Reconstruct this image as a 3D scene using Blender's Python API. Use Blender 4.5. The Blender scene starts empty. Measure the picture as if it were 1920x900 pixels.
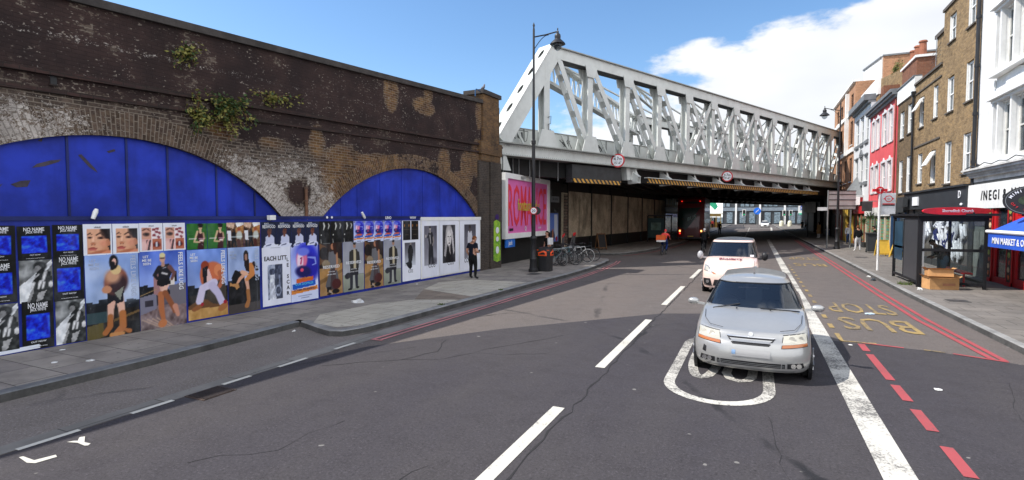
import bpy, bmesh, math, random
import numpy as np
from mathutils import Vector, Matrix
random.seed(7); np.random.seed(7)
S = bpy.context.scene
COL = S.collection
R = math.radians
# ------------------------------------------------------------------ camera
cam_d = bpy.data.cameras.new("camera"); cam = bpy.data.objects.new("camera", cam_d); COL.objects.link(cam)
cam_d.sensor_width = 36.0; cam_d.lens = 36.0 * 990 / 1920.0
cam_d.clip_start = 0.1; cam_d.clip_end = 3000
cam.location = (0, 0, 2.5)
cam.rotation_euler = (R(90 - 2.603), 0, R(24.709))
S.camera = cam
# ------------------------------------------------------------------ exposure
S.view_settings.view_transform = 'Standard'; S.view_settings.look = 'None'
S.view_settings.gamma = 1.0; S.view_settings.exposure = 1.0
S.view_settings.use_curve_mapping = False
# ------------------------------------------------------------------ sun and sky
SUN_AZ = 65.0; SUN_EL = 50.0          # heading the light travels to (clockwise from +Y), height
sd = bpy.data.lights.new("sun", 'SUN'); sd.energy = 3.2; sd.angle = R(0.5); sd.color = (1, 0.95, 0.88)
so = bpy.data.objects.new("sun", sd); COL.objects.link(so)
dv = Vector((math.sin(R(SUN_AZ)) * math.cos(R(SUN_EL)), math.cos(R(SUN_AZ)) * math.cos(R(SUN_EL)), -math.sin(R(SUN_EL))))
so.rotation_euler = dv.to_track_quat('-Z', 'Y').to_euler(); so.location = (-20, -10, 40)
W = bpy.data.worlds.new("World"); S.world = W; W.use_nodes = True
wn = W.node_tree.nodes; wl = W.node_tree.links; wn.clear()
out = wn.new('ShaderNodeOutputWorld'); bg = wn.new('ShaderNodeBackground'); bg.inputs[1].default_value = 0.085
sky = wn.new('ShaderNodeTexSky'); sky.sky_type = 'NISHITA'; sky.sun_disc = False
sky.sun_elevation = R(SUN_EL); sky.sun_rotation = R(SUN_AZ + 180); sky.air_density = 1.0; sky.dust_density = 0.4; sky.ozone_density = 2.2
tc = wn.new('ShaderNodeTexCoord')
def wmath(op, a, b=None, clamp=False):
    n = wn.new('ShaderNodeMath'); n.operation = op; n.use_clamp = clamp
    for i, v in enumerate((a, b)):
        if v is None: continue
        if isinstance(v, (int, float)): n.inputs[i].default_value = v
        else: wl.new(v, n.inputs[i])
    return n.outputs[0]
def wdot(vec):
    n = wn.new('ShaderNodeVectorMath'); n.operation = 'DOT_PRODUCT'; wl.new(tc.outputs['Generated'], n.inputs[0]); n.inputs[1].default_value = vec; return n.outputs['Value']
mp = wn.new('ShaderNodeMapping'); mp.inputs['Scale'].default_value = (1, 1, 2.4); wl.new(tc.outputs['Generated'], mp.inputs[0])
nz = wn.new('ShaderNodeTexNoise'); nz.inputs['Scale'].default_value = 4.2; nz.inputs['Detail'].default_value = 9; nz.inputs['Roughness'].default_value = 0.58; wl.new(mp.outputs[0], nz.inputs[0])
nz2 = wn.new('ShaderNodeTexNoise'); nz2.inputs['Scale'].default_value = 2.1; nz2.inputs['Detail'].default_value = 4; wl.new(mp.outputs[0], nz2.inputs[0])
CLOUD_N = (0.366, 0.2836, -0.8863)      # the bank of cloud lies below this slanting plane of directions
lo = wdot(CLOUD_N)
a1 = wmath('MULTIPLY', lo, 9.0)
a2 = wmath('MULTIPLY', wmath('SUBTRACT', nz.outputs[0], 0.5), 3.6)
cf = wmath('ADD', wmath('ADD', a1, a2), 0.1)
ss = wn.new('ShaderNodeMapRange'); ss.interpolation_type = 'SMOOTHSTEP'; wl.new(cf, ss.inputs[0]); ss.inputs[1].default_value = 0.0; ss.inputs[2].default_value = 0.42
cr = wn.new('ShaderNodeValToRGB'); wl.new(nz2.outputs[0], cr.inputs[0])
cr.color_ramp.elements[0].position = 0.35; cr.color_ramp.elements[0].color = (4.7, 4.95, 5.4, 1)
cr.color_ramp.elements[1].position = 0.55; cr.color_ramp.elements[1].color = (6.0, 6.15, 6.4, 1)
sat = wn.new('ShaderNodeHueSaturation'); sat.inputs['Saturation'].default_value = 1.15; sat.inputs['Value'].default_value = 1.2; wl.new(sky.outputs[0], sat.inputs['Color'])
mx = wn.new('ShaderNodeMix'); mx.data_type = 'RGBA'; wl.new(ss.outputs[0], mx.inputs[0]); wl.new(sat.outputs[0], mx.inputs[6]); wl.new(cr.outputs[0], mx.inputs[7])
# unseen bright cloud added behind and right of the road, for fill light
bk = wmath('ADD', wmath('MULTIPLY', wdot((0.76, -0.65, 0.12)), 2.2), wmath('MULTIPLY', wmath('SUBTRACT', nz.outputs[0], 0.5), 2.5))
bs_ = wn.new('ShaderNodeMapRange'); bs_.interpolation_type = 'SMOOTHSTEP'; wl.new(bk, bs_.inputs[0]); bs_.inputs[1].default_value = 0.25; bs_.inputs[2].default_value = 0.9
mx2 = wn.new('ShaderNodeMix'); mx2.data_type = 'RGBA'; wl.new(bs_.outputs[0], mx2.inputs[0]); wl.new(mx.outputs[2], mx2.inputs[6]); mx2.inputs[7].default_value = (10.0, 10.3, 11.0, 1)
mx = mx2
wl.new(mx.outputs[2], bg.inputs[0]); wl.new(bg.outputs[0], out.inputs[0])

# ================================================================== helpers
def tag(o, label=None, cat=None, group=None, kind=None):
    if label: o['label'] = label
    if cat: o['category'] = cat
    if group: o['group'] = group
    if kind: o['kind'] = kind
    return o
def thing(name, label, cat, loc=(0, 0, 0), rz=0, group=None):
    o = bpy.data.objects.new(name, None); COL.objects.link(o); o.location = loc; o.rotation_euler = (0, 0, rz)
    o.empty_display_size = 0.2
    return tag(o, label, cat, group)
def s2l(c):
    return tuple(((x / 12.92) if x <= .04045 else ((x + .055) / 1.055) ** 2.4) for x in c)
def hx(h):
    return s2l(tuple(int(h[i:i + 2], 16) / 255 for i in (0, 2, 4)))
MATS = {}
def nt(m):
    m.use_nodes = True; n = m.node_tree.nodes; n.clear(); return n, m.node_tree.links
class NB:
    def __init__(s, name):
        s.m = bpy.data.materials.new(name); s.n, s.l = nt(s.m)
        s.out = s.n.new('ShaderNodeOutputMaterial'); s.p = s.n.new('ShaderNodeBsdfPrincipled'); s.l.new(s.p.outputs[0], s.out.inputs[0])
        s.geo = s.n.new('ShaderNodeNewGeometry'); s.tc = s.n.new('ShaderNodeTexCoord')
    def set(s, i, v):
        if hasattr(v, 'is_linked') or hasattr(v, 'links'): s.l.new(v, s.p.inputs[i])
        else: s.p.inputs[i].default_value = v
    def link(s, v, sock):
        if isinstance(v, bpy.types.NodeSocket): s.l.new(v, sock)
        else:
            if isinstance(v, tuple) and len(v) == 3 and sock.type == 'RGBA': v = v + (1,)
            sock.default_value = v
    def math(s, op, a, b=0.0, clamp=False):
        n = s.n.new('ShaderNodeMath'); n.operation = op; n.use_clamp = clamp; s.link(a, n.inputs[0]); s.link(b, n.inputs[1]); return n.outputs[0]
    def noise(s, scale, detail=4, rough=.55, vec=None, stretch=None, dist=0):
        v = vec if vec is not None else s.geo.outputs['Position']
        if stretch:
            mpn = s.n.new('ShaderNodeMapping'); mpn.inputs['Scale'].default_value = stretch; s.l.new(v, mpn.inputs[0]); v = mpn.outputs[0]
        n = s.n.new('ShaderNodeTexNoise'); n.inputs['Scale'].default_value = scale; n.inputs['Detail'].default_value = detail; n.inputs['Roughness'].default_value = rough; n.inputs['Distortion'].default_value = dist
        s.l.new(v, n.inputs[0]); return n.outputs[0]
    def step(s, v, a, b, lo=0.0, hi=1.0):
        n = s.n.new('ShaderNodeMapRange'); n.interpolation_type = 'SMOOTHSTEP'; s.link(v, n.inputs[0])
        n.inputs[1].default_value = a; n.inputs[2].default_value = b; n.inputs[3].default_value = lo; n.inputs[4].default_value = hi; return n.outputs[0]
    def mix(s, f, a, b, mode='MIX'):
        n = s.n.new('ShaderNodeMix'); n.data_type = 'RGBA'; n.blend_type = mode; s.link(f, n.inputs[0]); s.link(a, n.inputs[6]); s.link(b, n.inputs[7]); return n.outputs[2]
    def bump(s, h, strength=.3, dist=.01):
        n = s.n.new('ShaderNodeBump'); n.inputs['Strength'].default_value = strength; n.inputs['Distance'].default_value = dist; s.link(h, n.inputs['Height']); s.l.new(n.outputs[0], s.p.inputs['Normal'])
def M(name, col, rough=.7, metal=0.0, var=.25, scale=2.5, bump=0.0, bscale=40, spec=.4, coat=0.0, emit=0.0, dirt=0.0):
    """plain procedural material: base colour broken up by two noises"""
    if name in MATS: return MATS[name]
    b = NB(name)
    if isinstance(col, str): col = hx(col)
    n1 = b.noise(scale, 5); n2 = b.noise(scale * 9, 3)
    f = b.math('ADD', b.math('MULTIPLY', n1, .7), b.math('MULTIPLY', n2, .3))
    k = b.step(f, .3, .7, 1 - var, 1 + var * .6)
    c = b.mix(1.0, col, b.mix(0.0, k, k), 'MULTIPLY')
    if dirt:
        dn = b.step(b.noise(1.3, 7, .65, stretch=(1, 1, .35)), .5, .68)
        c = b.mix(b.math('MULTIPLY', dn, dirt), c, tuple(x * .35 for x in col))
    b.set('Base Color', c); b.set('Roughness', rough); b.set('Metallic', metal); b.set('Specular IOR Level', spec)
    if coat: b.set('Coat Weight', coat); b.set('Coat Roughness', .05)
    if bump: b.bump(b.noise(bscale, 4), bump, .01)
    if emit: b.set('Emission Color', col + (1,)); b.set('Emission Strength', emit)
    MATS[name] = b.m; return b.m

SPLITN = dict(posts='post', rails='rail', mullions='mullion', batten='batten', gusset='gusset_plate', cover_strip='cover_strip', glass='glass_panel', hanger_rods='hanger_rod', white_piers='white_pier', pilaster='pilaster', washer_jets='washer_jet', door_panels='door_panel', white_band='stone_band', hoop='hoop', foot_plate='foot_plate', shop_glass='glass_panel', red_frame='frame_bar', roof_aerial='aerial_bar', string_course='string_course', string_band='string_band', bracket_plates='plate', white_surround='surround_piece', window_surround='surround_piece', window_trim='trim_piece', intake_bars='intake_bar', side_windows='side_window', wheel='wheel', projecting_lights='light', collar='collar', steel_column='steel_column', fender_box='fender_box', bearing_bracket='bracket_plate', leg='leg', loose_cables='cable', stay_plate='stay_plate', fog_lamp='fog_lamp')
class MB:
    def __init__(s): s.v = []; s.f = []; s.mi = []; s.cur = 0
    def add(s, vs, fs):
        o = len(s.v); s.v += [tuple(v) for v in vs]; s.f += [tuple(i + o for i in f) for f in fs]; s.mi += [s.cur] * len(fs); return s
    def mat(s, i): s.cur = i; return s
    def quad(s, a, b, c, d): return s.add([a, b, c, d], [(0, 1, 2, 3)])
    def box(s, x0, x1, y0, y1, z0, z1):
        vs = [(x, y, z) for x in (x0, x1) for y in (y0, y1) for z in (z0, z1)]
        return s.add(vs, [(0, 1, 3, 2), (4, 6, 7, 5), (0, 4, 5, 1), (2, 3, 7, 6), (0, 2, 6, 4), (1, 5, 7, 3)])
    def beam(s, p, q, w, h, up=(0, 0, 1)):
        p = Vector(p); q = Vector(q); d = (q - p).normalized(); u = Vector(up); sd_ = d.cross(u)
        if sd_.length < 1e-4: sd_ = d.cross(Vector((1, 0, 0)))
        sd_.normalize(); u = sd_.cross(d).normalized(); a = sd_ * w / 2; b = u * h / 2
        vs = [p - a - b, p + a - b, p + a + b, p - a + b, q - a - b, q + a - b, q + a + b, q - a + b]
        return s.add(vs, [(0, 1, 2, 3), (4, 7, 6, 5), (0, 4, 5, 1), (1, 5, 6, 2), (2, 6, 7, 3), (3, 7, 4, 0)])
    def tube(s, pts, r, n=8, cap=True):
        pts = [Vector(p) for p in pts]; rs = r if isinstance(r, (list, tuple)) else [r] * len(pts)
        rings = []; vs = []; fs = []
        ref = None
        for i, p in enumerate(pts):
            d = (pts[min(i + 1, len(pts) - 1)] - pts[max(i - 1, 0)]).normalized()
            if ref is None:
                ref = d.cross(Vector((0, 0, 1)))
                if ref.length < .1: ref = d.cross(Vector((1, 0, 0)))
            ref = (ref - d * ref.dot(d)).normalized(); b_ = d.cross(ref)
            for k in range(n):
                a = 2 * math.pi * k / n; vs.append(p + (ref * math.cos(a) + b_ * math.sin(a)) * rs[i])
        for i in range(len(pts) - 1):
            for k in range(n): fs.append((i * n + k, i * n + (k + 1) % n, (i + 1) * n + (k + 1) % n, (i + 1) * n + k))
        if cap: fs.append(tuple(range(n - 1, -1, -1))); fs.append(tuple((len(pts) - 1) * n + k for k in range(n)))
        return s.add(vs, fs)
    def lathe(s, prof, c=(0, 0, 0), n=16):
        vs = []; fs = []
        for r, z in prof:
            for k in range(n):
                a = 2 * math.pi * k / n; vs.append((c[0] + r * math.cos(a), c[1] + r * math.sin(a), c[2] + z))
        for i in range(len(prof) - 1):
            for k in range(n): fs.append((i * n + k, i * n + (k + 1) % n, (i + 1) * n + (k + 1) % n, (i + 1) * n + k))
        fs.append(tuple(range(n - 1, -1, -1))); fs.append(tuple((len(prof) - 1) * n + k for k in range(n)))
        return s.add(vs, fs)
    def disc(s, c, r, axis, n=24, th=.02, ry=None, ref=None):
        """short cylinder centred at c along axis"""
        ax = Vector(axis).normalized(); u = (Vector(ref) if ref else Vector((0, 0, 1))); u = (u - ax * u.dot(ax)).normalized(); w = ax.cross(u); c = Vector(c); ry = ry or r
        vs = []
        for t in (-th / 2, th / 2):
            for k in range(n):
                a = 2 * math.pi * k / n; vs.append(c + ax * t + w * r * math.cos(a) + u * ry * math.sin(a))
        fs = [tuple(range(n - 1, -1, -1)), tuple(range(n, 2 * n))] + [(k, (k + 1) % n, n + (k + 1) % n, n + k) for k in range(n)]
        return s.add(vs, fs)
    def torus(s, c, Rr, r, axis, n=28, m=6):
        ax = Vector(axis).normalized(); u = Vector((0, 0, 1)); u = (u - ax * u.dot(ax))
        if u.length < .1: u = Vector((1, 0, 0)) - ax * ax.x
        u.normalize(); w = ax.cross(u); c = Vector(c); vs = []; fs = []
        for i in range(n):
            a = 2 * math.pi * i / n; d = w * math.cos(a) + u * math.sin(a)
            for j in range(m):
                b_ = 2 * math.pi * j / m; vs.append(c + d * (Rr + r * math.cos(b_)) + ax * r * math.sin(b_))
        for i in range(n):
            for j in range(m): fs.append((i * m + j, ((i + 1) % n) * m + j, ((i + 1) % n) * m + (j + 1) % m, i * m + (j + 1) % m))
        return s.add(vs, fs)
    def ell(s, c, r, n=12, m=8, rot=None):
        vs = []; fs = []; c = Vector(c)
        for i in range(m + 1):
            ph = math.pi * i / m
            for k in range(n):
                a = 2 * math.pi * k / n; p = Vector((r[0] * math.sin(ph) * math.cos(a), r[1] * math.sin(ph) * math.sin(a), r[2] * math.cos(ph)))
                if rot: p = rot @ p
                vs.append(c + p)
        for i in range(m):
            for k in range(n): fs.append((i * n + k, (i + 1) * n + k, (i + 1) * n + (k + 1) % n, i * n + (k + 1) % n))
        return s.add(vs, fs)
    def prism(s, poly, o, ax, ay, th):
        """2-d polygon in the frame (ax, ay) at o, thickened by th along ax x ay"""
        o = Vector(o); ax = Vector(ax).normalized(); ay = Vector(ay).normalized(); nrm = ax.cross(ay); n = len(poly)
        vs = [o + ax * x + ay * y for x, y in poly] + [o + ax * x + ay * y + nrm * th for x, y in poly]
        fs = [tuple(range(n - 1, -1, -1)), tuple(range(n, 2 * n))] + [(k, (k + 1) % n, n + (k + 1) % n, n + k) for k in range(n)]
        return s.add(vs, fs)
    def text(s, txt, o, ax, ay, size, sx=1.0, th=.004, align='CENTER', bold=0.0, fit=None):
        vs, fs, w = text_geo(txt, bold)
        if fit: sx = fit / (w * size) if w else 1
        off = {'CENTER': -w / 2, 'LEFT': 0, 'RIGHT': -w}[align]
        o = Vector(o); ax = Vector(ax).normalized(); ay = Vector(ay).normalized(); nrm = ax.cross(ay)
        return s.add([o + ax * (x + off) * size * sx + ay * y * size + nrm * (z + .5) * th for x, y, z in vs], fs)
    def build(s, name, mats, parent=None, smooth=None, label=None, world=True, kind=None):
        if name in SPLITN:          # loose pieces of these become parts of their own
            name = SPLITN[name]; up_ = list(range(len(s.v)))
            def fd(i):
                while up_[i] != i: up_[i] = up_[up_[i]]; i = up_[i]
                return i
            for f in s.f:
                for i in f[1:]: up_[fd(i)] = fd(f[0])
            grp = {}
            for f, m_ in zip(s.f, s.mi): grp.setdefault(fd(f[0]), []).append((f, m_))
            if len(grp) > 1:
                for fl_ in grp.values():
                    ids = sorted({i for f, _ in fl_ for i in f}); mp_ = {i: k for k, i in enumerate(ids)}; q = MB(); q.v = [s.v[i] for i in ids]; q.f = [tuple(mp_[i] for i in f) for f, _ in fl_]; q.mi = [m_ for _, m_ in fl_]; r_ = q.build(name, mats, parent, smooth, label, world, kind)
                return r_
        me = bpy.data.meshes.new(name)
        vs = s.v
        if parent is not None and world:
            off = Vector(parent['_w']) if '_w' in parent else parent.location
            inv = None
            if parent.rotation_euler.z and '_w' not in parent: inv = Matrix.Rotation(-parent.rotation_euler.z, 3, 'Z')
            vs = [Vector(v) - off for v in vs]
            if inv: vs = [inv @ v for v in vs]
        me.from_pydata([tuple(v) for v in vs], [], s.f)
        if not isinstance(mats, (list, tuple)): mats = [mats]
        for m in mats: me.materials.append(m)
        if len(mats) > 1: me.polygons.foreach_set('material_index', s.mi)
        bm = bmesh.new(); bm.from_mesh(me); bmesh.ops.recalc_face_normals(bm, faces=bm.faces); bm.to_mesh(me); bm.free()
        if smooth is not None:
            me.polygons.foreach_set('use_smooth', [True] * len(me.polygons)); me.set_sharp_from_angle(angle=R(smooth))
        me.update()
        o = bpy.data.objects.new(name, me); COL.objects.link(o)
        if parent is not None:
            o.parent = parent
            if parent.type == 'MESH' and not world: pass
        tag(o, label, kind=kind)
        return o
def sub(mb, name, mats, parent, smooth=None, label=None):
    """sub-part of a mesh part that sits at its thing's origin: same local frame"""
    root = parent.parent
    me_o = mb.build(name, mats, root, smooth, label); me_o.parent = parent
    return me_o
_TG = {}
def text_geo(t, bold=0.0):
    k = (t, bold)
    if k in _TG: return _TG[k]
    cu = bpy.data.curves.new('t', 'FONT'); cu.body = t; cu.size = 1.0; cu.extrude = .5; cu.offset = bold; cu.resolution_u = 2
    ob = bpy.data.objects.new('t', cu); COL.objects.link(ob); bpy.context.view_layer.update()
    dg = bpy.context.evaluated_depsgraph_get(); me = bpy.data.meshes.new_from_object(ob.evaluated_get(dg))
    vs = [tuple(v.co) for v in me.vertices]; fs = [tuple(p.vertices) for p in me.polygons]
    bpy.data.objects.remove(ob); bpy.data.curves.remove(cu); bpy.data.meshes.remove(me)
    x0 = min([v[0] for v in vs] or [0]); vs = [(x - x0, y, z) for x, y, z in vs]; w = max([v[0] for v in vs] or [0])
    _TG[k] = (vs, fs, w); return _TG[k]
def copy_thing(o, loc, rz=None, label=None, group=None, scale=None):
    c = o.copy(); COL.objects.link(c); c.location = loc
    if rz is not None: c.rotation_euler = (0, 0, rz)
    if scale: c.scale = scale
    tag(c, label, group=group)
    for ch in list(o.children):
        d = ch.copy(); COL.objects.link(d); d.parent = c
        for g in list(ch.children):
            e = g.copy(); COL.objects.link(e); e.parent = d
    return c

# ================================================================== materials
def brick_mat(name, c1, c2, mortar, scale=1.0, dirt=.35, use_attr=False, paint=None, mortar_size=.012):
    b = NB(name)
    sp = b.n.new('ShaderNodeSeparateXYZ'); b.l.new(b.geo.outputs['Position'], sp.inputs[0])
    cb = b.n.new('ShaderNodeCombineXYZ'); b.l.new(b.math('ADD', sp.outputs[0], sp.outputs[1]), cb.inputs[0]); b.l.new(sp.outputs[2], cb.inputs[1])
    br = b.n.new('ShaderNodeTexBrick'); b.l.new(cb.outputs[0], br.inputs[0])
    br.inputs['Color1'].default_value = c1 + (1,); br.inputs['Color2'].default_value = c2 + (1,); br.inputs['Mortar'].default_value = mortar + (1,)
    br.inputs['Scale'].default_value = scale; br.inputs['Brick Width'].default_value = .225; br.inputs['Row Height'].default_value = .075; br.inputs['Mortar Size'].default_value = mortar_size; br.inputs['Mortar Smooth'].default_value = .3; br.inputs['Bias'].default_value = 0
    n1 = b.noise(.9, 8, .65, stretch=(1, 1, .6)); n2 = b.noise(9, 4); n3 = b.noise(3.2, 5, .7, stretch=(1, 1, 2))
    c = b.mix(b.step(n2, .3, .7, 0, .45), br.outputs[0], tuple(x * .5 for x in c1)); c = b.mix(b.step(n3, .5, .66, 0, .7), c, c1); c = b.mix(b.step(n3, .46, .34, 0, .55), c, tuple(x * .55 for x in c2))
    c = b.mix(b.step(n1, .45, .7, 0, dirt), c, (.03, .026, .022))
    if paint: c = b.mix(paint[1], c, paint[0])
    b.set('Base Color', c); b.set('Roughness', .9); b.set('Specular IOR Level', .2)
    b.bump(b.math('SUBTRACT', b.math('MULTIPLY', n2, .5), br.outputs[1]), .5, .012)
    MATS[name] = b.m; return b.m
def viaduct_mat(name, ring=False):
    """old painted brick; vertex masks R = brown paint, G = pale limewash, B = bare ochre brick"""
    b = NB(name)
    at = b.n.new('ShaderNodeAttribute'); at.attribute_name = 'mask'
    sp = b.n.new('ShaderNodeSeparateColor'); b.l.new(at.outputs['Color'], sp.inputs[0])
    br = b.n.new('ShaderNodeTexBrick')
    if ring:
        uv = b.n.new('ShaderNodeUVMap'); b.l.new(uv.outputs[0], br.inputs[0])
    else:
        px = b.n.new('ShaderNodeSeparateXYZ'); b.l.new(b.geo.outputs['Position'], px.inputs[0])
        cb = b.n.new('ShaderNodeCombineXYZ'); b.l.new(px.outputs[1], cb.inputs[0]); b.l.new(px.outputs[2], cb.inputs[1]); b.l.new(cb.outputs[0], br.inputs[0])
    br.inputs['Color1'].default_value = (1, 1, 1, 1); br.inputs['Color2'].default_value = (.45, .45, .45, 1); br.inputs['Mortar'].default_value = (.75, .75, .75, 1)
    br.inputs['Scale'].default_value = 1; br.inputs['Brick Width'].default_value = .235; br.inputs['Row Height'].default_value = .078; br.inputs['Mortar Size'].default_value = .011; br.inputs['Mortar Smooth'].default_value = .35
    fine = b.noise(7, 8, .72, stretch=(1, 1, 1.6)); big = b.noise(1.1, 7, .6); vfine = b.noise(38, 4, .7); mid = b.noise(3.2, 7, .68, stretch=(1, .8, 1.7))
    # bare brick
    ochre = b.mix(b.step(mid, .35, .65), (.27, .155, .06), (.13, .062, .032))
    grey = b.mix(b.step(fine, .35, .65), (.155, .12, .095), (.06, .046, .04))
    bare = b.mix(sp.outputs[2], grey, ochre)
    bare = b.mix(1.0, bare, br.outputs[0], 'MULTIPLY')
    mortar_pale = b.mix(b.math('MULTIPLY', br.outputs[1], .55), bare, (.30, .26, .21))
    # brown paint
    pm = b.math('ADD', sp.outputs[0], b.math('MULTIPLY', b.math('SUBTRACT', b.math('ADD', b.math('MULTIPLY', fine, .55), b.math('MULTIPLY', big, .45)), .5), 3.3))
    pmask = b.step(pm, .42, .56)
    pc = b.mix(b.step(big, .35, .65), (.056, .035, .031), (.032, .022, .021))
    pc = b.mix(b.math('MULTIPLY', br.outputs[1], .35), pc, (.028, .02, .02))
    c = b.mix(pmask, mortar_pale, pc)
    # limewash
    wm = b.math('ADD', sp.outputs[1], b.math('MULTIPLY', b.math('SUBTRACT', b.math('ADD', b.math('MULTIPLY', fine, .6), b.math('MULTIPLY', vfine, .4)), .5), 3.2))
    wmask = b.step(wm, .5, .68)
    wc = b.mix(b.step(mid, .3, .7), (.66, .62, .56), (.40, .37, .33))
    wc = b.mix(b.math('MULTIPLY', br.outputs[1], .6), wc, (.15, .135, .12))
    c = b.mix(b.math('MULTIPLY', wmask, .9), c, wc)
    # small pale flecks where the paint has blown off single bricks
    fk = b.step(b.noise(16, 3, .5, stretch=(1, .8, 1.5)), .62, .67); fk2 = b.step(b.noise(2.4, 5, .6), .44, .56)
    c = b.mix(b.math('MULTIPLY', b.math('MULTIPLY', fk, fk2), .75), c, (.34, .30, .25))
    # soot
    c = b.mix(b.step(b.noise(.8, 8, .7, stretch=(1, 1, .5)), .50, .72, 0, .45), c, (.016, .013, .013))
    c = b.mix(1.0, c, (.86, .84, .84), 'MULTIPLY')
    b.set('Base Color', c); b.set('Roughness', .9); b.set('Specular IOR Level', .2)
    b.bump(b.math('ADD', b.math('MULTIPLY', b.math('SUBTRACT', 1, br.outputs[1]), .6), b.math('MULTIPLY', fine, .6)), .6, .015)
    MATS[name] = b.m; return b.m
def asphalt(name, base, warm, crack=.5, worn=None):
    b = NB(name)
    sp_ = b.noise(70, 3, .8); sp2 = b.noise(22, 4, .7); big = b.noise(.35, 5, .6, stretch=(1.6, .5, 1)); md = b.noise(2.2, 6, .65)
    c = b.mix(b.step(big, .35, .65), base, warm)
    c = b.mix(b.step(md, .45, .75, 0, .35), c, tuple(x * .62 for x in base))
    gr_ = b.noise(32, 5, .85)
    c = b.mix(b.step(gr_, .53, .68, 0, .75), c, tuple(min(1, x * 2.3) for x in base))
    c = b.mix(b.step(gr_, .47, .34, 0, .8), c, tuple(x * .35 for x in base))
    c = b.mix(b.step(b.noise(7, 5, .75), .55, .75, 0, .3), c, tuple(x * .5 for x in base))
    c = b.mix(b.step(b.noise(5.5, 1, .4), .78, .80, 0, .6), c, (.25, .24, .22))
    c = b.mix(b.step(sp2, .55, .8, 0, .3), c, tuple(x * .5 for x in base))
    v = b.n.new('ShaderNodeTexVoronoi'); v.feature = 'DISTANCE_TO_EDGE'; v.inputs['Scale'].default_value = .22
    mp_ = b.n.new('ShaderNodeMapping'); b.l.new(b.geo.outputs['Position'], mp_.inputs[0]); mp_.inputs['Scale'].default_value = (1, .8, 1)
    dn = b.n.new('ShaderNodeTexNoise'); dn.inputs['Scale'].default_value = 1.3; dn.inputs['Detail'].default_value = 8; dn.inputs['Roughness'].default_value = .7; b.l.new(mp_.outputs[0], dn.inputs[0])
    ad = b.n.new('ShaderNodeMix'); ad.data_type = 'VECTOR'; ad.inputs[0].default_value = .28; b.l.new(mp_.outputs[0], ad.inputs[4]); b.l.new(dn.outputs[1], ad.inputs[5]); b.l.new(ad.outputs[1], v.inputs[0])
    ck = b.math('MULTIPLY', b.step(v.outputs[0], .012, .002), b.step(b.noise(.5, 3), .46, .62))
    c = b.mix(b.math('MULTIPLY', ck, crack), c, (.012, .012, .014))
    b.set('Base Color', c); b.set('Roughness', b.step(md, .3, .7, .78, .92)); b.set('Specular IOR Level', .3)
    b.bump(b.math('ADD', sp_, b.math('MULTIPLY', ck, -2.0)), .55, .008)
    MATS[name] = b.m; return b.m
def paving(name, tones, joint=(.05, .045, .04), w=.9, h=.6, off=.5, wear=.4):
    b = NB(name)
    br = b.n.new('ShaderNodeTexBrick'); b.l.new(b.geo.outputs['Position'], br.inputs[0])
    br.inputs['Color1'].default_value = tones[0] + (1,); br.inputs['Color2'].default_value = tones[1] + (1,); br.inputs['Mortar'].default_value = joint + (1,)
    br.inputs['Scale'].default_value = 1; br.inputs['Brick Width'].default_value = w; br.inputs['Row Height'].default_value = h; br.inputs['Mortar Size'].default_value = .009; br.inputs['Mortar Smooth'].default_value = .2; br.offset = off
    n = b.noise(1.2, 8, .66); f = b.noise(45, 3, .7)
    c = b.mix(b.step(n, .35, .68, 0, wear), br.outputs[0], tuple(x * .42 for x in tones[1]))
    c = b.mix(b.step(f, .5, .75, 0, .35), c, tuple(x * .6 for x in tones[0]))
    sp_ = b.step(b.noise(11, 2, .4), .70, .74)
    c = b.mix(b.math('MULTIPLY', sp_, .5), c, (.035, .032, .03))
    b.set('Base Color', c); b.set('Roughness', .88); b.set('Specular IOR Level', .3); b.bump(b.math('SUBTRACT', f, b.math('MULTIPLY', br.outputs[1], 1.5)), .4, .008)
    MATS[name] = b.m; return b.m
def roadpaint(name, col, under=(.07, .065, .07), wear=.5):
    b = NB(name)
    n = b.noise(30, 6, .8); g = b.noise(1.1, 5, .6)
    k = b.math('ADD', b.math('MULTIPLY', n, .6), b.math('MULTIPLY', g, .4))
    c = b.mix(b.step(g, .3, .7, 0, .3), col, tuple(x * .6 for x in col))
    c = b.mix(b.step(k, .62 - wear * .2, .70 - wear * .16), c, under)
    b.set('Base Color', c); b.set('Roughness', .7); b.set('Specular IOR Level', .3); b.bump(n, .3, .004)
    MATS[name] = b.m; return b.m
def hoarding_blue(name, col, rust=0.0):
    b = NB(name)
    n = b.noise(.9, 6, .6); st = b.noise(3.0, 5, .6, stretch=(1, 1, .12)); sc = b.noise(1.7, 9, .75, dist=1.2)
    c = b.mix(b.step(n, .35, .65), tuple(min(1, x * 1.15 + .006) for x in col), tuple(x * .62 for x in col))
    c = b.mix(b.step(st, .45, .75, 0, .55), c, tuple(x * .5 for x in col))
    c = b.mix(b.math('MULTIPLY', b.step(sc, .67, .70), rust), c, (.04, .03, .03))
    b.set('Base Color', c); b.set('Roughness', .55); b.set('Specular IOR Level', .35); b.bump(n, .2, .02)
    MATS[name] = b.m; return b.m
def steel_paint(name, col, rust=.5):
    b = NB(name)
    n = b.noise(1.6, 8, .68); st = b.noise(5, 6, .7, stretch=(1, 1, .15)); f = b.noise(25, 4, .7)
    c = b.mix(b.step(n, .35, .7, 0, .35), col, tuple(x * .62 for x in col))
    c = b.mix(b.step(st, .56, .8, 0, .3), c, (.22, .20, .17))
    c = b.mix(b.math('MULTIPLY', b.step(b.math('MULTIPLY', n, f), .38, .45), rust), c, (.12, .07, .04))
    b.set('Base Color', c); b.set('Roughness', .5); b.set('Specular IOR Level', .4); b.bump(f, .15, .01)
    MATS[name] = b.m; return b.m
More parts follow.
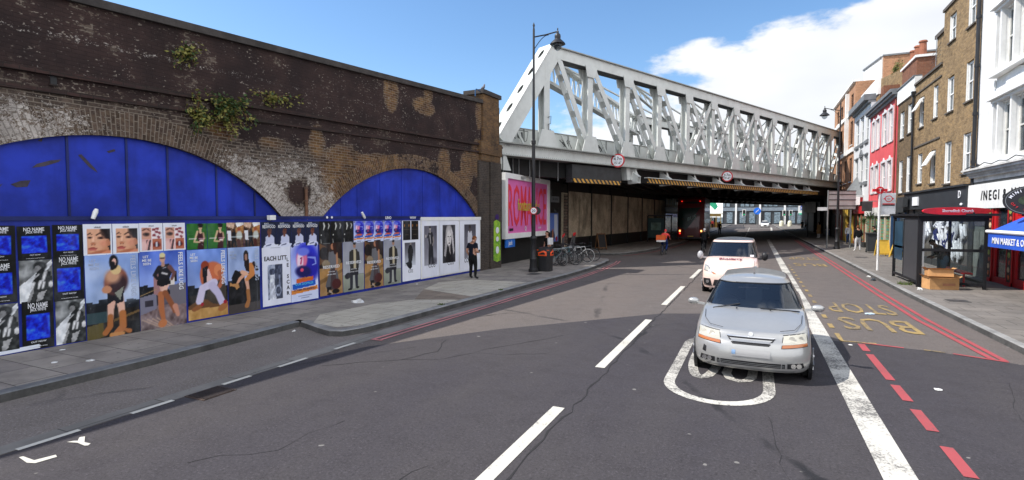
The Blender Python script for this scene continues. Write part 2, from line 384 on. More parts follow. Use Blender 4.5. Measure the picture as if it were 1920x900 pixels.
def glass(name, tint=(.35, .4, .45), opac=.55, base=(.012, .018, .03), rough=.04):
    b = NB(name); b.set('Base Color', base + (1,)); b.set('Roughness', rough); b.set('Specular IOR Level', .9)
    b.set('Coat Weight', .6); b.set('Coat Roughness', .02)
    t = b.n.new('ShaderNodeBsdfTransparent'); t.inputs[0].default_value = tint + (1,)
    mxs = b.n.new('ShaderNodeMixShader'); mxs.inputs[0].default_value = opac; b.l.new(t.outputs[0], mxs.inputs[1]); b.l.new(b.p.outputs[0], mxs.inputs[2]); b.l.new(mxs.outputs[0], b.out.inputs[0])
    b.bump(b.noise(1.5, 2), .03, .02)
    MATS[name] = b.m; return b.m
def print_mat():
    b = NB('printed_paper'); at = b.n.new('ShaderNodeAttribute'); at.attribute_name = 'Col'
    n = b.noise(2.5, 5, .6, stretch=(1, 1, .4)); cr_ = b.noise(9, 6, .7, dist=.8)
    c = b.mix(b.step(n, .45, .75, 0, .15), at.outputs['Color'], (.25, .27, .3)); c = b.mix(b.step(cr_, .66, .74, 0, .25), c, (.5, .5, .52))
    b.set('Base Color', c); b.set('Roughness', .6); b.set('Specular IOR Level', .3); b.bump(b.noise(3.5, 5, .6, stretch=(1, 1, .6), dist=1.0), .5, .03)
    MATS['print'] = b.m; return b.m
def stripes_mat():
    b = NB('hazard_stripes'); sp = b.n.new('ShaderNodeSeparateXYZ'); b.l.new(b.tc.outputs['Object'], sp.inputs[0])
    s_ = b.math('ADD', b.math('MULTIPLY', sp.outputs[0], 2.9), b.math('MULTIPLY', sp.outputs[2], 2.6)); fr = b.math('FRACT', s_)
    k = b.step(fr, .48, .52)
    n = b.noise(3, 6, .7)
    y = b.mix(b.step(n, .4, .7), (.62, .33, .05), (.30, .17, .06)); c = b.mix(k, (.02, .02, .02), y)
    b.set('Base Color', c); b.set('Roughness', .7); MATS['stripes'] = b.m; return b.m

VIA = viaduct_mat('old_painted_brickwork'); VRING = viaduct_mat('arch_ring_brickwork', True)
ASPH = asphalt('worn_asphalt', (.116, .098, .089), (.102, .089, .083), .5)
ASPH2 = asphalt('newer_asphalt', (.041, .037, .042), (.049, .044, .046), .9)
ASPH3 = asphalt('layby_asphalt', (.19, .165, .15), (.155, .135, .12), .3)
GROUND = asphalt('distant_ground', (.10, .095, .09), (.12, .11, .10), 0)
PAVL = paving('stained_paving_flags', ((.30, .27, .235), (.235, .21, .19)), w=.9, h=.62, wear=.55)
PAVLIGHT = paving('pale_new_paving_flags', ((.47, .43, .35), (.40, .37, .31)), joint=(.12, .11, .1), w=.75, h=.6, wear=.35)
PAVR = paving('grey_paving_flags', ((.20, .18, .16), (.165, .15, .135)), w=.75, h=.6, wear=.45)
KERB = M('granite_kerb', (.25, .245, .235), .75, var=.35, scale=3, bump=.35, bscale=30, dirt=.5)
KERBD = M('dark_kerb_granite', (.16, .165, .17), .8, var=.35, scale=2, bump=.3, bscale=30, dirt=.5)
GUTTER = paving('gutter_setts', ((.24, .225, .205), (.19, .18, .165)), w=.4, h=1.1, wear=.5)
WLINE = roadpaint('white_road_paint', (.54, .52, .46), (.08, .075, .08), .35)
WLINE2 = roadpaint('scuffed_white_road_paint', (.52, .50, .45), (.10, .095, .09), .8)
RLINE = roadpaint('red_road_paint', (.34, .065, .072), (.10, .08, .08), .45)
PLINE = roadpaint('faded_pink_road_paint', (.50, .20, .20), (.12, .10, .10), .6)
YLINE = roadpaint('faded_yellow_road_paint', (.33, .23, .085), (.10, .09, .08), .75)
BLUE = hoarding_blue('blue_hoarding_paint', (.006, .022, .27), .0)
BLUED = hoarding_blue('dark_blue_hoarding_paint', (.006, .016, .13), .0)
BLUEA = hoarding_blue('blue_arch_board_paint', (.004, .026, .38), .8)
STEEL = steel_paint('white_bridge_paint', (.58, .60, .575)); STEELD = steel_paint('grimy_bridge_paint', (.30, .31, .29), .8)
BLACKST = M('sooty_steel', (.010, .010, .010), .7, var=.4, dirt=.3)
STRIPE = stripes_mat()
PRINT = print_mat()
GL = glass('tinted_car_glass'); WGL = glass('window_glass', (.8, .83, .85), .3, (.05, .07, .09)); SGL = glass('shelter_glass', (.93, .95, .95), .08, (.05, .06, .06))
WHITE = M('white_gloss_paint', (.78, .78, .76), .5, var=.08); WHITEP = M('white_painted_stucco', (.74, .74, .72), .75, var=.12, scale=1, dirt=.12)
BLACK = M('black_paint', (.015, .015, .017), .45, var=.3); DARKG = M('charcoal_paint', (.035, .038, .04), .6, var=.3)
GREYM = M('grey_metal', (.28, .29, .29), .45, .6, var=.2); POT = M('terracotta_pot', (.27, .10, .055), .8, var=.3); RIMD = M('dull_bike_metal', (.16, .16, .165), .5, .5); CHROME = M('bright_metal', (.6, .6, .6), .2, 1.0, var=.1)
REDP = M('red_paint', (.50, .015, .02), .45, var=.15); ORANGE = M('orange_paint', (.75, .12, .02), .5, var=.15)
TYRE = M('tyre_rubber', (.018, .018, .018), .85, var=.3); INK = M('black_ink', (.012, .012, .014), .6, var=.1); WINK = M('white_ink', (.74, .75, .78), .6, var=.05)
YEL = M('yellow_paint', (.66, .42, .06), .55, var=.15); WOOD = M('brown_wood', (.16, .075, .03), .7, var=.4)
SKIN = M('skin', (.44, .23, .155), .55, var=.08); SKIN2 = M('darker_skin', (.26, .13, .08), .55, var=.08)
CARD = M('cardboard', (.52, .28, .115), .85, var=.18, scale=5); LEAF = M('leaf_green', (.035, .07, .014), .6, var=.5, scale=8); LEAFY = M('yellowing_leaf', (.20, .19, .04), .6, var=.5, scale=8)
def fabric(name, col): return M(name, col, .9, var=.25, scale=6, spec=.1)
NAVY = fabric('navy_cotton', (.010, .012, .022)); BLACKF = fabric('black_cotton', (.012, .012, .013)); DENIM = fabric('blue_denim', (.04, .08, .18)); PALEF = fabric('pale_printed_cotton', (.55, .54, .55)); TAN = fabric('tan_wool', (.26, .155, .07)); GREYF = fabric('grey_quilted_nylon', (.10, .10, .10)); CORAL = fabric('coral_nylon', (.75, .08, .07)); BLUEF = fabric('blue_trousers_cloth', (.02, .05, .2)); WHITEF = fabric('white_cotton', (.65, .65, .66))
GINGER = fabric('ginger_hair', (.14, .05, .018)); DHAIR = fabric('dark_hair', (.015, .01, .008))
# ================================================================== ground, road, pavements
def sheet(name, poly, z, mat, kind='structure', label=None):
    mb = MB(); mb.add([(x, y, z) for x, y in poly], [tuple(range(len(poly)))]); return mb.build(name, mat, kind=kind)
sheet('ground', [(-600, -200), (600, -200), (600, 900), (-600, 900)], -.03, GROUND)
sheet('road', [(-7.6, -30), (4.9, -30), (4.9, 170), (-6.0, 170), (-6.6, 60), (-14, 33.5), (-14, 29), (-7.6, 29)], 0, ASPH)
sheet('road', [(-30, 158), (40, 158), (40, 190), (-30, 190)], -.004, ASPH)
sheet('road', [(-7.1, -30), (-7.1, 6.6), (-6.69, 7.94), (-5.06, 10.43), (-2.14, 13.81), (-.3, 14.6), (-.1, 12.6), (1.44, 12.2), (2.96, 12.03), (4.2, 11.5), (4.34, -30)], .004, ASPH2)
sheet('road', [(-9.6, -30), (-9.6, 9.2), (-7.6, 9.2), (-7.38, 8.2), (-7.38, -30)], .002, ASPH3)
sheet('gutter', [(-7.4, -30), (-7.38, 8.1), (-7.45, 8.6), (-7.16, 12), (-6.95, 16), (-6.72, 20), (-6.72, 24), (-6.95, 28), (-6.80, 28), (-6.6, 20), (-6.72, 12), (-7.02, 8.2), (-7.12, 6), (-7.12, -30)], .006, GUTTER)
def arc(c, r, a0, a1, n):
    return [(c[0] + r * math.cos(R(a0 + (a1 - a0) * i / n)), c[1] + r * math.sin(R(a0 + (a1 - a0) * i / n))) for i in range(n + 1)]
KL = [(-9.1, -30), (-9.12, 5.3), (-9.3, 8.75), (-8.45, 8.42), (-8.0, 8.28), (-7.72, 8.38), (-7.55, 8.85), (-7.48, 9.7), (-7.42, 11.2), (-7.3, 14), (-7.14, 17.5), (-6.93, 20.5), (-6.86, 23.5), (-6.98, 26.4), (-7.12, 28.1), (-7.4, 28.95), (-8.0, 29.3), (-11.0, 29.35)]
KL2 = [(-13.5, 33.2), (-9.4, 32.9), (-8.2, 33.2), (-7.5, 34.2), (-6.9, 37), (-6.45, 42), (-6.2, 50), (-6.1, 60), (-6.0, 100), (-6, 160)]
KR = [(4.35, 170), (4.35, 66), (4.40, 38), (4.35, 20), (4.45, 12.4), (4.5, -30)]
def offs(pl, d):
    o = []
    for i, p in enumerate(pl):
        a = Vector(pl[max(i - 1, 0)]); b = Vector(pl[min(i + 1, len(pl) - 1)]); t = (b - a).normalized(); o.append((p[0] - t.y * d, p[1] + t.x * d))
    return o
KERBF = M('dark_kerb_face', (.07, .068, .065), .9, var=.4, dirt=.6)  # upright side of the kerb, coloured darker than its top
def kerb(pl, mat, w, side):
    inner = offs(pl, w * side); mb = MB(); n = len(pl)
    vs = []
    for i in range(n):
        vs += [(*pl[i], -.02), (pl[i][0] + (inner[i][0] - pl[i][0]) * .06, pl[i][1] + (inner[i][1] - pl[i][1]) * .06, .11), (pl[i][0] + (inner[i][0] - pl[i][0]) * .18, pl[i][1] + (inner[i][1] - pl[i][1]) * .18, .124), (*inner[i], .124), (*inner[i], .06)]
    fs = [(5 * i + k, 5 * i + 5 + k, 5 * i + 6 + k, 5 * i + 1 + k) for i in range(n - 1) for k in range(4)]
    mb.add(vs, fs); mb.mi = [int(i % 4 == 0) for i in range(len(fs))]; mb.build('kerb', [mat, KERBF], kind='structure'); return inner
def dens(pl, step=1.0):
    o = [pl[0]]
    for a, b in zip(pl, pl[1:]):
        L_ = math.dist(a, b); n = max(1, min(60, int(L_ / step)))
        o += [(a[0] + (b[0] - a[0]) * k / n, a[1] + (b[1] - a[1]) * k / n) for k in range(1, n + 1)]
    return o
def jitter_kerb(pl, mat, w, side):
    return kerb(pl, mat, w, side)
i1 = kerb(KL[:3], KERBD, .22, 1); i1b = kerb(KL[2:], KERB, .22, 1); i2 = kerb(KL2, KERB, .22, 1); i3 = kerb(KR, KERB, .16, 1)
def pavement(poly, mat, z=.12): sheet('pavement', poly, z, mat)
pavement(i1[:2] + [(-9.5, 8.9)] + i1b[1:] + [(-14, 29.6), (-14, -30)], PAVL)
pavement(i2 + [(-16, 160), (-16, 33.2)], PAVL)
pavement([(4.5, -30), (9.5, -30), (9.5, 170), (4.5, 170)][::-1], PAVR, .12)
# pale new flags let into the stained pavement
sheet('pavement', [(-8.9, 8.75), (-9.5, 9.56), (-9.3, 11.3), (-8.77, 12.4), (-7.60, 12.9), (-7.62, 11.2), (-7.7, 9.6), (-7.8, 8.9), (-8.1, 8.6)], .126, PAVLIGHT)
sheet('pavement', [(-9.73, 14.3), (-10.25, 16.0), (-9.6, 17.2), (-7.4, 17.4), (-7.5, 14.6), (-7.58, 13.6)], .126, PAVLIGHT)
BROWNP = paving('brown_paving_flags', ((.25, .20, .155), (.21, .17, .135)), w=.7, h=.6, wear=.4)
sheet('pavement', [(-8.77, 12.4), (-9.73, 14.3), (-7.58, 13.6), (-7.6, 12.9)], .1255, BROWNP)
# ------------------------------------------------------------------ road markings (paint: part of the setting)
def marking(mb, mat, name='road_marking'): return mb.build(name, mat, kind='structure')
mb = MB()
for y0, y1 in ((2.42, 6.42), (8.41, 12.83), (15.15, 19.5), (22.15, 26.1), (28.6, 32.4), (35, 38.6), (41, 45), (47.5, 51), (54, 58), (61, 65)):
    mb.add([(-2.36, y0, .009), (-2.2, y0, .009), (-2.2, y1, .009), (-2.36, y1, .009)], [(0, 1, 2, 3)])
marking(mb, WLINE)
mb = MB(); mb.add([(1.15, 3, .0095), (1.45, 3, .0095), (1.45, 62, .0095), (1.15, 62, .0095)], [(0, 1, 2, 3)]); marking(mb, WLINE2)
mb = MB()
for y0, y1 in ((-1.3, 1.2), (1.5, 2.2), (2.81, 3.39), (3.95, 4.48), (5.21, 5.69), (6.22, 6.83), (7.51, 8.05)):
    mb.add([(-7.15, y0, .010), (-7.07, y0, .010), (-7.07, y1, .010), (-7.15, y1, .010)], [(0, 1, 2, 3)])
mb.add([(x, y, .010) for x, y in [(-6.87, 2.73), (-6.85, 2.76), (-6.64, 2.76), (-6.59, 2.92), (-6.52, 2.9), (-6.55, 2.73), (-6.64, 2.70)]], [tuple(range(7))])
mb.add([(x, y, .010) for x, y in [(-6.85, 3.14), (-6.82, 3.19), (-6.78, 3.21), (-6.87, 3.27), (-6.84, 3.31), (-6.67, 3.22), (-6.57, 3.23), (-6.54, 3.19), (-6.57, 3.17), (-6.72, 3.18)]], [tuple(range(10))])
marking(mb, WLINE)
mb = MB()
def strip(mb, pl, w, z):
    a = offs(pl, w / 2); b = offs(pl, -w / 2)
    for i in range(len(pl) - 1): mb.add([(*a[i], z), (*b[i], z), (*b[i + 1], z), (*a[i + 1], z)], [(0, 1, 2, 3)])
RP = [(-6.98, 8.45), (-6.88, 10.5), (-6.76, 13), (-6.62, 17), (-6.50, 20.5), (-6.50, 24), (-6.68, 27.4), (-6.9, 28.9)]
strip(mb, RP, .075, .011); strip(mb, offs(RP, -.17), .075, .011); mb.add([(-7.02, 8.40, .011), (-6.74, 8.40, .011), (-6.74, 8.47, .011), (-7.02, 8.47, .011)], [(0, 1, 2, 3)])
marking(mb, PLINE)
mb = MB()
strip(mb, [(3.95, 11.7), (3.8, 15.6), (3.78, 20), (3.85, 30), (3.95, 62)], .10, .011); strip(mb, [(3.80, 11.75), (3.58, 15.5), (3.56, 20), (3.62, 30), (3.73, 62)], .10, .011)
strip(mb, [(3.98, 11.63), (3.3, 11.93)], .08, .011); strip(mb, [(2.6, 12.07), (1.95, 12.22)], .08, .011)
for y0, y1 in ((11.5, 12.1), (9.6, 11.25), (8.6, 9.34), (7.5, 8.25), (6.3, 7.04), (5.0, 5.9)): mb.add([(1.86, y0, .011), (1.98, y0, .011), (1.98, y1, .011), (1.86, y1, .011)], [(0, 1, 2, 3)])
strip(mb, [(-7.5, 33.0), (-7.0, 34.3), (-6.4, 37), (-5.95, 42), (-5.7, 50)], .1, .011)
marking(mb, RLINE)
mb = MB()
strip(mb, [(3.2, 11.97), (2.9, 12.05)], .07, .0112); strip(mb, [(1.62, 13.0), (1.62, 12.25), (2.2, 12.25)], .09, .0112)
for k in range(14): mb.add([(1.56, 13.6 + k * 1.25, .011), (1.66, 13.6 + k * 1.25, .011), (1.66, 14.1 + k * 1.25, .011), (1.56, 14.1 + k * 1.25, .011)], [(0, 1, 2, 3)])
for t, x0, y, h in (('BUS', 3.3, 15.15, 1.6), ('STOP', 3.35, 17.6, 1.7), ('BUS', 3.3, 31.6, 1.6), ('STOP', 3.35, 36.2, 2.0)):
    mb.text(t, ((x0 + 1.85) / 2, y, .011), (-1, 0, 0), (0, -1, 0), h * 1.4, th=.0006, bold=.006, fit=x0 - 1.85)
marking(mb, YLINE)
# seams and cracks in the surface
rnd = random.Random(4); mb = MB()
def crack(pts, w):
    o = []
    for (x0, y0), (x1, y1) in zip(pts, pts[1:]):
        n = max(2, int(math.dist((x0, y0), (x1, y1)) / .22))
        for k in range(n): o.append((x0 + (x1 - x0) * k / n + rnd.gauss(0, .025), y0 + (y1 - y0) * k / n + rnd.gauss(0, .02)))
    o.append(pts[-1]); a = []; b = []
    for i, q in enumerate(o): ww = w * rnd.uniform(.25, 1.2); a.append((q[0] - ww, q[1] + ww * .3)); b.append((q[0] + ww, q[1] - ww * .3))
    for i in range(len(o) - 1): mb.add([(*a[i], .0075), (*b[i], .0075), (*b[i + 1], .0075), (*a[i + 1], .0075)], [(0, 1, 2, 3)])
crack([(-2.12, 2.6), (-2.1, 4.5), (-2.13, 8.2), (-2.16, 15), (-2.14, 27)], .014)
crack([(-6.5, 6.6), (-5.9, 7.2), (-4.9, 7.8), (-4.4, 8.9), (-3.6, 10.4)], .008); crack([(-5.6, 7.4), (-5.3, 8.2), (-5.6, 9.0)], .010); crack([(-4.6, 8.4), (-4.0, 8.5), (-3.4, 8.9)], .008)
crack([(-5.2, 3.4), (-4.6, 4.0), (-4.5, 4.9)], .005); crack([(-6.2, 11.5), (-5.8, 12.2), (-5.3, 12.4)], .016); crack([(.3, 3.4), (.35, 5.2), (.2, 7.2)], .004); crack([(2.6, 5.0), (3.1, 6.6), (3.0, 8.4), (3.5, 10.2)], .004); crack([(-3.4, 3.0), (-3.0, 3.7), (-2.9, 4.4)], .004)
mb.build('road_seams', M('crack_tar', (.018, .017, .018), .9), kind='structure')
# speed roundel
mb = MB()
def rr(w, h, cx, cy, n=10, e=1.6):
    r = w / 2; o = []
    for a0, cyy, sgn in ((180, cy + r * e, 1),):
        o += [(cx + r * math.cos(R(180 + 180 * i / (2 * n))), cy + r * e + r * e * math.sin(R(180 + 180 * i / (2 * n)))) for i in range(2 * n + 1)]
    o += [(cx + r * math.cos(R(180 * i / (2 * n))), cy + h - r * e + r * e * math.sin(R(180 * i / (2 * n)))) for i in range(2 * n + 1)]
    return o
oo = rr(1.53, 4.3, -.455, 7.38, e=1.15); ii = rr(1.21, 3.98, -.455, 7.54, e=1.2); n = len(oo)
mb.add([(x, y, .010) for x, y in oo] + [(x, y, .010) for x, y in ii], [(i, (i + 1) % n, n + (i + 1) % n, n + i) for i in range(n)])
z0_ = [(-.72 + .20 * math.cos(R(a)), 9.75 + 1.2 * math.sin(R(a))) for a in range(0, 375, 15)]; strip(mb, z0_, .15, .0105)
z2_ = [(.02, 9.3), (.0, 8.85), (-.06, 8.66), (-.18, 8.58), (-.30, 8.66), (-.37, 8.95), (-.34, 9.4), (.0, 10.9), (-.38, 10.9)]; strip(mb, z2_, .14, .0105)
marking(mb, WLINE2)
# far markings beyond the bridge
mb = MB()
for y in (70, 78, 86, 94, 102, 110, 118): mb.add([(-1.1, y, .012), (-.95, y, .012), (-.95, y + 4, .012), (-1.1, y + 4, .012)], [(0, 1, 2, 3)])
strip(mb, [(-5, 112), (4, 122)], .5, .012); strip(mb, [(-3, 140), (6, 140)], .4, .012); strip(mb, [(2.5, 96), (3.2, 128)], .3, .012)
marking(mb, WLINE)
# ------------------------------------------------------------------ drain, covers, litter, weeds
t = thing('drain_cover', 'rusty iron drain grating in the road beside the dashed line at lower left', 'drain cover', (-6.92, 4.89, .008))
mb = MB(); mb.box(-7.12, -6.72, 4.64, 5.14, .004, .013); mb.build('frame', M('rusty_iron', (.05, .032, .024), .8, var=.5), t)
mb = MB()
for k in range(9): mb.box(-7.09 + k * .042, -7.066 + k * .042, 4.67, 5.11, .013, .021)
mb.build('grate', M('dark_iron', (.03, .022, .02), .7, var=.5), t)
def flat_cover(x, y, w, l, lab, z=.126):
    t = thing('utility_cover', lab, 'utility cover', (x, y, z)); m = MB(); m.box(x - w / 2, x + w / 2, y - l / 2, y + l / 2, z - .004, z + .004); m.build('plate', M('worn_iron', (.09, .085, .08), .6, .4, var=.4), t)
    m = MB(); m.box(x - w / 2 + .05, x + w / 2 - .05, y - l / 2 + .05, y + l / 2 - .05, z + .004, z + .007); m.build('lid', M('worn_iron2', (.065, .06, .058), .7, .3, var=.4, bump=.6, bscale=50), t)
flat_cover(5.6, 36, .6, .6, 'iron utility cover in the right pavement beyond the bus shelter')
flat_cover(5.2, 18.6, .5, .45, 'iron utility cover in the right pavement nearer than the boxes')
flat_cover(-8.2, 20.0, .45, .6, 'iron utility cover in the left pavement by the street lamp base')
LIT = M('litter_paper', (.62, .62, .60), .9, var=.1)
def litter(name, lab, x, y, z, s, mat=LIT, cat='litter', seed=1, flat=.25, n=16):
    rnd = random.Random(seed); m = MB(); bm = bmesh.new(); bmesh.ops.create_icosphere(bm, subdivisions=2, radius=s)
    for v in bm.verts: v.co *= rnd.uniform(.55, 1.15); v.co.z = abs(v.co.z) * flat if v.co.z > 0 else v.co.z * .02
    me = bpy.data.meshes.new(name); bm.to_mesh(me); bm.free(); me.materials.append(mat)
    o = bpy.data.objects.new(name, me); COL.objects.link(o); o.location = (x, y, z); o.rotation_euler = (0, 0, rnd.random() * 6); o.scale = (1, rnd.uniform(.5, 1), 1)
    tag(o, lab, cat); return o
litter('crumpled_bag', 'crumpled translucent white plastic bag on the left pavement under the posters', -9.9, 11.35, .12, .17, M('thin_plastic', (.55, .56, .56), .35, var=.2), seed=3, flat=.7)
litter('paper_scrap', 'pale blue scrap of paper lying on the yellow bus stop lettering', 2.7, 15.9, .012, .13, M('blue_paper', (.38, .48, .60), .9), seed=4)
litter('paper_scrap', 'small white paper scrap beside the first red dash near the white line', 1.72, 11.9, .012, .05, seed=5)
litter('paper_scrap', 'white paper scrap on the dark tarmac right of the red dashes', 2.43, 9.35, .012, .06, seed=6)
litter('paper_scrap', 'torn grey paper scrap near the right edge of the road', 3.9, 10.1, .012, .09, M('grey_paper', (.4, .39, .37), .9), seed=7)
litter('crumpled_cup', 'crumpled white cup on the kerb by the bus shelter corner', 4.86, 20.9, .122, .09, seed=8, flat=.9)
litter('crumpled_cup', 'white crushed cup in the right gutter before the bus stop post', 4.25, 25.6, .012, .09, seed=9, flat=.8)
litter('rubbish_bag', 'small dark rubbish bag in the right gutter near the bus stop post', 4.2, 24.3, .012, .12, M('black_plastic', (.03, .035, .04), .3), cat='bag', seed=10, flat=.8)
litter('paper_scrap', 'white scrap tucked in the inner corner of the layby kerb', -9.0, 8.3, .012, .06, seed=11, flat=.6)
for k, (x, y, lab) in enumerate(((-11.15, 5.1, 'white litter scrap at the foot of the hoarding, lower left'), (-9.9, 4.9, 'tiny white litter speck on the pavement below the black posters, nearer the kerb'), (-10.3, 4.6, 'tiny white litter speck on the pavement below the black posters, nearer the hoarding'), (-10.9, 7.7, 'flattened white litter at the foot of the hoarding below the boot posters'), (-10.7, 15.3, 'white litter scrap at the foot of the white poster boards'))):
    litter('paper_scrap', lab, x, y, .122, .05 + .02 * (k % 2), seed=20 + k)
def weed(x, y, z, r, lab, n=60, seed=1, h=.1):
    rnd = random.Random(seed); m = MB()
    for i in range(n):
        a = rnd.random() * 6.28; q = rnd.random() ** .5 * r; bx, by = x + q * math.cos(a), y + q * math.sin(a); a2 = rnd.random() * 6.28; L_ = h * rnd.uniform(.5, 1.2)
        tx, ty = bx + math.cos(a2) * L_ * .6, by + math.sin(a2) * L_ * .6; w = .008
        m.add([(bx - w, by, z), (bx + w, by, z), (tx, ty, z + L_)], [(0, 1, 2)])
    t = m.build('weed_tuft', M('weed_green', (.08, .12, .02), .8, var=.4)); tag(t, lab, 'weeds')
weed(4.78, 22.3, .12, .22, 'tuft of green weeds on the pavement at the foot of the bus shelter', 90, 2, .12)
weed(-7.62, 12.0, .124, .10, 'small moss tuft in the kerb joint before the double red lines', 60, 3, .04)
weed(-7.40, 15.2, .124, .09, 'second smaller moss tuft further along the left kerb', 50, 4, .04)

# ================================================================== railway viaduct wall
def wx(y): return -11.62 + (y - 6) * .0497           # the wall line
WT = Vector((.0497, 1, 0)).normalized(); WN = Vector((WT.y, -WT.x, 0))    # along the wall, out of the wall (towards the road)
def wp(y, z, out=0.0): return Vector((wx(y), y, z)) + WN * out
ARCH = ((6.5, 4.09, 5.03), (15.85, 4.19, 6.2), (-4.5, 4.0, 5.0))
def arch_z(y):
    for c, top, r in ARCH:
        d = abs(y - c)
        if d < r * .95:
            z = top - (r - math.sqrt(r * r - d * d))
            if z > 1.6: return z
    return None
def topz(y): return 6.50 + (y - 6) * .061
def blob(y, z, cy, cz, ry, rz): return max(0.0, 1 - ((y - cy) / ry) ** 2 - ((z - cz) / rz) ** 2)
def masks(y, z):
    s_ = z - (4.72 + .034 * (y - 4.6))           # height over the lower string course
    p = (.78 if y < 8 else .78 + min(.08, (y - 8) * .02)) - max(0, -s_ - .1) * .05 - .12 * math.exp(-((s_ - .2) / .3) ** 2)
    ln = .42 * math.exp(-((s_ - .36) / .10) ** 2) + .40 * math.exp(-((s_ - 1.05) / .09) ** 2) * (1 if y < 16 else .4)
    w = -.06 + ln * (1.0 if y < 14 else .5)
    o = .0
    # pale areas round the first arch and in the spandrel
    a = max(blob(y, z, 3.6, 4.0, 3.2, 1.0), blob(y, z, 10.6, 2.6, 2.3, 2.1) * 1.35, blob(y, z, 9.5, 3.3, 1.6, 1.2))
    w += .70 * min(1, a); p -= .85 * min(1, a * 1.5)
    a = blob(y, z, 6.5, 4.2, 3.0, .75); p -= .7 * a; w += .25 * a; o += .08 * a
    a = blob(y, z, 6.2, 6.0, 4.0, .9); w += .10 * a
    # ochre patches round the second arch
    for cy, cz, ry, rz, k in ((12.5, 3.8, 1.15, .95, 1.8), (14.2, 4.25, 1.3, .35, 1.6), (17.7, 4.5, .5, .75, 1.8), (19.3, 4.4, .6, 1.0, 1.6), (18.6, 3.9, .6, .5, 1.6), (14.6, 6.75, .38, .9, 2.2), (16.4, 6.5, .8, .38, 1.6), (16.7, 7.0, .35, .3, 1.3), (20.3, 6.9, .3, .8, 2.0), (20.2, 5.0, .7, 1.0, 1.6), (9.9, 4.4, .5, .2, .8), (8.6, 4.55, .5, .25, 1.6), (3.3, 5.4, .9, .3, 1.4), (11.4, 4.6, .35, .6, 1.2)):
        a = min(1, blob(y, z, cy, cz, ry, rz) * k); p -= .9 * a; o += .95 * a
    if z < 3.4 and 19.6 < y: p -= .25; w += .15; o -= .3
    # dark painted lump on the pale spandrel
    a = min(1, blob(y, z, 10.75, 3.15, .42, .38) * 3); p += 1.2 * a; w -= .9 * a
    return (max(0, min(1, p)), max(0, min(1, w)), max(0, min(1, o)), 1)
def mask_mesh(name, vs, fs, mk, mats, parent, uvs=None):
    me = bpy.data.meshes.new(name); off = parent.location; me.from_pydata([tuple(Vector(v) - off) for v in vs], [], fs)
    ca = me.color_attributes.new('mask', 'FLOAT_COLOR', 'POINT'); ca.data.foreach_set('color', np.array(mk, 'f').ravel())
    if uvs:
        uv = me.uv_layers.new(name='UVMap')
        li = np.zeros(len(me.loops), 'i'); me.loops.foreach_get('vertex_index', li); uv.data.foreach_set('uv', np.array(uvs, 'f')[li].ravel())
    me.materials.append(mats); o = bpy.data.objects.new(name, me); COL.objects.link(o); o.parent = parent; return o
via = thing('railway_viaduct', 'long brown painted brick railway viaduct with two blue boarded arches', 'viaduct', (-11.6, 6, 0))
ys = np.arange(-14, 22.21, .12); NZ = 62; vs = []; mk = []; fs = []
for y in ys:
    b0 = arch_z(y) or 0.0; t1 = topz(y)
    for j in range(NZ): z = b0 + (t1 - b0) * j / (NZ - 1); vs.append(wp(y, z)); mk.append(masks(y, z))
for i in range(len(ys) - 1):
    for j in range(NZ - 1): fs.append((i * NZ + j, (i + 1) * NZ + j, (i + 1) * NZ + j + 1, i * NZ + j + 1))
mask_mesh('brick_wall', vs, fs, mk, VIA, via)
for c, top, r in ARCH[:2]:           # arch rings of bricks on edge, a few mm proud
    hs = math.asin(min(.94, math.sqrt(r * r - (r - (top - 2.2)) ** 2) / r)); N = 70; D = 5; vs = []; mk = []; fs = []; uv = []
    for i in range(N + 1):
        a = -hs + 2 * hs * i / N
        for k in range(D + 1):
            q = r + k * .5 / D; y = c + q * math.sin(a); z = top - r + q * math.cos(a); vs.append(wp(y, z, .005)); m = masks(y, z)
            mk.append((max(0, m[0] - .45), min(1, m[1] + (.10 if c < 10 and i > 40 else .0)), min(1, m[2] + (.55 if c > 10 else .12)), 1)); uv.append((k * .5 / D * 1.0, a * r))
    for i in range(N):
        for k in range(D): fs.append((i * (D + 1) + k, (i + 1) * (D + 1) + k, (i + 1) * (D + 1) + k + 1, i * (D + 1) + k + 1))
    # soffit
    o = len(vs)
    for i in range(N + 1):
        a = -hs + 2 * hs * i / N
        for q in (.012, -.5): y = c + r * math.sin(a); z = top - r + r * math.cos(a); vs.append(wp(y, z, q)); mk.append((.5, .0, .2, 1)); uv.append((q, a * r))
    fs += [(o + 2 * i, o + 2 * i + 1, o + 2 * i + 3, o + 2 * i + 2) for i in range(N)]
    mask_mesh('arch_ring', vs, fs, mk, VRING, via, uv)
STR = brick_mat('string_course_brick', (.060, .034, .030), (.040, .026, .025), (.03, .025, .022), dirt=.6)
def along(mb, y0, y1, zf, out0, out1, h, n=24):
    for k in range(n):
        a = y0 + (y1 - y0) * k / n; b = y0 + (y1 - y0) * (k + 1) / n
        vs = [wp(a, zf(a), out0), wp(a, zf(a), out1), wp(a, zf(a) + h, out1), wp(a, zf(a) + h, out0), wp(b, zf(b), out0), wp(b, zf(b), out1), wp(b, zf(b) + h, out1), wp(b, zf(b) + h, out0)]
        mb.add(vs, [(0, 1, 2, 3), (4, 7, 6, 5), (0, 4, 5, 1), (1, 5, 6, 2), (2, 6, 7, 3), (3, 7, 4, 0)])
mb = MB(); along(mb, -14, 22.3, lambda y: 4.70 + .034 * (y - 4.6), -.02, .055, .075); along(mb, -14, 22.3, lambda y: 5.02 + .034 * (y - 4.6), -.02, .085, .09); mb.build('string_course', STR, via)
COP = M('dark_stone_coping', (.055, .048, .044), .9, var=.4, dirt=.4, bump=.4)
mb = MB(); along(mb, -14, 20.5, lambda y: topz(y), -.55, .09, .16); mb.build('coping', COP, via)
mb = MB()
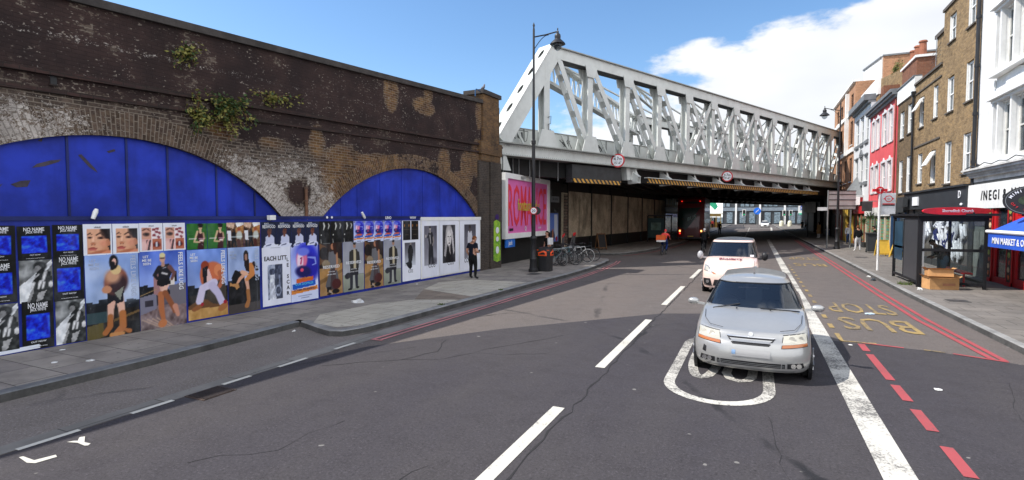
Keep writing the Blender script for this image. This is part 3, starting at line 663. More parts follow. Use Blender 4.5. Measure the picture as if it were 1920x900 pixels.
for k in range(24):
    a = -14 + 36.2 * k / 24; b = -14 + 36.2 * (k + 1) / 24
    vs = [wp(a, 0, -.62), wp(a, 0, -10), wp(a, 5.6, -10), wp(a, 5.6, -.62), wp(b, 0, -.62), wp(b, 0, -10), wp(b, 5.6, -10), wp(b, 5.6, -.62)]
    mb.add(vs, [(0, 1, 2, 3), (4, 7, 6, 5), (1, 5, 6, 2), (2, 6, 7, 3), (3, 7, 4, 0)])
mb.quad(wp(-14, 0, -.5), wp(22.2, 0, -.5), wp(22.2, 7.6, -.5), wp(-14, 5.4, -.5)); mb.build('viaduct_body', STR, via)
# end pier with its cap
PB = brick_mat('bare_ochre_pier_brick', (.20, .115, .05), (.10, .055, .03), (.13, .10, .075), dirt=.75)
PB2 = brick_mat('sooty_pier_brick', (.085, .065, .052), (.055, .045, .04), (.10, .09, .08), dirt=.8)
mb = MB(); along(mb, 20.5, 21.9, lambda y: 5.72, -.75, .10, 2.1, 1); mb.build('end_pier', PB, via)
mb = MB(); along(mb, 20.38, 22.0, lambda y: 7.8, -.85, .18, .18, 1); mb.build('pier_cap', COP, via)
mb = MB(); along(mb, 20.2, 22.05, lambda y: 5.2, -.6, .18, .55, 1); along(mb, 20.3, 22.0, lambda y: 4.9, -.6, .13, .3, 1); mb.build('pier_corbel', PB, via)
mb = MB(); along(mb, 20.15, 21.0, lambda y: 0, -.6, .10, 4.9, 1); along(mb, 21.05, 22.0, lambda y: 0, -.6, .16, 4.9, 1); mb.build('pier_base', PB2, via)
t = thing('drainpipe', 'rusty drainpipe running down the pale brickwork between the two arches', 'drainpipe', wp(10.95, 2.5, .06))
mb = MB(); mb.tube([wp(10.95, 2.4, .06), wp(10.95, 3.25, .06)], .045, 10); mb.build('pipe', M('rusty_pipe', (.17, .085, .05), .8, var=.4), t, 40)
mb = MB(); mb.tube([wp(10.95, 3.24, .06), wp(10.95, 3.30, .06)], .06, 10); mb.box(wx(10.95) - .02, wx(10.95) + .1, 10.90, 11.0, 2.9, 2.94); mb.build('collar', M('rusty_pipe2', (.12, .07, .05), .8, var=.4), t)
for y, z in ((5.35, 4.98),):
    t = thing('drain_hole', 'small dark weep hole in the brickwork above the first blue arch', 'drain hole', wp(y, z, .0)); mb = MB(); mb.box(wx(y) - .05, wx(y) + .015, y - .05, y + .05, z - .09, z + .09); mb.build('opening', BLACK, t)
    mb = MB(); mb.box(wx(y) - .02, wx(y) + .03, y - .075, y + .075, z - .115, z - .09); mb.build('lip', STR, t)
# blue boarding in the arches
for idx, ((c, top, r), seams, lab) in enumerate(((ARCH[0], (4.3, 5.55, 6.55, 7.35, 8.45, 9.45), 'bright blue boarding filling the larger left arch, scuffed dark in places'), (ARCH[1], (11.9, 12.35, 13.05, 14.1, 15.2, 16.4, 17.5, 18.6), 'bright blue plank boarding filling the smaller right arch'))):
    t = thing('arch_boarding', lab, 'boarding', wp(c, 2.2, -.1), group='blue boarded viaduct arches'); hw = math.sqrt(r * r - (r - (top - 2.1)) ** 2)
    edges = [c - hw] + [s for s in seams if c - hw < s < c + hw] + [c + hw]
    for a, b in zip(edges, edges[1:]):
        n = 8; g = .008; pts = [a + g + (b - a - 2 * g) * k / n for k in range(n + 1)]
        mb = MB(); q = []
        for y in pts: d = min(abs(y - c), hw); q.append((y, top - (r - math.sqrt(r * r - d * d)) + .03))
        for (ya, za), (yb, zb) in zip(q, q[1:]):
            mb.add([wp(ya, 2.05, -.09), wp(yb, 2.05, -.09), wp(yb, zb, -.09), wp(ya, za, -.09), wp(ya, 2.05, -.13), wp(yb, 2.05, -.13), wp(yb, zb, -.13), wp(ya, za, -.13)], [(0, 1, 2, 3), (4, 7, 6, 5), (0, 3, 7, 4), (1, 5, 6, 2)])
        mb.build('board', BLUEA, t)
    mb = MB()
    for s in seams:
        if c - hw < s < c + hw:
            d = abs(s - c); z = top - (r - math.sqrt(r * r - d * d))
            if idx == 0: mb.add([wp(s - .02, 2.1, -.088), wp(s + .02, 2.1, -.088), wp(s + .02, z, -.088), wp(s - .02, z, -.088), wp(s - .02, 2.1, -.065), wp(s + .02, 2.1, -.065), wp(s + .02, z, -.065), wp(s - .02, z, -.065)], [(4, 5, 6, 7), (0, 3, 7, 4), (1, 5, 6, 2)])
    if mb.v: mb.build('batten', BLUED, t)
    if idx == 0:
        for q in ([(5.02, 3.36), (5.2, 3.40), (5.42, 3.50), (5.46, 3.55), (5.3, 3.52), (5.1, 3.44)], [(5.72, 3.66), (5.78, 3.68), (6.0, 3.42), (6.04, 3.34), (5.9, 3.44)], [(4.72, 3.05), (4.86, 3.12), (5.0, 3.14), (4.95, 3.02), (4.8, 3.0)], [(4.5, 2.98), (4.62, 3.06), (4.56, 2.97)], [(6.2, 3.78), (6.34, 3.84), (6.36, 3.8), (6.24, 3.75)], [(5.12, 3.85), (5.2, 3.92), (5.18, 3.84)]):
            mb = MB(); mb.add([wp(y, z, -.086) for y, z in q], [tuple(range(len(q)))]); mb.build('scraped_patch', M('bare_grey_board', (.06, .05, .07), .9, var=.5), t)
    mb = MB(); mb.quad(wp(c - hw - .5, 2, -.16), wp(c + hw + .5, 2, -.16), wp(c + hw + .5, top + .4, -.16), wp(c - hw - .5, top + .4, -.16)); mb.build('backing', BLACK, t)
# ------------------------------------------------------------------ hoarding
hd = thing('hoarding', 'long blue site hoarding along the foot of the viaduct, covered with posters', 'hoarding', wp(6, 0, .1))
mb = MB(); along(mb, -13, 16.0, lambda y: .10, .03, .10, 2.32, 30); along(mb, 16.0, 20.2, lambda y: .10, .03, .10, 2.2, 4); mb.build('panels', BLUE, hd)
mb = MB(); along(mb, -13, 16.0, lambda y: 2.42, .0, .125, .075, 30); mb.build('top_rail', BLUED, hd)
mb = MB(); along(mb, -13, 20.2, lambda y: .0, .03, .106, .11, 30); mb.build('skirting', BLUED, hd)
wb = thing('white_hoarding_board', 'white wooden boarding with a deep top rail at the right end of the blue hoarding', 'hoarding', wp(18, .2, .1))
mb = MB(); along(mb, 16.01, 20.17, lambda y: .2, .101, .116, 2.13, 4); mb.build('board', WHITE, wb)
mb = MB(); along(mb, 16.0, 20.2, lambda y: 2.33, .0, .15, .13, 4); mb.build('top_rail', WHITE, wb)
mb = MB(); 
for y in (16.05, 17.1, 18.5, 20.15): along(mb, y - .03, y + .03, lambda y: .2, .116, .125, 2.12, 1)
mb.build('cover_strip', WHITE, wb)
# three floodlights lying on the top rail
for k, (y, s, rot, lab) in enumerate(((5.85, 1.0, 70, 'small white floodlight on the hoarding above the face posters'), (9.72, 1.0, 20, 'pale box floodlight fixed over the hoarding top between the arches'), (13.05, 1.15, -55, 'white tube shaped floodlight on the hoarding under the right arch'))):
    t = thing('floodlight', lab, 'floodlight', wp(y, 2.5, .14), group='floodlights along the hoarding top')
    p = wp(y, 2.53, .16); d = Vector((.0, math.sin(R(rot)) * .0 + math.cos(R(rot)), math.sin(R(rot))))
    if k == 1: mb = MB(); mb.box(p.x - .03, p.x + .09, p.y - .085, p.y + .085, 2.40, 2.52); mb.build('lamp_housing', WHITE, t); mb = MB(); mb.box(p.x - .05, p.x - .02, p.y - .02, p.y + .02, 2.38, 2.5); mb.build('bracket', GREYM, t)
    else:
        mb = MB(); mb.tube([p - d * .09 * s, p + d * .05 * s, p + d * .11 * s], [.035, .045, .03], 10); mb.build('lamp_housing', WHITE, t, 40); mb = MB(); mb.tube([p - d * .06, p + Vector((-.05, 0, -.08))], .012, 6); mb.build('bracket', GREYM, t)
# graffiti on the rail and the base of the hoarding: white tags
mb = MB()
for y, tx, z, h in ((14.25, 'LINO', 2.40, .13), (15.55, 'WNW', 2.40, .12)): mb.text(tx, wp(y, z, .13), WT, (0, 0, 1), h, th=.003, bold=.02)
for y in (11.62, 11.8): mb.disc(wp(y, 2.46, .13), .035, WN, 10, .006)
mb.build('spray_tags', WINK, hd)
mb = MB()
for y, tx, z in ((6.3, 'TMS', .03), (6.9, 'SEC', .04), (7.5, 'HURL', .05)): mb.text(tx, wp(y, z, .113), WT, (0, 0, 1), .12, th=.003)
mb.build('faint_scrawl', M('faded_blue_grey_ink', (.03, .05, .2), .8), hd)
# green painted street-art board on the pier
t = thing('graffiti_panel', 'lime green spray painted panel with white shapes on the end pier', 'graffiti panel', wp(21.6, .5, .17))
mb = MB(); mb.prism([(-.33, .5), (-.3, 2.25), (-.05, 2.33), (.28, 2.22), (.32, .46), (0, .40)], wp(21.6, 0, .165), WT, (0, 0, 1), -.012)
b_ = NB('lime_spray_paint'); nn_ = b_.noise(4, 5, .7); b_.set('Base Color', b_.mix(b_.step(nn_, .4, .6), (.34, .55, .03), (.12, .33, .03))); b_.set('Roughness', .7); mb.build('painted_board', b_.m, t)
mb = MB()
for z, w, h in ((1.85, .17, .15), (1.45, .15, .12), (.95, .17, .17)): mb.ell(wp(21.6, z, .18), (.008, w, h), 14, 8)
mb.build('white_shapes', WINK, t)
mb = MB(); mb.ell(wp(21.6, 2.45, .17), (.01, .2, .13)); mb.build('violet_blot', M('violet_spray', (.04, .01, .12), .8), t)
# pigeon and pipe by the pier cap
t = thing('pigeon', 'grey pigeon perched at the left end of the pier cap', 'pigeon', (wx(20.5), 20.45, 7.98))
p0 = wp(20.55, 8.05, .05); mb = MB()
mb.tube([p0 + Vector((0, -.16, -.05)), p0 + Vector((0, -.06, -.01)), p0, p0 + Vector((0, .08, .05)), p0 + Vector((0, .12, .13)), p0 + Vector((0, .15, .18)), p0 + Vector((0, .185, .19))], [.012, .045, .065, .06, .04, .035, .008], 10)
mb.build('body', M('pigeon_grey', (.12, .12, .14), .8, var=.4), t, 60); mb = MB(); mb.tube([p0 + Vector((.015, .02, -.03)), p0 + Vector((.015, .02, -.085))], .008, 6); mb.tube([p0 + Vector((-.02, .02, -.03)), p0 + Vector((-.02, .02, -.085))], .008, 6); mb.build('leg', M('pigeon_leg', (.4, .12, .1), .8), t)
t = thing('bent_pipe', 'bent blue pipe rising over the coping beside the pier cap', 'pipe', wp(20.1, 7.6, 0))
mb = MB(); mb.tube([wp(20.0, 7.6, 0), wp(20.0, 7.85, 0), wp(20.08, 7.92, 0), wp(20.5, 7.88, 0)], .022, 8); mb.build('pipe', M('blue_pipe', (.02, .10, .25), .5), t, 40)
# buddleia growing out of the parapet
def bush(name, lab, c, rad, n, seed, mats, cat='shrub', droop=.0):
    rnd = random.Random(seed); t = thing(name, lab, cat, c); stems = MB(); lv = MB(); c = Vector(c)
    for i in range(n):
        a = rnd.uniform(0, 6.28); tip = c + Vector((abs(rnd.gauss(.3, .25)) * rad[0], rnd.gauss(0, .42) * rad[1], rnd.gauss(.0, .45) * rad[2] - droop * rnd.random()))
        mid = (c + tip) / 2 + Vector((.1, 0, rnd.uniform(0, .12))); stems.tube([c, mid, tip], [.012, .007, .003], 4)
        for k in range(26):
            q = rnd.random() ** .6; p = c.lerp(mid, q * 2) if q < .5 else mid.lerp(tip, q * 2 - 1)
            p = p + Vector((rnd.gauss(0, .05), rnd.gauss(0, .06), rnd.gauss(0, .06))); L_ = rnd.uniform(.05, .12); w = L_ * .28
            d = Vector((rnd.uniform(-.3, 1), rnd.uniform(-1, 1), rnd.uniform(-1, .4))).normalized(); s = d.cross(Vector((rnd.gauss(0, 1), rnd.gauss(0, 1), rnd.gauss(0, 1)))).normalized()
            lv.mat(1 if rnd.random() < (.25 + .5 * (tip.z < c.z - .25)) else 0); lv.add([p, p + d * L_ * .5 + s * w, p + d * L_, p + d * L_ * .5 - s * w], [(0, 1, 2, 3)])
    stems.build('stem', WOOD, t); lv.build('foliage', mats, t); return t
bush('wall_shrub', 'bushy green buddleia growing out of the brown brickwork above the arches', wp(8.6, 5.05, .02), (.6, .65, .55), 46, 3, [LEAF, LEAFY], droop=.25)
bush('wall_shrub', 'sparse yellowing plant hanging on the wall left of and below the green buddleia', wp(7.95, 4.75, .02), (.3, .35, .6), 16, 5, [LEAFY, LEAF], droop=.3)
bush('wall_shrub', 'thin yellowing sprig on the brown wall just below the coping', wp(7.75, 6.05, .02), (.2, .5, .4), 9, 6, [LEAFY, LEAF], droop=.2)
bush('wall_shrub', 'dry straggly creeper on the brown wall right of the green buddleia', wp(9.9, 5.55, .02), (.15, .9, .35), 9, 8, [LEAFY, LEAF], droop=.1)
# ================================================================== posters: printed sheets
class Cv:
    def __init__(s, w, h, bg, res=62):
        s.w, s.h = w, h; s.W, s.H = max(8, int(w * res)), max(8, int(h * res))
        s.Y, s.X = np.meshgrid((np.arange(s.H) + .5) / s.H, (np.arange(s.W) + .5) / s.W, indexing='ij')
        s.a = np.ones((s.H, s.W, 3)) * s._c(bg); s.sx = 1.0 / s.W
    def _c(s, c): return np.array([int(c[i:i + 2], 16) / 255 for i in (0, 2, 4)]) if isinstance(c, str) else np.array(c)
    def blend(s, m, c, op=1.0):
        m = np.clip(m, 0, 1)[..., None] * op; s.a = s.a * (1 - m) + s._c(c) * m; return s
    def ell(s, cx, cy, rx, ry, c, rot=0, soft=.12, op=1):
        A = s.h / s.w; dx = s.X - cx; dy = (s.Y - cy) * A; k, q = math.cos(R(rot)), math.sin(R(rot)); u = dx * k + dy * q; v = -dx * q + dy * k
        d = np.sqrt((u / rx) ** 2 + (v / (ry * A)) ** 2); return s.blend((1 - d) / soft + .5, c, op)
    def poly(s, pts, c, op=1):
        ins = np.zeros_like(s.X, bool); n = len(pts)
        for i in range(n):
            x0, y0 = pts[i]; x1, y1 = pts[(i + 1) % n]
            if y0 == y1: continue
            cond = ((y0 > s.Y) != (y1 > s.Y)) & (s.X < (x1 - x0) * (s.Y - y0) / (y1 - y0) + x0); ins ^= cond
        return s.blend(ins.astype(float), c, op)
    def rect(s, x0, y0, x1, y1, c, op=1): return s.blend(((s.X >= x0) & (s.X <= x1) & (s.Y >= y0) & (s.Y <= y1)).astype(float), c, op)
    def limb(s, pts, ws, c, op=1):
        A = s.h / s.w; m = np.zeros_like(s.X)
        for (p, q, wa, wb) in zip(pts, pts[1:], ws, ws[1:]):
            ax, ay = p[0], p[1] * A; bx, by = q[0], q[1] * A; dx, dy = bx - ax, by - ay; L2 = dx * dx + dy * dy + 1e-9
            t = np.clip(((s.X - ax) * dx + (s.Y * A - ay) * dy) / L2, 0, 1); d = np.hypot(s.X - ax - t * dx, s.Y * A - ay - t * dy); w = wa + (wb - wa) * t
            m = np.maximum(m, (w - d) / s.sx + .5)
        return s.blend(m, c, op)
    def grad(s, y0, y1, c0, c1, x0=0, x1=1):
        t = np.clip((s.Y - y0) / (y1 - y0), 0, 1)[..., None]; m = ((s.Y >= y0) & (s.Y <= y1) & (s.X >= x0) & (s.X <= x1)).astype(float)[..., None]
        s.a = s.a * (1 - m) + (s._c(c0) * (1 - t) + s._c(c1) * t) * m; return s
    def noise(s, amp, k=6, seed=1, x0=0, y0=0, x1=1, y1=1, oct=3, mono=True):
        rs = np.random.RandomState(seed); f = np.zeros_like(s.X)
        for o in range(oct):
            kk = k * 2 ** o; g = rs.rand(kk + 2, kk + 2); u = s.X * kk; v = s.Y * kk; iu = u.astype(int); iv = v.astype(int); fu = u - iu; fv = v - iv; fu = fu * fu * (3 - 2 * fu); fv = fv * fv * (3 - 2 * fv)
            f += (g[iv, iu] * (1 - fu) * (1 - fv) + g[iv, iu + 1] * fu * (1 - fv) + g[iv + 1, iu] * (1 - fu) * fv + g[iv + 1, iu + 1] * fu * fv - .5) / (1.6 ** o)
        m = ((s.X >= x0) & (s.X <= x1) & (s.Y >= y0) & (s.Y <= y1))[..., None]; s.a = np.clip(s.a + f[..., None] * amp * m, 0, 1); return s
    def paste(s, o, x0, y0, x1, y1):
        m = (s.X >= x0) & (s.X <= x1) & (s.Y >= y0) & (s.Y <= y1); u = np.clip(((s.X - x0) / (x1 - x0) * o.W).astype(int), 0, o.W - 1); v = np.clip(((s.Y - y0) / (y1 - y0) * o.H).astype(int), 0, o.H - 1)
        s.a = np.where(m[..., None], o.a[v, u], s.a); return s
def lin(a): a = np.clip((a - .5) * 1.12 + .52, 0, 1) * .93 + .005; return np.where(a <= .04045, a / 12.92, ((a + .055) / 1.055) ** 2.4)
_PM = {}
def paper_mesh(key, cv, seed):
    """a thin, slightly rippled printed sheet in the local frame: x along the wall, z up; corner curls baked in"""
    if key in _PM: return _PM[key]
    H_, W_ = cv.H, cv.W; rs = np.random.RandomState(seed)
    # one vertex per picture cell corner, colours on faces' corners through point colours
    xs = np.linspace(0, cv.w, W_); zs = np.linspace(cv.h, 0, H_); X, Z = np.meshgrid(xs, zs)
    D = .0025 * np.sin(X * 9 + seed) * np.sin(Z * 5 + seed * 2) + .0015 * rs.rand(H_, W_)
    co = np.stack([X, -D - .004, Z], -1).reshape(-1, 3)
    idx = np.arange(H_ * W_).reshape(H_, W_); f = np.stack([idx[1:, :-1], idx[1:, 1:], idx[:-1, 1:], idx[:-1, :-1]], -1).reshape(-1, 4)
    me = bpy.data.meshes.new('printed_sheet'); me.from_pydata(co.tolist(), [], f.tolist())
    ca = me.color_attributes.new('Col', 'FLOAT_COLOR', 'POINT'); c = np.ones((H_ * W_, 4)); c[:, :3] = lin(cv.a).reshape(-1, 3); ca.data.foreach_set('color', c.astype('f').ravel())
    me.materials.append(PRINT); me.polygons.foreach_set('use_smooth', [True] * len(me.polygons)); _PM[key] = me; return me
WROT = -math.atan(.0497) + math.pi / 2
# local frame for a poster: local x runs along the wall (+WT), local -y points out of the wall
def poster(key, cv, y0, z0, lab, group, texts=(), cat='poster', tilt=0.0, out=.1085, seed=None):
    base = wp(y0, z0, out); t = thing('poster', lab, cat, base, WROT, group)
    m = paper_mesh(key, cv, seed or (len(_PM) + 3)); o = bpy.data.objects.new('printed_sheet', m); COL.objects.link(o); o.parent = t
    for (s_, x, z, h, mat, vert, fit, bold) in texts:
        mb = MB()
        if vert: mb.text(s_, (x, -.009, z), (0, 0, -1), (1, 0, 0), h, th=.002, align='LEFT', bold=bold, fit=fit)
        else: mb.text(s_, (x, -.009, z), (1, 0, 0), (0, 0, 1), h, th=.002, bold=bold, fit=fit)
        mb.build('lettering', mat, t, world=False)
    t.rotation_euler = (0, tilt, WROT); return t
# ---- designs
def d_blue(w, h):
    c = Cv(w, h, (.03, .035, .035)); b = Cv(w * .74, h * .5, '1b3fc8'); b.noise(.55, 5, 4, oct=4); b.a[..., 2] = np.clip(b.a[..., 2] * 1.0 + .05, 0, .85); b.a[..., 0] *= .5; b.a[..., 1] *= .8
    c.paste(b, .13, .29, .87, .79); c.noise(.04, 5, 3); return c
def d_photo(w, h):
    c = Cv(w, h, (.45, .46, .46)); c.grad(0, 1, (.30, .31, .31), (.62, .62, .62)); c.noise(.35, 3, 8)
    c.ell(.25, .30, .35, .12, (.75, .76, .76), soft=.8, op=.6)
    c.poly([(0, 1), (0, .62), (.95, .02), (1.0, .10), (.35, .72), (.2, 1)], (.86, .87, .88)); c.ell(.62, .16, .20, .11, (.14, .15, .15), soft=.3); c.ell(.56, .22, .1, .08, (.55, .55, .55))
    c.poly([(.52, .3), (.66, .22), (.92, .3), (1, .6), (1, 1), (.3, 1), (.42, .75), (.38, .55)], (.16, .17, .17)); c.limb([(.78, .3), (.7, .5)], [.05, .04], (.8, .8, .8)); c.limb([(.62, .52), (.56, .68)], [.05, .03], (.85, .85, .85)); c.limb([(.72, .55), (.68, .68)], [.04, .03], (.8, .8, .8)); c.limb([(.42, .55), (.36, .68)], [.05, .03], (.75, .75, .75))
    c.poly([(.55, .78), (.78, .74), (.66, .95), (.48, 1)], (.62, .62, .62)); c.ell(.93, .6, .07, .08, (.7, .7, .7)); c.limb([(.42, .45), (.58, .35)], [.02, .02], (.9, .9, .9)); c.noise(.22, 7, 5); return c
def d_face(w, h):
    c = Cv(w, h, (.88, .89, .92)); f = Cv(w * .8, h * .8, 'd09a78', res=80)
    f.grad(0, 1, 'dba888', 'c0805c'); f.ell(1.05, .15, .5, .30, '241818', rot=20, soft=.15); f.poly([(.72, 0), (1, 0), (1, 1), (.95, .9), (.88, .55), (.9, .35)], '201517')
    f.ell(.90, .56, .10, .14, 'b97a5a'); f.ell(.35, .55, .40, .50, 'e0ac8c', soft=.6, op=.7); f.limb([(.04, .22), (.14, .17), (.22, .22)], [.03, .035, .02], '3c2822'); f.limb([(.42, .24), (.56, .17), (.78, .27)], [.03, .04, .015], '3c2822')
    f.ell(.13, .33, .11, .045, '6d4a40', soft=.6); f.ell(.13, .335, .06, .03, '2b2020'); f.ell(.60, .36, .13, .05, '6d4a40', soft=.6); f.ell(.60, .365, .07, .032, '241c1c'); f.ell(.63, .36, .018, .014, 'e8e0dc')
    f.limb([(.30, .30), (.26, .52)], [.03, .05], 'eec0a2', op=.8); f.ell(.27, .58, .11, .045, 'b8785a', soft=.7); f.ell(.21, .61, .025, .015, '5a2c24'); f.ell(.33, .61, .025, .015, '5a2c24')
    f.ell(.24, .77, .19, .055, 'a34a42', soft=.25); f.ell(.24, .81, .16, .045, 'c36a60', soft=.3); f.limb([(.08, .785), (.40, .785)], [.008, .008], '5f2420'); f.ell(.70, .58, .16, .12, 'd58c70', soft=1, op=.7)
    f.ell(.45, 1.02, .55, .14, 'b06a4c', rot=-12, soft=.5); f.ell(.9, .98, .35, .10, 'd48a66', rot=-8, soft=.3); f.noise(.04, 8, 3)
    c.paste(f, .13, .17, .92, .95); return c
def d_eye(w, h):
    c = Cv(w, h, (.87, .88, .91)); f = Cv(w * .8, h * .8, 'e8dcdc', res=80); f.rect(0, 0, .48, .48, 'cf9a84'); f.limb([(.03, .14), (.25, .04), (.46, .16)], [.03, .035, .03], '6c4436'); f.ell(.24, .29, .17, .08, '5a4038', soft=.4); f.ell(.25, .29, .08, .05, '1f1a1c'); f.rect(0, .52, .48, 1, 'dba8a2'); f.limb([(.12, .95), (.28, .56)], [.015, .02], '2a2226'); f.limb([(.34, .98), (.42, .58)], [.05, .05], '26242e'); f.ell(.1, .8, .14, .2, 'e7bdb6', soft=.5)
    for x, y in ((.62, .10), (.8, .05), (.75, .2), (.9, .25), (.65, .35), (.86, .42)): f.ell(x, y, .09, .06, '8b3c48', rot=40 * x, soft=.3)
    f.rect(.52, .52, 1, 1, 'b36a50'); f.ell(.76, .76, .2, .13, '7a2e26', soft=.3); f.ell(.76, .76, .13, .07, '3a3038', soft=.3); f.rect(.72, .66, .78, .86, 'c8c4cc'); c.paste(f, .10, .16, .92, .95); return c
def d_green(w, h):
    c = Cv(w, h, '2f6a2c'); c.noise(.10, 4, 5)
    for r_ in (.5, .35, .65): c.blend(np.abs(np.hypot(c.X - .2, (c.Y - .15) * 1.3) - r_) < .012, '3f7e3a', .5)
    c.poly([(.5, .30), (.68, .30), (.82, .42), (.80, .70), (.84, 1), (.50, 1), (.54, .7), (.48, .5)], '3c1820'); c.limb([(.52, .32), (.44, .5), (.36, .70), (.62, .72)], [.05, .045, .04, .035], 'cfb08c'); c.limb([(.8, .38), (.84, .55), (.78, .7)], [.04, .04, .035], 'b8977a'); c.limb([(.66, .22), (.66, .34)], [.05, .06], 'cfae90'); c.poly([(.58, .34), (.76, .34), (.68, .42)], 'cfae90')
    c.ell(.66, .15, .10, .10, 'c8a488'); c.ell(.67, .07, .14, .07, '1c1416'); c.limb([(.58, .15), (.76, .15)], [.025, .025], '15100e'); c.rect(.12, .56, .46, .60, 'e4e6dc', .85); c.rect(.58, .57, .90, .61, 'd8a8b8', .8); c.ell(.70, .66, .1, .04, 'e8d8d0', soft=.5); return c
def d_wedding(w, h):
    c = Cv(w, h, '5a4030'); c.poly([(0, 0), (.5, 0), (.4, .25), (0, .15)], 'c8a890'); c.poly([(.5, .0), (1, 0), (1, .12), (.6, .2)], 'e0dcd8'); c.poly([(.55, .2), (1, .1), (1, .45), (.5, .4)], 'a07040'); c.noise(.22, 8, 6)
    c.ell(.14, .28, .08, .05, '2a1c18'); c.poly([(.04, .32), (.24, .32), (.28, .7), (.1, .72)], 'dcdce2'); c.rect(.06, .7, .22, 1, '181a20'); c.poly([(.3, .4), (.5, .34), (.52, .66), (.6, 1), (.48, 1), (.42, .75), (.34, 1), (.26, 1)], '16181e'); c.ell(.42, .30, .07, .05, '3a2a22'); c.ell(.70, .30, .08, .09, 'a05038'); c.ell(.72, .52, .17, .18, 'b8bcb4', soft=.4); c.limb([(.68, .7), (.68, 1)], [.08, .08], '4c2420'); c.rect(.2, .54, .9, .60, 'd8e4e6', .55); return c
def sky_bg(w, h, top, bot, hz, skyline, ground, seed):
    c = Cv(w, h, top); c.grad(0, hz, top, bot); c.noise(.16, 3, seed, y1=hz); rs = np.random.RandomState(seed); c.rect(0, hz, 1, 1, ground)
    x = 0
    while x < 1: ww = .06 + rs.rand() * .12; c.rect(x, hz - rs.rand() * .10, x + ww, hz + .05, skyline); x += ww
    c.noise(.20, 7, seed + 1, y0=hz); return c
def d_boot1(w, h):
    c = sky_bg(w, h, '8aa4d8', 'a4b8dc', .62, '1a2028', '231e1a', 3); c.ell(.75, .45, .4, .12, 'dbe2ee', soft=1, op=.6); c.ell(.15, .2, .3, .1, 'c8d4ea', soft=1, op=.5); c.poly([(0, .58), (.2, .60), (.36, .58), (.36, .70), (0, .70)], '161a20'); c.rect(0, .68, .45, .80, '34484c'); c.poly([(.0, .83), (.3, .80), (.3, .97), (0, 1)], '5e5430'); c.poly([(.5, .78), (1, .70), (1, .73), (.5, .81)], '6a5434'); c.ell(.85, .95, .4, .12, '0f0f10')
    c.limb([(.48, .50), (.44, .66), (.43, .78)], [.085, .06, .05], 'd8ab98'); c.limb([(.60, .50), (.64, .66), (.65, .76)], [.085, .065, .055], 'dcb09c')
    c.limb([(.43, .74), (.42, .86), (.33, .93)], [.05, .055, .055], 'a5683c'); c.limb([(.66, .72), (.66, .88), (.56, .95)], [.065, .07, .08], 'b07040'); c.limb([(.45, .965), (.66, .965)], [.05, .035], 'c08850'); c.limb([(.68, .92), (.78, .95)], [.03, .05], 'a86c40')
    c.poly([(.38, .42), (.70, .42), (.68, .58), (.56, .60), (.5, .56), (.38, .60)], '1c1c24'); c.ell(.55, .33, .215, .16, '8c5848', rot=15, soft=.2); c.ell(.60, .38, .16, .12, '38242a', rot=30, soft=.5); c.ell(.50, .27, .14, .08, 'c89878', soft=.7); c.ell(.38, .42, .09, .045, 'c08868'); c.poly([(.52, .47), (.70, .40), (.62, .56)], '8a8c80'); c.ell(.56, .19, .10, .06, 'd8bc88'); c.ell(.52, .10, .085, .085, '16141a', soft=.2); c.ell(.53, .10, .04, .04, 'e2b4a4'); c.limb([(.50, .12), (.49, .18)], [.05, .03], '16141a'); return c
def d_boot2(w, h):
    c = sky_bg(w, h, '4a68c4', '8ca0d4', .52, '10141c', '4c4650', 5); c.grad(.70, 1, '847070', '6a5c5c'); c.noise(.25, 9, 7, y0=.7)
    c.poly([(0, .58), (.35, .54), (.35, .74), (0, .80)], '7a7888'); c.rect(.1, .62, .28, .70, '34303a'); c.poly([(.62, .46), (1, .44), (1, .72), (.66, .74)], '6e6a72'); c.poly([(.60, .40), (.74, .30), (.74, .46), (.62, .46)], 'd8d0c8'); c.rect(.74, .28, .80, .42, '16161c'); c.poly([(.30, .34), (.42, .28), (.5, .46), (.44, .60), (.30, .55)], 'a07878')
    for k in range(5): c.limb([(.05 + .1 * k, .86), (.45 + .06 * k, 1)], [.012, .012], 'c0a490', .8)
    c.limb([(0, .56), (.35, .49)], [.008, .008], 'b09060'); c.limb([(.46, .40), (.50, .56)], [.06, .055], 'd4a898'); c.limb([(.58, .42), (.49, .56)], [.06, .055], 'ddb4a2'); c.limb([(.44, .56), (.44, .74), (.48, .90)], [.065, .06, .045], 'ac6a44'); c.ell(.46, .94, .085, .055, 'b87448', rot=60); c.limb([(.53, .55), (.66, .70), (.74, .80)], [.06, .055, .06], '8c5436'); c.limb([(.74, .74), (.80, .86)], [.06, .04], 'c28a74')
    c.poly([(.38, .34), (.62, .32), (.66, .44), (.46, .47), (.36, .44)], '14141a'); c.poly([(.40, .20), (.62, .17), (.70, .28), (.64, .36), (.40, .38)], '1a1a22'); c.limb([(.64, .22), (.74, .30), (.68, .38)], [.05, .04, .03], '6c4a48'); c.limb([(.42, .22), (.32, .31), (.38, .36)], [.05, .04, .03], '1e1a22'); c.limb([(.48, .29), (.58, .31)], [.02, .02], 'c8c4c4'); c.limb([(.50, .23), (.56, .22)], [.01, .01], 'a8a8b0'); c.limb([(.5, .14), (.5, .19)], [.03, .04], 'b48a78'); c.ell(.49, .10, .06, .055, 'c89c88'); c.ell(.49, .06, .06, .03, 'd8cc98'); c.limb([(.45, .10), (.53, .10)], [.012, .012], '2a2022'); return c
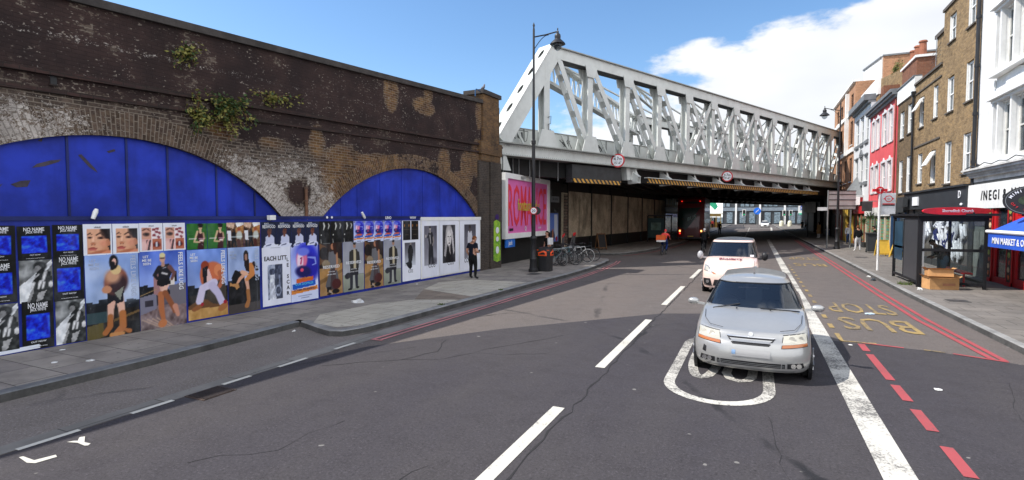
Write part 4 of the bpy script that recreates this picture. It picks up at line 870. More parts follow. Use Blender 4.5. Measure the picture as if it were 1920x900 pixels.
def d_boot3(w, h):
    c = sky_bg(w, h, '6484cc', '94a8d8', .60, '141a22', '2c2a2a', 8); c.rect(0, .80, 1, 1, 'b89058'); c.noise(.14, 6, 9, y0=.8); c.poly([(.0, .80), (.25, .72), (.8, .74), (1, .82), (1, .86), (0, .84)], '6a4a30')
    c.poly([(.50, .50), (.84, .42), (.96, .60), (.92, .84), (.6, .80), (.45, .72)], '443c34'); c.ell(.62, .34, .26, .15, 'c46c48', rot=25, soft=.2); c.ell(.78, .32, .13, .09, 'd48458'); c.ell(.42, .38, .12, .16, 'b46242'); c.poly([(.38, .30), (.5, .26), (.62, .46), (.5, .52)], 'dcb8b4'); c.ell(.43, .24, .10, .07, '8c3c24'); c.poly([(.36, .28), (.5, .24), (.46, .48), (.38, .50)], '1c1820'); c.limb([(.80, .36), (.86, .48), (.78, .56)], [.06, .055, .05], 'b06444')
    c.limb([(.64, .50), (.36, .56), (.28, .74)], [.10, .085, .09], 'ccc4dc'); c.limb([(.60, .54), (.74, .66), (.84, .80)], [.10, .085, .085], 'c0b8d4'); c.ell(.22, .83, .14, .035, '8c5a38', rot=-20); c.ell(.86, .87, .14, .05, 'a06a40', rot=-28); c.ell(.34, .79, .04, .025, '9c2434'); c.ell(.92, .80, .05, .03, '9c2434'); return c
def d_boot4(w, h):
    c = sky_bg(w, h, '9aaed6', 'a8b8dc', .50, '20242c', '17171a', 10); c.rect(0, .86, 1, 1, '46403e'); c.poly([(.10, .46), (.22, .34), (.42, .38), (.46, .48), (.2, .58)], '101014'); c.limb([(.50, .42), (.36, .48), (.28, .54)], [.05, .05, .035], 'd09c80'); c.poly([(.05, .52), (.16, .55), (.30, .54), (.34, .60), (.26, .64), (.20, .59), (.06, .57)], 'b48454')
    c.limb([(.56, .50), (.60, .62), (.61, .74)], [.06, .05, .045], 'd4a48c'); c.limb([(.60, .68), (.62, .82), (.56, .90)], [.06, .055, .07], 'a06c40'); c.ell(.82, .74, .3, .30, '121214', soft=.1, op=.0); c.poly([(.66, .48), (.9, .46), (1, .55), (1, .84), (.72, .84)], '151518'); c.limb([(.70, .30), (.74, .42), (.58, .50)], [.10, .09, .05], 'c48048'); c.ell(.50, .40, .14, .035, 'd8a88c', rot=25); c.limb([(.80, .26), (.90, .36)], [.05, .05], '2c2024'); c.ell(.56, .14, .08, .085, '1c1418'); c.poly([(.48, .14), (.64, .14), (.66, .40), (.54, .36), (.5, .28)], '221619'); c.ell(.56, .16, .045, .05, '9c7464'); c.rect(.88, .5, .9, .95, '4a4a50'); return c
def d_singer(w, h):
    c = Cv(w, h, '1c2440'); c.noise(.03, 4, 3); c.ell(.52, .40, .12, .13, '6e4438'); c.ell(.56, .33, .11, .06, '5c382e'); c.poly([(.28, .60), (.44, .50), (.62, .50), (.80, .58), (.84, .86), (.26, .86)], 'c0c4dc'); c.limb([(.50, .46), (.50, .54)], [.07, .08], '6e4438'); c.poly([(.10, 1), (.18, .90), (.40, .82), (.80, .82), (.92, .90), (.94, 1)], 'd4d8ea'); c.limb([(.32, .92), (.6, .88)], [.02, .03], '2c3458'); c.rect(.2, .10, .8, .12, 'c8d0e4', .7); return c
def d_scar(w, h):
    c = Cv(w, h, (.86, .87, .92)); f = Cv(w * .5, h * .5, '8890a4'); f.noise(.35, 6, 4); f.rect(.5, 0, 1, 1, '20263c', .8); f.ell(.3, .2, .2, .1, '303850'); f.poly([(.15, .3), (.45, .3), (.5, .8), (.6, 1), (.1, 1)], 'c8ccd8'); f.ell(.7, .75, .2, .16, '9aa2b8'); f.ell(.7, .75, .14, .11, '2c344c'); f.limb([(.75, .3), (.8, .65)], [.04, .03], '707890'); f.noise(.25, 11, 6); c.paste(f, .18, .33, .70, .90)
    c.rect(.2, .10, .75, .108, '8a90a0', .7); c.rect(.3, .055, .65, .062, '8a90a0', .6); c.noise(.03, 4, 3); return c
def d_star(w, h):
    c = Cv(w, h, (.80, .83, .93)); c.ell(.55, .33, .52, .36, '2f38c8', soft=.5); c.ell(.62, .42, .42, .25, '2420a0', soft=.5); c.ell(.16, .45, .2, .3, 'b8c8f0', soft=1, op=.8); c.ell(.40, .28, .20, .17, 'd87098', soft=.3); c.ell(.34, .32, .11, .17, 'ecd4e4', soft=.4); c.ell(.46, .16, .22, .07, '6a78dc', soft=.4); c.ell(.37, .27, .04, .015, '4c2870'); c.limb([(.40, .26), (.36, .36)], [.02, .03], 'c04878'); c.ell(.38, .41, .05, .015, '8c3060'); c.ell(.45, .50, .28, .10, '1c1a5c', rot=10, soft=.4); c.limb([(.62, .26), (.88, .28), (.92, .38), (.78, .40)], [.02, .035, .02, .015], '9cb0f0', .8); c.ell(.40, .47, .06, .03, 'e05070', soft=.6)
    c.poly([(.20, .62), (.80, .59), (.80, .66), (.20, .69)], 'c86030'); c.poly([(.06, .70), (.88, .66), (.90, .75), (.06, .79)], '1858b8'); c.poly([(.02, .80), (.96, .76), (.98, .83), (.02, .87)], 'd08030'); c.rect(.25, .90, .75, .915, '8890b0', .7); c.rect(.35, .935, .65, .95, '40486c', .8); c.ell(.08, .05, .055, .028, '1c2450'); c.ell(.92, .05, .055, .028, '1c2450'); return c
def d_black(w, h):
    c = Cv(w, h, (.07, .07, .07)); c.noise(.10, 9, 5); c.limb([(.42, .10), (.48, .22), (.40, .38)], [.05, .06, .03], 'c8c8c4'); c.limb([(.80, .12), (.86, .2), (.78, .34)], [.03, .05, .03], 'b4b4b0'); c.ell(.22, .60, .05, .03, 'd0d0cc'); c.limb([(.18, .78), (.2, .98)], [.02, .03], 'b0b0ac'); c.rect(.25, .94, .92, .965, '9a9a98', .7)
    for k in range(5): c.rect(.4 + .1 * k, .5, .45 + .1 * k, .8, '2c2c2a', .6)
    return c
def d_resw(w, h):
    c = Cv(w, h, '9c7a52'); c.rect(0, 0, 1, .48, '2e2320'); c.poly([(0, 0), (.3, .08), (.28, .35), (0, .42)], '6a4a30'); c.ell(.2, .20, .2, .12, '1e1614'); c.ell(.28, .40, .17, .075, '8a7a62'); c.ell(.78, .38, .14, .075, '7c6c54'); c.poly([(0, .55), (1, .40), (1, .52), (0, .68)], 'a8804e'); c.poly([(0, .70), (1, .52), (1, .58), (0, .78)], '7a5c38'); c.noise(.07, 7, 4)
    c.poly([(.46, .48), (.72, .46), (.86, .82), (.74, .90), (.32, .90), (.24, .82)], '5c5c60'); c.poly([(.5, .5), (.7, .5), (.68, .9), (.44, .9)], '4a3c3e'); c.ell(.72, .80, .20, .10, '4c2424'); c.poly([(.44, .18), (.72, .16), (.74, .46), (.46, .48)], '6c6c70'); c.limb([(.74, .22), (.76, .40), (.70, .52)], [.045, .04, .035], 'b08060'); c.limb([(.44, .2), (.42, .34)], [.05, .045], '68686c'); c.ell(.57, .08, .085, .06, 'a87458'); c.limb([(.64, .05), (.68, .2)], [.07, .06], '3a2018'); c.poly([(.3, .84), (.5, .84), (.46, .96), (.3, .94)], '1c1a1c'); c.limb([(.42, .92), (.50, .97)], [.04, .04], 'a89888'); c.ell(.68, .94, .16, .045, '1a1618'); c.ell(.40, .975, .10, .02, '1a1618'); return c
def d_resm(w, h):
    c = Cv(w, h, '9a9ca6'); c.grad(0, .66, '8e909c', 'aaacb2'); c.grad(.66, 1, '9aa090', '84887c'); c.rect(0, .655, 1, .665, '6c6e70', .6); c.noise(.05, 4, 5)
    c.limb([(.40, .62), (.38, .92)], [.085, .06], '2c2c34'); c.limb([(.62, .62), (.64, .90)], [.08, .055], '30303a'); c.rect(.47, .66, .56, .95, 'a8aaa4', .9); c.poly([(.36, .50), (.70, .50), (.72, .68), (.32, .68)], '26262c'); c.poly([(.40, .17), (.66, .16), (.78, .30), (.72, .60), (.34, .62), (.32, .32)], '33302c'); c.poly([(.50, .16), (.60, .16), (.62, .54), (.50, .54)], 'b8ac90'); c.limb([(.36, .22), (.34, .42), (.40, .54)], [.05, .05, .04], '302e2a'); c.limb([(.72, .24), (.76, .40), (.70, .48)], [.05, .045, .04], '302e2a'); c.ell(.55, .085, .07, .055, 'a07c68'); c.ell(.55, .045, .07, .028, '1c1614'); c.ell(.22, .68, .14, .06, '2c2c32', rot=-15); c.ell(.32, .95, .10, .02, '16161a'); c.ell(.68, .935, .08, .02, '16161a'); return c
def d_tiny(w, h):
    c = Cv(w, h, (.08, .07, .065)); c.noise(.04, 6, 3); c.ell(.2, .25, .05, .07, 'b07838'); c.ell(.78, .25, .05, .07, 'b07838'); c.rect(.1, .45, .9, .46, '6c5c4c', .7); c.rect(.3, .7, .7, .72, '7c6c5c', .7); return c
def d_cos0(w, h):
    c = Cv(w, h, (.88, .89, .93)); f = Cv(w * .56, h * .56, '5c5a62'); f.grad(0, 1, '3c3a42', 'c8ccd6'); f.ell(.5, .25, .45, .3, '6c6a72', soft=1, op=.6); f.poly([(.4, .12), (.62, .10), (.78, .35), (.72, .62), (.60, 1), (.34, .98), (.30, .6), (.26, .35)], '141418'); f.ell(.55, .06, .09, .05, '8c8480'); c.paste(f, .12, .06, .72, .62); c.poly([(.16, .55), (.5, .5), (.52, .66), (.42, .72), (.30, .67)], '141418'); return c
def d_cos1(w, h):
    c = Cv(w, h, (.88, .89, .93)); f = Cv(w * .72, h * .73, '5c5a62', res=70); f.grad(0, 1, '4a4852', '9a9aa4'); f.ell(.3, .3, .5, .35, '7c7a84', soft=1, op=.6); f.noise(.08, 4, 3); f.limb([(.44, .50), (.42, .74), (.40, .94)], [.10, .10, .08], '101014'); f.limb([(.56, .50), (.60, .74), (.66, .94)], [.10, .10, .09], '15151a'); f.poly([(.30, .18), (.64, .16), (.72, .34), (.66, .54), (.36, .54), (.30, .36)], '17171c'); f.limb([(.34, .24), (.24, .30), (.12, .24)], [.045, .03, .02], '24242a'); f.ell(.12, .26, .05, .04, 'b0a8a4'); f.limb([(.70, .3), (.72, .42), (.64, .50)], [.05, .045, .03], '8c8480'); f.limb([(.44, .24), (.5, .46)], [.03, .02], 'b8b4b4'); f.limb([(.46, .1), (.46, .17)], [.03, .04], 'a09890'); f.ell(.46, .07, .06, .045, 'b4a8a0'); f.ell(.45, .035, .07, .03, '221e1e'); f.ell(.7, .9, .3, .08, '3c3a44', soft=.8, op=.6); c.paste(f, .13, .10, .86, .79); c.noise(.03, 3, 5); return c
def d_cos2(w, h):
    c = Cv(w, h, (.88, .89, .93)); f = Cv(w * .58, h * .73, '2c2a30', res=70); f.grad(0, 1, '3c3a40', '201e24'); f.ell(.5, .22, .26, .22, 'b8b4b4', soft=.4); f.poly([(.28, .15), (.36, .5), (.22, .85), (.10, .8), (.2, .4)], 'a4a0a2'); f.poly([(.62, .08), (.80, .2), (.92, .7), (.84, .8), (.74, .5), (.70, .2)], 'c4c0c0'); f.ell(.50, .36, .19, .21, 'd4d0ce', soft=.3); f.ell(.43, .31, .055, .015, '3a363a'); f.ell(.60, .31, .055, .015, '3a363a'); f.limb([(.51, .32), (.50, .42)], [.015, .025], 'a8a4a2'); f.ell(.51, .49, .07, .02, '6a6062'); f.poly([(.36, .64), (.5, .58), (.68, .64), (.8, 1), (.15, 1)], '1a181c'); f.poly([(.48, .56), (.6, .56), (.62, .8), (.52, .7)], 'a09a98'); f.noise(.10, 10, 4); c.paste(f, .16, .09, .80, .79); return c
def d_cos3(w, h):
    c = Cv(w, h, (.88, .89, .93)); f = Cv(w * .55, h * .73, '5c5a62', res=70); f.grad(0, 1, '484650', '84828c'); f.poly([(.32, .2), (.62, .2), (.74, .5), (.7, 1), (.3, 1), (.28, .5)], 'c8c8d0'); f.ell(.48, .08, .10, .07, '2c2424'); f.limb([(.48, .12), (.48, .22)], [.05, .06], '4c403c'); c.paste(f, .22, .09, .80, .75); return c
CV = {}
def cv(k, f, w, h):
    kk = (k, round(w, 2), round(h, 2))
    if kk not in CV: CV[kk] = f(w, h)
    return kk, CV[kk]
BWT = 'black posters with a crumpled blue square'
def nn(y, z, w, h, lab, tl):
    k, c = cv('nn', d_blue, w, h); poster(k, c, y, z, lab, BWT, [('NO NAME', w / 2, h * .855, h * .15, WINK, 0, w * .62, .012), ('JACK WHITE', w / 2, h * .79, h * .09, WINK, 0, w * .5, .012), ('OUT NOW', w / 2, h * .135, h * .05, WINK, 0, None, .006), ('AVAILABLE EVERYWHERE', w / 2, h * .045, h * .025, WINK, 0, w * .55, 0)], tilt=tl)
nn(4.22, 1.72, .46, .62, 'black poster with blue square cut off by the left edge of the photo, top row', .01)
nn(4.71, 1.72, .47, .60, 'black poster with blue square, top row, directly above the leftmost grey figure photograph', -.008)
nn(5.20, 1.74, .46, .60, 'black poster with blue square, top row, touching the first woman face poster', .006)
nn(4.22, 1.02, .46, .70, 'black poster with blue square at the left edge of the photo, middle row', .0)
nn(5.19, .94, .47, .84, 'black poster with blue square in the middle row, left of the crouching boots poster', .008)
nn(4.72, .14, .45, .86, 'black poster with blue square in the bottom row between two grey figure photographs', .012)
BJ = 'grey photographic posters of a figure by a white wing'
for y, z, w, h, lab in ((4.71, .98, .47, .74, 'grey photograph poster of a dark haired figure, middle row of the left group'), (4.22, .20, .46, .80, 'grey photograph poster of a figure, bottom row at the left edge of the photo'), (5.20, .14, .46, .80, 'grey photograph poster of a figure, bottom row left of the crouching boots poster')):
    k, c = cv('jw', d_photo, w, h); poster(k, c, y, z, lab, BJ, tilt=.006)
k, c = cv('face', d_face, .48, .6)
for y, lab in ((5.67, 'white beauty poster with a woman close up face, left one of the two faces'), (6.16, 'white beauty poster with a woman close up face, beside the four tile make-up posters')): poster(k, c, y, 1.745, lab, 'make-up posters with a close up face', [('uklash', .24, .525, .05, INK, 0, .11, 0)])
k, c = cv('eye', d_eye, .46, .59)
for y, lab in ((6.645, 'white make-up poster of four tiles with eye and lips, beside the face posters'), (7.115, 'white make-up poster of four tiles with eye and lips, beside the green posters')): poster(k, c, y, 1.76, lab, 'make-up posters of four picture tiles', [('uklash', .23, .52, .045, INK, 0, .10, 0)])
k, c = cv('green', d_green, .46, .58)
for y, lab in ((7.61, 'green poster of a woman in sunglasses, left one of the pair'), (8.08, 'green poster of a woman in sunglasses, right one of the pair')): poster(k, c, y, 1.75, lab, 'green posters of a woman in sunglasses')
k, c = cv('wed', d_wedding, .44, .6)
for y, lab in ((8.55, 'brown posed group photograph poster beside the green posters'), (9.0, 'brown posed group photograph poster beside the dark posters of a man in white')): poster(k, c, y, 1.74, lab, 'brown group photograph posters')
UG = 'tall boot advert posters against a blue sky'
for key, f, y, z, w, h, lab, fade in (('b1', d_boot1, 5.68, .10, .93, 1.65, 'tall boot advert poster of a crouching figure in a brown padded coat', 1), ('b2', d_boot2, 6.62, .12, .94, 1.64, 'tall boot advert poster of a blond figure in black sitting in an armchair', 0), ('b3', d_boot3, 7.60, .16, .94, 1.58, 'tall boot advert poster of a seated figure in pale lilac trousers', 0), ('b4', d_boot4, 8.56, .14, .85, 1.60, 'tall boot advert poster of a long haired figure with crossed legs', 1)):
    k, c = cv(key, f, w, h); mt = M('faded_white_ink', (.42, .48, .62), .7) if fade else WINK
    poster(k, c, y, z, lab, UG, [('FEELS LIKE UGG', w * .845, h * .97, .13, mt, 1, h * .50, .02), ('LET', w * .14, h * .92, .07, mt, 0, None, .015), ('ME BE', w * .16, h * .875, .07, mt, 0, None, .015), ('SEEN', w * .16, h * .83, .07, mt, 0, None, .015)])
k, c = cv('rex', d_singer, .46, .66)
for i in range(4): poster(k, c, 9.47 + .462 * i, 1.69, 'dark poster of a man in a white t-shirt, %s of the four' % ('leftmost', 'second from left', 'third from left', 'rightmost')[i], 'dark posters of a man in a white t-shirt', [('REXWOOD', .23, .50, .11, WINK, 0, .37, .015), ('SCOTT', .16, .60, .05, WINK, 0, .13, .01)])
k, c = cv('scar', d_scar, .86, 1.58)
poster(k, c, 9.48, .18, 'large white poster in ragged black capitals with an inset engraving', 'tall white posters with a portrait', [('EACH LITT', .40, 1.17, .16, INK, 0, .68, .02)] + [(ch, .77, 1.12 - .15 * i, .14, INK, 0, None, .02) for i, ch in enumerate(('L', 'E', '', 'S', 'C', 'A', 'R')) if ch])
k, c = cv('star', d_star, .92, 1.6)
poster(k, c, 10.35, .17, 'large poster of a man\'s head glowing blue and pink over painted slogan bars', 'tall white posters with a portrait', [('GARY TRAFFIC', .46, .60, .07, M('orange_ink', (.7, .3, .05), .6), 0, .45, .01), ('OUR DOPPLER', .44, .44, .09, M('cyan_ink', (.1, .5, .8), .6), 0, .62, .015), ('OCTOBER 2024 RESIDENCY', .45, .29, .07, M('navy_ink', (.02, .03, .12), .6), 0, .74, .01)])
k, c = cv('bk', d_black, .44, .66)
for i in range(3): poster(k, c, 11.32 + .446 * i, 1.69, 'black poster with white brush smears, %s' % ('left of three, beside the man in white', 'middle of three', 'right of three, beside the small glowing heads')[i], 'black posters with white smears')
k, c = cv('mini', d_star, .44, .66)
for i in range(5): poster(k, c, 12.68 + .447 * i, 1.68, 'small blue and pink glowing head poster, %s in the row of five' % ('first', 'second', 'third', 'fourth', 'last')[i], 'small glowing head posters')
for i, (key, f, y, w) in enumerate((('rw', d_resw, 11.33, .87), ('rm', d_resm, 12.22, .88), ('rw', d_resw, 13.13, .87), ('rm', d_resm, 14.02, .88))):
    k, c = cv(key, f, w, 1.52); poster(k, c, y, .20, ('fashion poster of a woman in a long skirt %s', 'fashion poster of a man in a dark kilt %s')[i % 2] % ('left of the first kilted man', 'between the two skirt posters', 'between the two kilt posters', 'next to the small white poster')[i], 'fashion posters over brown and grey scenes', [('RESERVED', w / 2, .78 if i % 2 == 0 else .84, .12, WINK, 0, w * .72, .012), ('NOW OPEN', w / 2, .66, .045, WINK, 0, None, 0), ('OXFORD STREET', w / 2, .58, .045, WINK, 0, None, 0)])
k, c = cv('wht', lambda w, h: Cv(w, h, (.86, .87, .91)).noise(.03, 3, 3), 1.02, 2.12)
poster(k, c, 14.97, .22, 'plain white backing sheet holding two small black posters and a figure in black', 'white fashion sheets', [], out=.106)
k, c = cv('tiny', d_tiny, .40, .67)
poster(k, c, 15.02, 1.66, 'small black poster with two orange glints, left one of the pair', 'small black posters with orange glints', out=.112); poster(k, c, 15.47, 1.66, 'small black poster with two orange glints, right one of the pair', 'small black posters with orange glints', out=.112)
k, c = cv('c0', d_cos0, .98, 1.42); poster(k, c, 14.99, .22, 'smallest white fashion poster, with a figure in flowing black below two small black posters', 'white fashion sheets', [('COS', .42, .28, .17, INK, 0, .26, .0)], out=.110)
for key, f, y, w, lab, tx in (('c1', d_cos1, 16.06, 1.06, 'large white fashion poster of a standing figure in a black suit', .55), ('c2', d_cos2, 17.15, 1.33, 'large white fashion poster of a fair haired woman portrait', .55), ('c3', d_cos3, 18.55, 1.55, 'large white fashion poster half hidden behind the standing man', .35)):
    k, c = cv(key, f, w, 2.1); poster(k, c, y, .24, lab, 'white fashion sheets', [('COS', w * tx, .34, .26, INK, 0, .42, .0)], out=.128)
k, c = cv('strip', lambda w, h: Cv(w, h, (.84, .86, .90)), 1.0, .07)
poster(k, c, 4.0, .13, 'narrow white paper strip left along the bottom of the hoarding at the left edge', 'white fashion sheets', tilt=-.02, cat='paper strip')
# ================================================================== railway bridge
BA = R(24.3); BO = Vector((-11.2, 22.8, 0)); BT = Vector((math.sin(BA), math.cos(BA), 0)); BN = Vector((math.cos(BA), -math.sin(BA), 0))   # along, and towards the camera side
def bp(t, off, z): return BO + BT * t + BN * off + Vector((0, 0, z))
def btruss(name, lab, doff, dt, t_end, detail=True):
    th = thing(name, lab, 'railway bridge', bp(dt, doff, 5.4), group='white steel truss girders')
    P = lambda t, o, z: bp(t + dt, o + doff, z)
    def B(mb, a, b, w, h, up=(0, 0, 1)): mb.beam(a, b, w, h, up)
    # bottom and top chords
    mb = MB(); B(mb, P(.1, -.35, 5.72), P(t_end + 2, -.35, 5.72), .62, .56); mb.build('bottom_chord', STEEL, th)
    mb = MB(); B(mb, P(-.2, -.30, 6.03), P(t_end + 2, -.30, 6.03), 1.05, .05); B(mb, P(.1, -.30, 5.43), P(t_end + 2, -.30, 5.43), .95, .04); mb.build('chord_flange', STEELD, th)
    mb = MB(); B(mb, P(4.0, -.4, 11.02), P(t_end - 1.5, -.4, 11.02), .7, .56); mb.build('top_chord', STEEL, th)
    mb = MB(); B(mb, P(4.3, -.34, 10.715), P(t_end - 1.5, -.34, 10.715), .62, .03); mb.build('chord_soffit', DARKG, th)
    mb = MB(); B(mb, P(3.6, -.4, 11.33), P(t_end - 1.5, -.4, 11.33), .95, .05); mb.build('top_flange', STEELD, th)
    # inclined end posts: web box and an outer plate with oval lightening holes
    for tb, tt in (((.35, 3.95),) + (((t_end + .6, t_end - 2.6),) if detail else ())):
        a = Vector((tb, 6.1)); b = Vector((tt, 11.15)); d = (b - a).normalized(); nn2 = Vector((-d.y, d.x)) if tb < tt else Vector((d.y, -d.x)); L_ = (b - a).length
        mb = MB()
        for o in (-.04, -.78):
            mb.add([P(*(a + nn2 * .42).to_tuple()[:1], o, (a + nn2 * .42).y), P((a - nn2 * .42).x, o, (a - nn2 * .42).y), P((b - nn2 * .42).x, o, (b - nn2 * .42).y), P((b + nn2 * .42).x, o, (b + nn2 * .42).y),
                    P((a + nn2 * .42).x, o - .05, (a + nn2 * .42).y), P((a - nn2 * .42).x, o - .05, (a - nn2 * .42).y), P((b - nn2 * .42).x, o - .05, (b - nn2 * .42).y), P((b + nn2 * .42).x, o - .05, (b + nn2 * .42).y)], [(0, 1, 2, 3), (4, 7, 6, 5), (0, 4, 5, 1), (1, 5, 6, 2), (2, 6, 7, 3), (3, 7, 4, 0)])
        mb.build('end_post', STEEL, th)
        # cover plate with holes: a grid with ovals left out
        mb = MB(); nh = 5; seg = L_ / nh; wpl = .52
        def Q(u, v): p = a + d * u + nn2 * .45; return P(p.x, -.43 + v, p.y)
        for k in range(nh):
            u0, u1 = k * seg, (k + 1) * seg; uc = (u0 + u1) / 2; N = 24; inner = [Q(uc + .30 * math.cos(2 * math.pi * i / N), .15 * math.sin(2 * math.pi * i / N)) for i in range(N)]
            outer = []
            for i in range(N):
                c_, s_ = math.cos(2 * math.pi * i / N), math.sin(2 * math.pi * i / N); m_ = max(abs(c_) / (seg / 2), abs(s_) / wpl); outer.append(Q(uc + c_ / m_, s_ / m_))
            cnr = [Q(u1, wpl), Q(u0, wpl), Q(u0, -wpl), Q(u1, -wpl)]
            mb.add(inner + outer, [(i, (i + 1) % N, N + (i + 1) % N, N + i) for i in range(N)])
            for q_, cc in enumerate(cnr):
                ang = (math.atan2(wpl, seg / 2), math.pi - math.atan2(wpl, seg / 2), math.pi + math.atan2(wpl, seg / 2), 2 * math.pi - math.atan2(wpl, seg / 2))[q_]; i = int(ang / (2 * math.pi) * N); mb.add([outer[i], cc, outer[(i + 1) % N]], [(0, 1, 2)])
            back = [p + Vector((BT.x, BT.y, 0)) * .0 - (BT * nn2.x + Vector((0, 0, nn2.y))) * .03 for p in inner]; mb.add(inner + back, [(i, (i + 1) % N, N + (i + 1) % N, N + i) for i in range(N)])
        mb.build('perforated_plate', STEEL, th)
        mb = MB(); mb.quad(P((a - nn2 * .40).x, -.06, (a - nn2 * .40).y), P((a - nn2 * .40).x, -.80, (a - nn2 * .40).y), P((b - nn2 * .40).x, -.80, (b - nn2 * .40).y), P((b - nn2 * .40).x, -.06, (b - nn2 * .40).y)); mb.build('inner_plate', STEELD, th)
    nodes = [3.3 + 3.4 * k for k in range(int((t_end - 3.3) / 3.4 + .5))]
    for i, t in enumerate(nodes):
        zt = 10.4 if i == 0 else 10.78
        mb = MB()
        for o in (-.05, -.46): mb.add([P(t - .20, o, 6.05), P(t + .20, o, 6.05), P(t + .20, o, zt), P(t - .20, o, zt), P(t - .20, o - .05, 6.05), P(t + .20, o - .05, 6.05), P(t + .20, o - .05, zt), P(t - .20, o - .05, zt)], [(0, 1, 2, 3), (4, 7, 6, 5), (0, 4, 5, 1), (1, 5, 6, 2), (2, 6, 7, 3), (3, 7, 4, 0)])
        mb.add([P(t, -.1, 6.05), P(t, -.46, 6.05), P(t, -.46, zt), P(t, -.1, zt), P(t + .03, -.1, 6.05), P(t + .03, -.46, 6.05), P(t + .03, -.46, zt), P(t + .03, -.1, zt)], [(0, 1, 2, 3), (4, 7, 6, 5), (0, 3, 7, 4), (1, 5, 6, 2)])
        mb.build('vertical', STEEL, th)
        if not detail and i > 8: continue
        # gusset plates
        mb = MB()
        for o in (-.0, -.56):
            mb.prism([(-.75, 0), (.75, 0), (.42, .9), (-.42, .9)], P(t, o, 6.05), BT, (0, 0, 1), .03)
            if i: mb.prism([(-.5, 0), (.5, 0), (.36, -.6), (-.36, -.6)], P(t, o, 10.8), BT, (0, 0, 1), .03)
        mb.build('gusset', STEEL, th)
    # diagonals
    def diag(t0, z0, t1, z1, mb, w=.30):
        for o in (-.05, -.44): mb.beam(P(t0, o, z0), P(t1, o, z1), .03, w, (0, 0, 1))
        L_ = math.hypot(t1 - t0, z1 - z0); n = 5
        for k in range(1, n): q = k / n; mb.beam(P(t0 + (t1 - t0) * (q - .035), -.25, z0 + (z1 - z0) * (q - .035)), P(t0 + (t1 - t0) * (q + .035), -.25, z0 + (z1 - z0) * (q + .035)), .38, .02)
    seq = [(4.15, 10.8, nodes[1] - .1, 6.3)] + [(a + .25, 10.75, b - .12, 6.3) for a, b in zip(nodes[1:8], nodes[2:9])]
    for s_ in seq: mb = MB(); diag(*s_, mb, .34); mb.build('diagonal', STEEL, th)
    for a, b in list(zip(nodes[4:], nodes[5:])): mb = MB(); diag(b - .2, 10.75, a + .15, 6.3, mb, .30); mb.build('diagonal', STEEL, th)
    if detail:
        for t in nodes: 
            mb = MB(); mb.prism([(-.15, 0), (.02, 0), (-.7, .95), (-.85, .95)][::-1], P(t - .55, -1.0, 6.05), BT, (0, 0, 1), .05); mb.build('stay_plate', STEEL, th)
    return th
tr = btruss('truss_bridge', 'nearest white riveted steel truss of the railway bridge, ending over the brick pier', 0, 0, 54.3)
# parapet plate of the deck, with graffiti
mb = MB(); mb.beam(bp(1.0, -1.25, 6.55), bp(56, -1.25, 6.55), .04, 1.06); mb.build('parapet_plate', STEEL, tr)
mb = MB(); mb.beam(bp(1.0, -1.25, 7.10), bp(56, -1.25, 7.10), .14, .05)
for k in range(33): mb.beam(bp(1.05 + 1.7 * k, -1.2, 6.05), bp(1.05 + 1.7 * k, -1.2, 7.08), .06, .06, (0, 1, 0))
mb.build('parapet_rail', STEELD, tr)
rnd = random.Random(12); mb = MB()
def squig(mb, t, z, s, n, off=-1.22, r=.018, curve=None):
    pts = []
    for k in range(n): a = k * 2.1; pts.append(bp(t + s * (math.sin(a) * .6 + k / n * 1.1 - .5), off, z + .45 * s * math.cos(a * 1.37 + t)))
    mb.tube(pts, r, 4)
for k in range(4): mb.tube([bp(1.75 + .28 * k, -1.22, 6.9), bp(1.78 + .28 * k, -1.22, 6.62), bp(1.88 + .28 * k, -1.22, 6.48 + .04 * k)], [.05, .04, .01], 5)
mb.tube([bp(1.3, -1.22, 6.95), bp(1.45, -1.22, 6.6), bp(1.9, -1.22, 6.32), bp(2.5, -1.22, 6.25), bp(2.95, -1.22, 6.5), bp(3.05, -1.22, 6.98), bp(2.2, -1.22, 7.0), bp(1.3, -1.22, 6.95)], .014, 4)
for t in (4.6, 5.9, 8.2, 8.8, 12.0, 15.6, 19.2): squig(mb, t, 6.62, .55, 11)
for t, z in ((3.42, 7.6), (3.38, 6.9)): mb.tube([bp(t - .1, .0, z), bp(t + .12, .0, z + .1), bp(t + .1, .0, z - .3), bp(t - .08, 0, z - .35), bp(t - .05, 0, z - .7), bp(t + .12, 0, z - .65)], .02, 4)
mb.build('graffiti', M('black_spray', (.03, .03, .035), .8), tr)
# small rivets on the bottom chord show as rows of dots
mb = MB()
for k in range(150):
    for z in (5.52, 5.92): c = bp(.4 + .15 * k, -.035, z); mb.box(c.x - .012, c.x + .012, c.y - .012, c.y + .012, z - .012, z + .012)
mb.build('rivets', STEELD, tr)
# brackets and fender beam with hazard stripes
for k in range(9):
    t = 10.8 + 3.43 * k; mb = MB()
    for dt_ in (-.12, .12): mb.prism([(0, 0), (.75, -.55), (.75, -.88), (.0, -.95)][::-1], bp(t + dt_, -.4, 5.42), BN, (0, 0, 1), .03)
    mb.beam(bp(t, -.4, 5.40), bp(t, .36, 4.88), .3, .04); mb.beam(bp(t, -.4, 4.48), bp(t, .36, 4.52), .3, .04); mb.prism([(0, 0), (.55, -.66), (0.0, -.66)], bp(t, .02, 5.43), BT, (0, 0, 1), .03); mb.build('bracket', STEEL, tr)
def obj_local_beam(name, t0, t1, off, z0, z1, w, mat, parent):
    """beam whose own x axis runs along the bridge, so that object-space stripes follow it"""
    mb = MB(); mb.box(0, t1 - t0, -w / 2, w / 2, z0, z1); o = mb.build(name, mat, None); o.parent = parent
    p = bp(t0, off, 0); o.location = p - parent.location; o.rotation_euler = (0, 0, math.pi / 2 - BA); return o
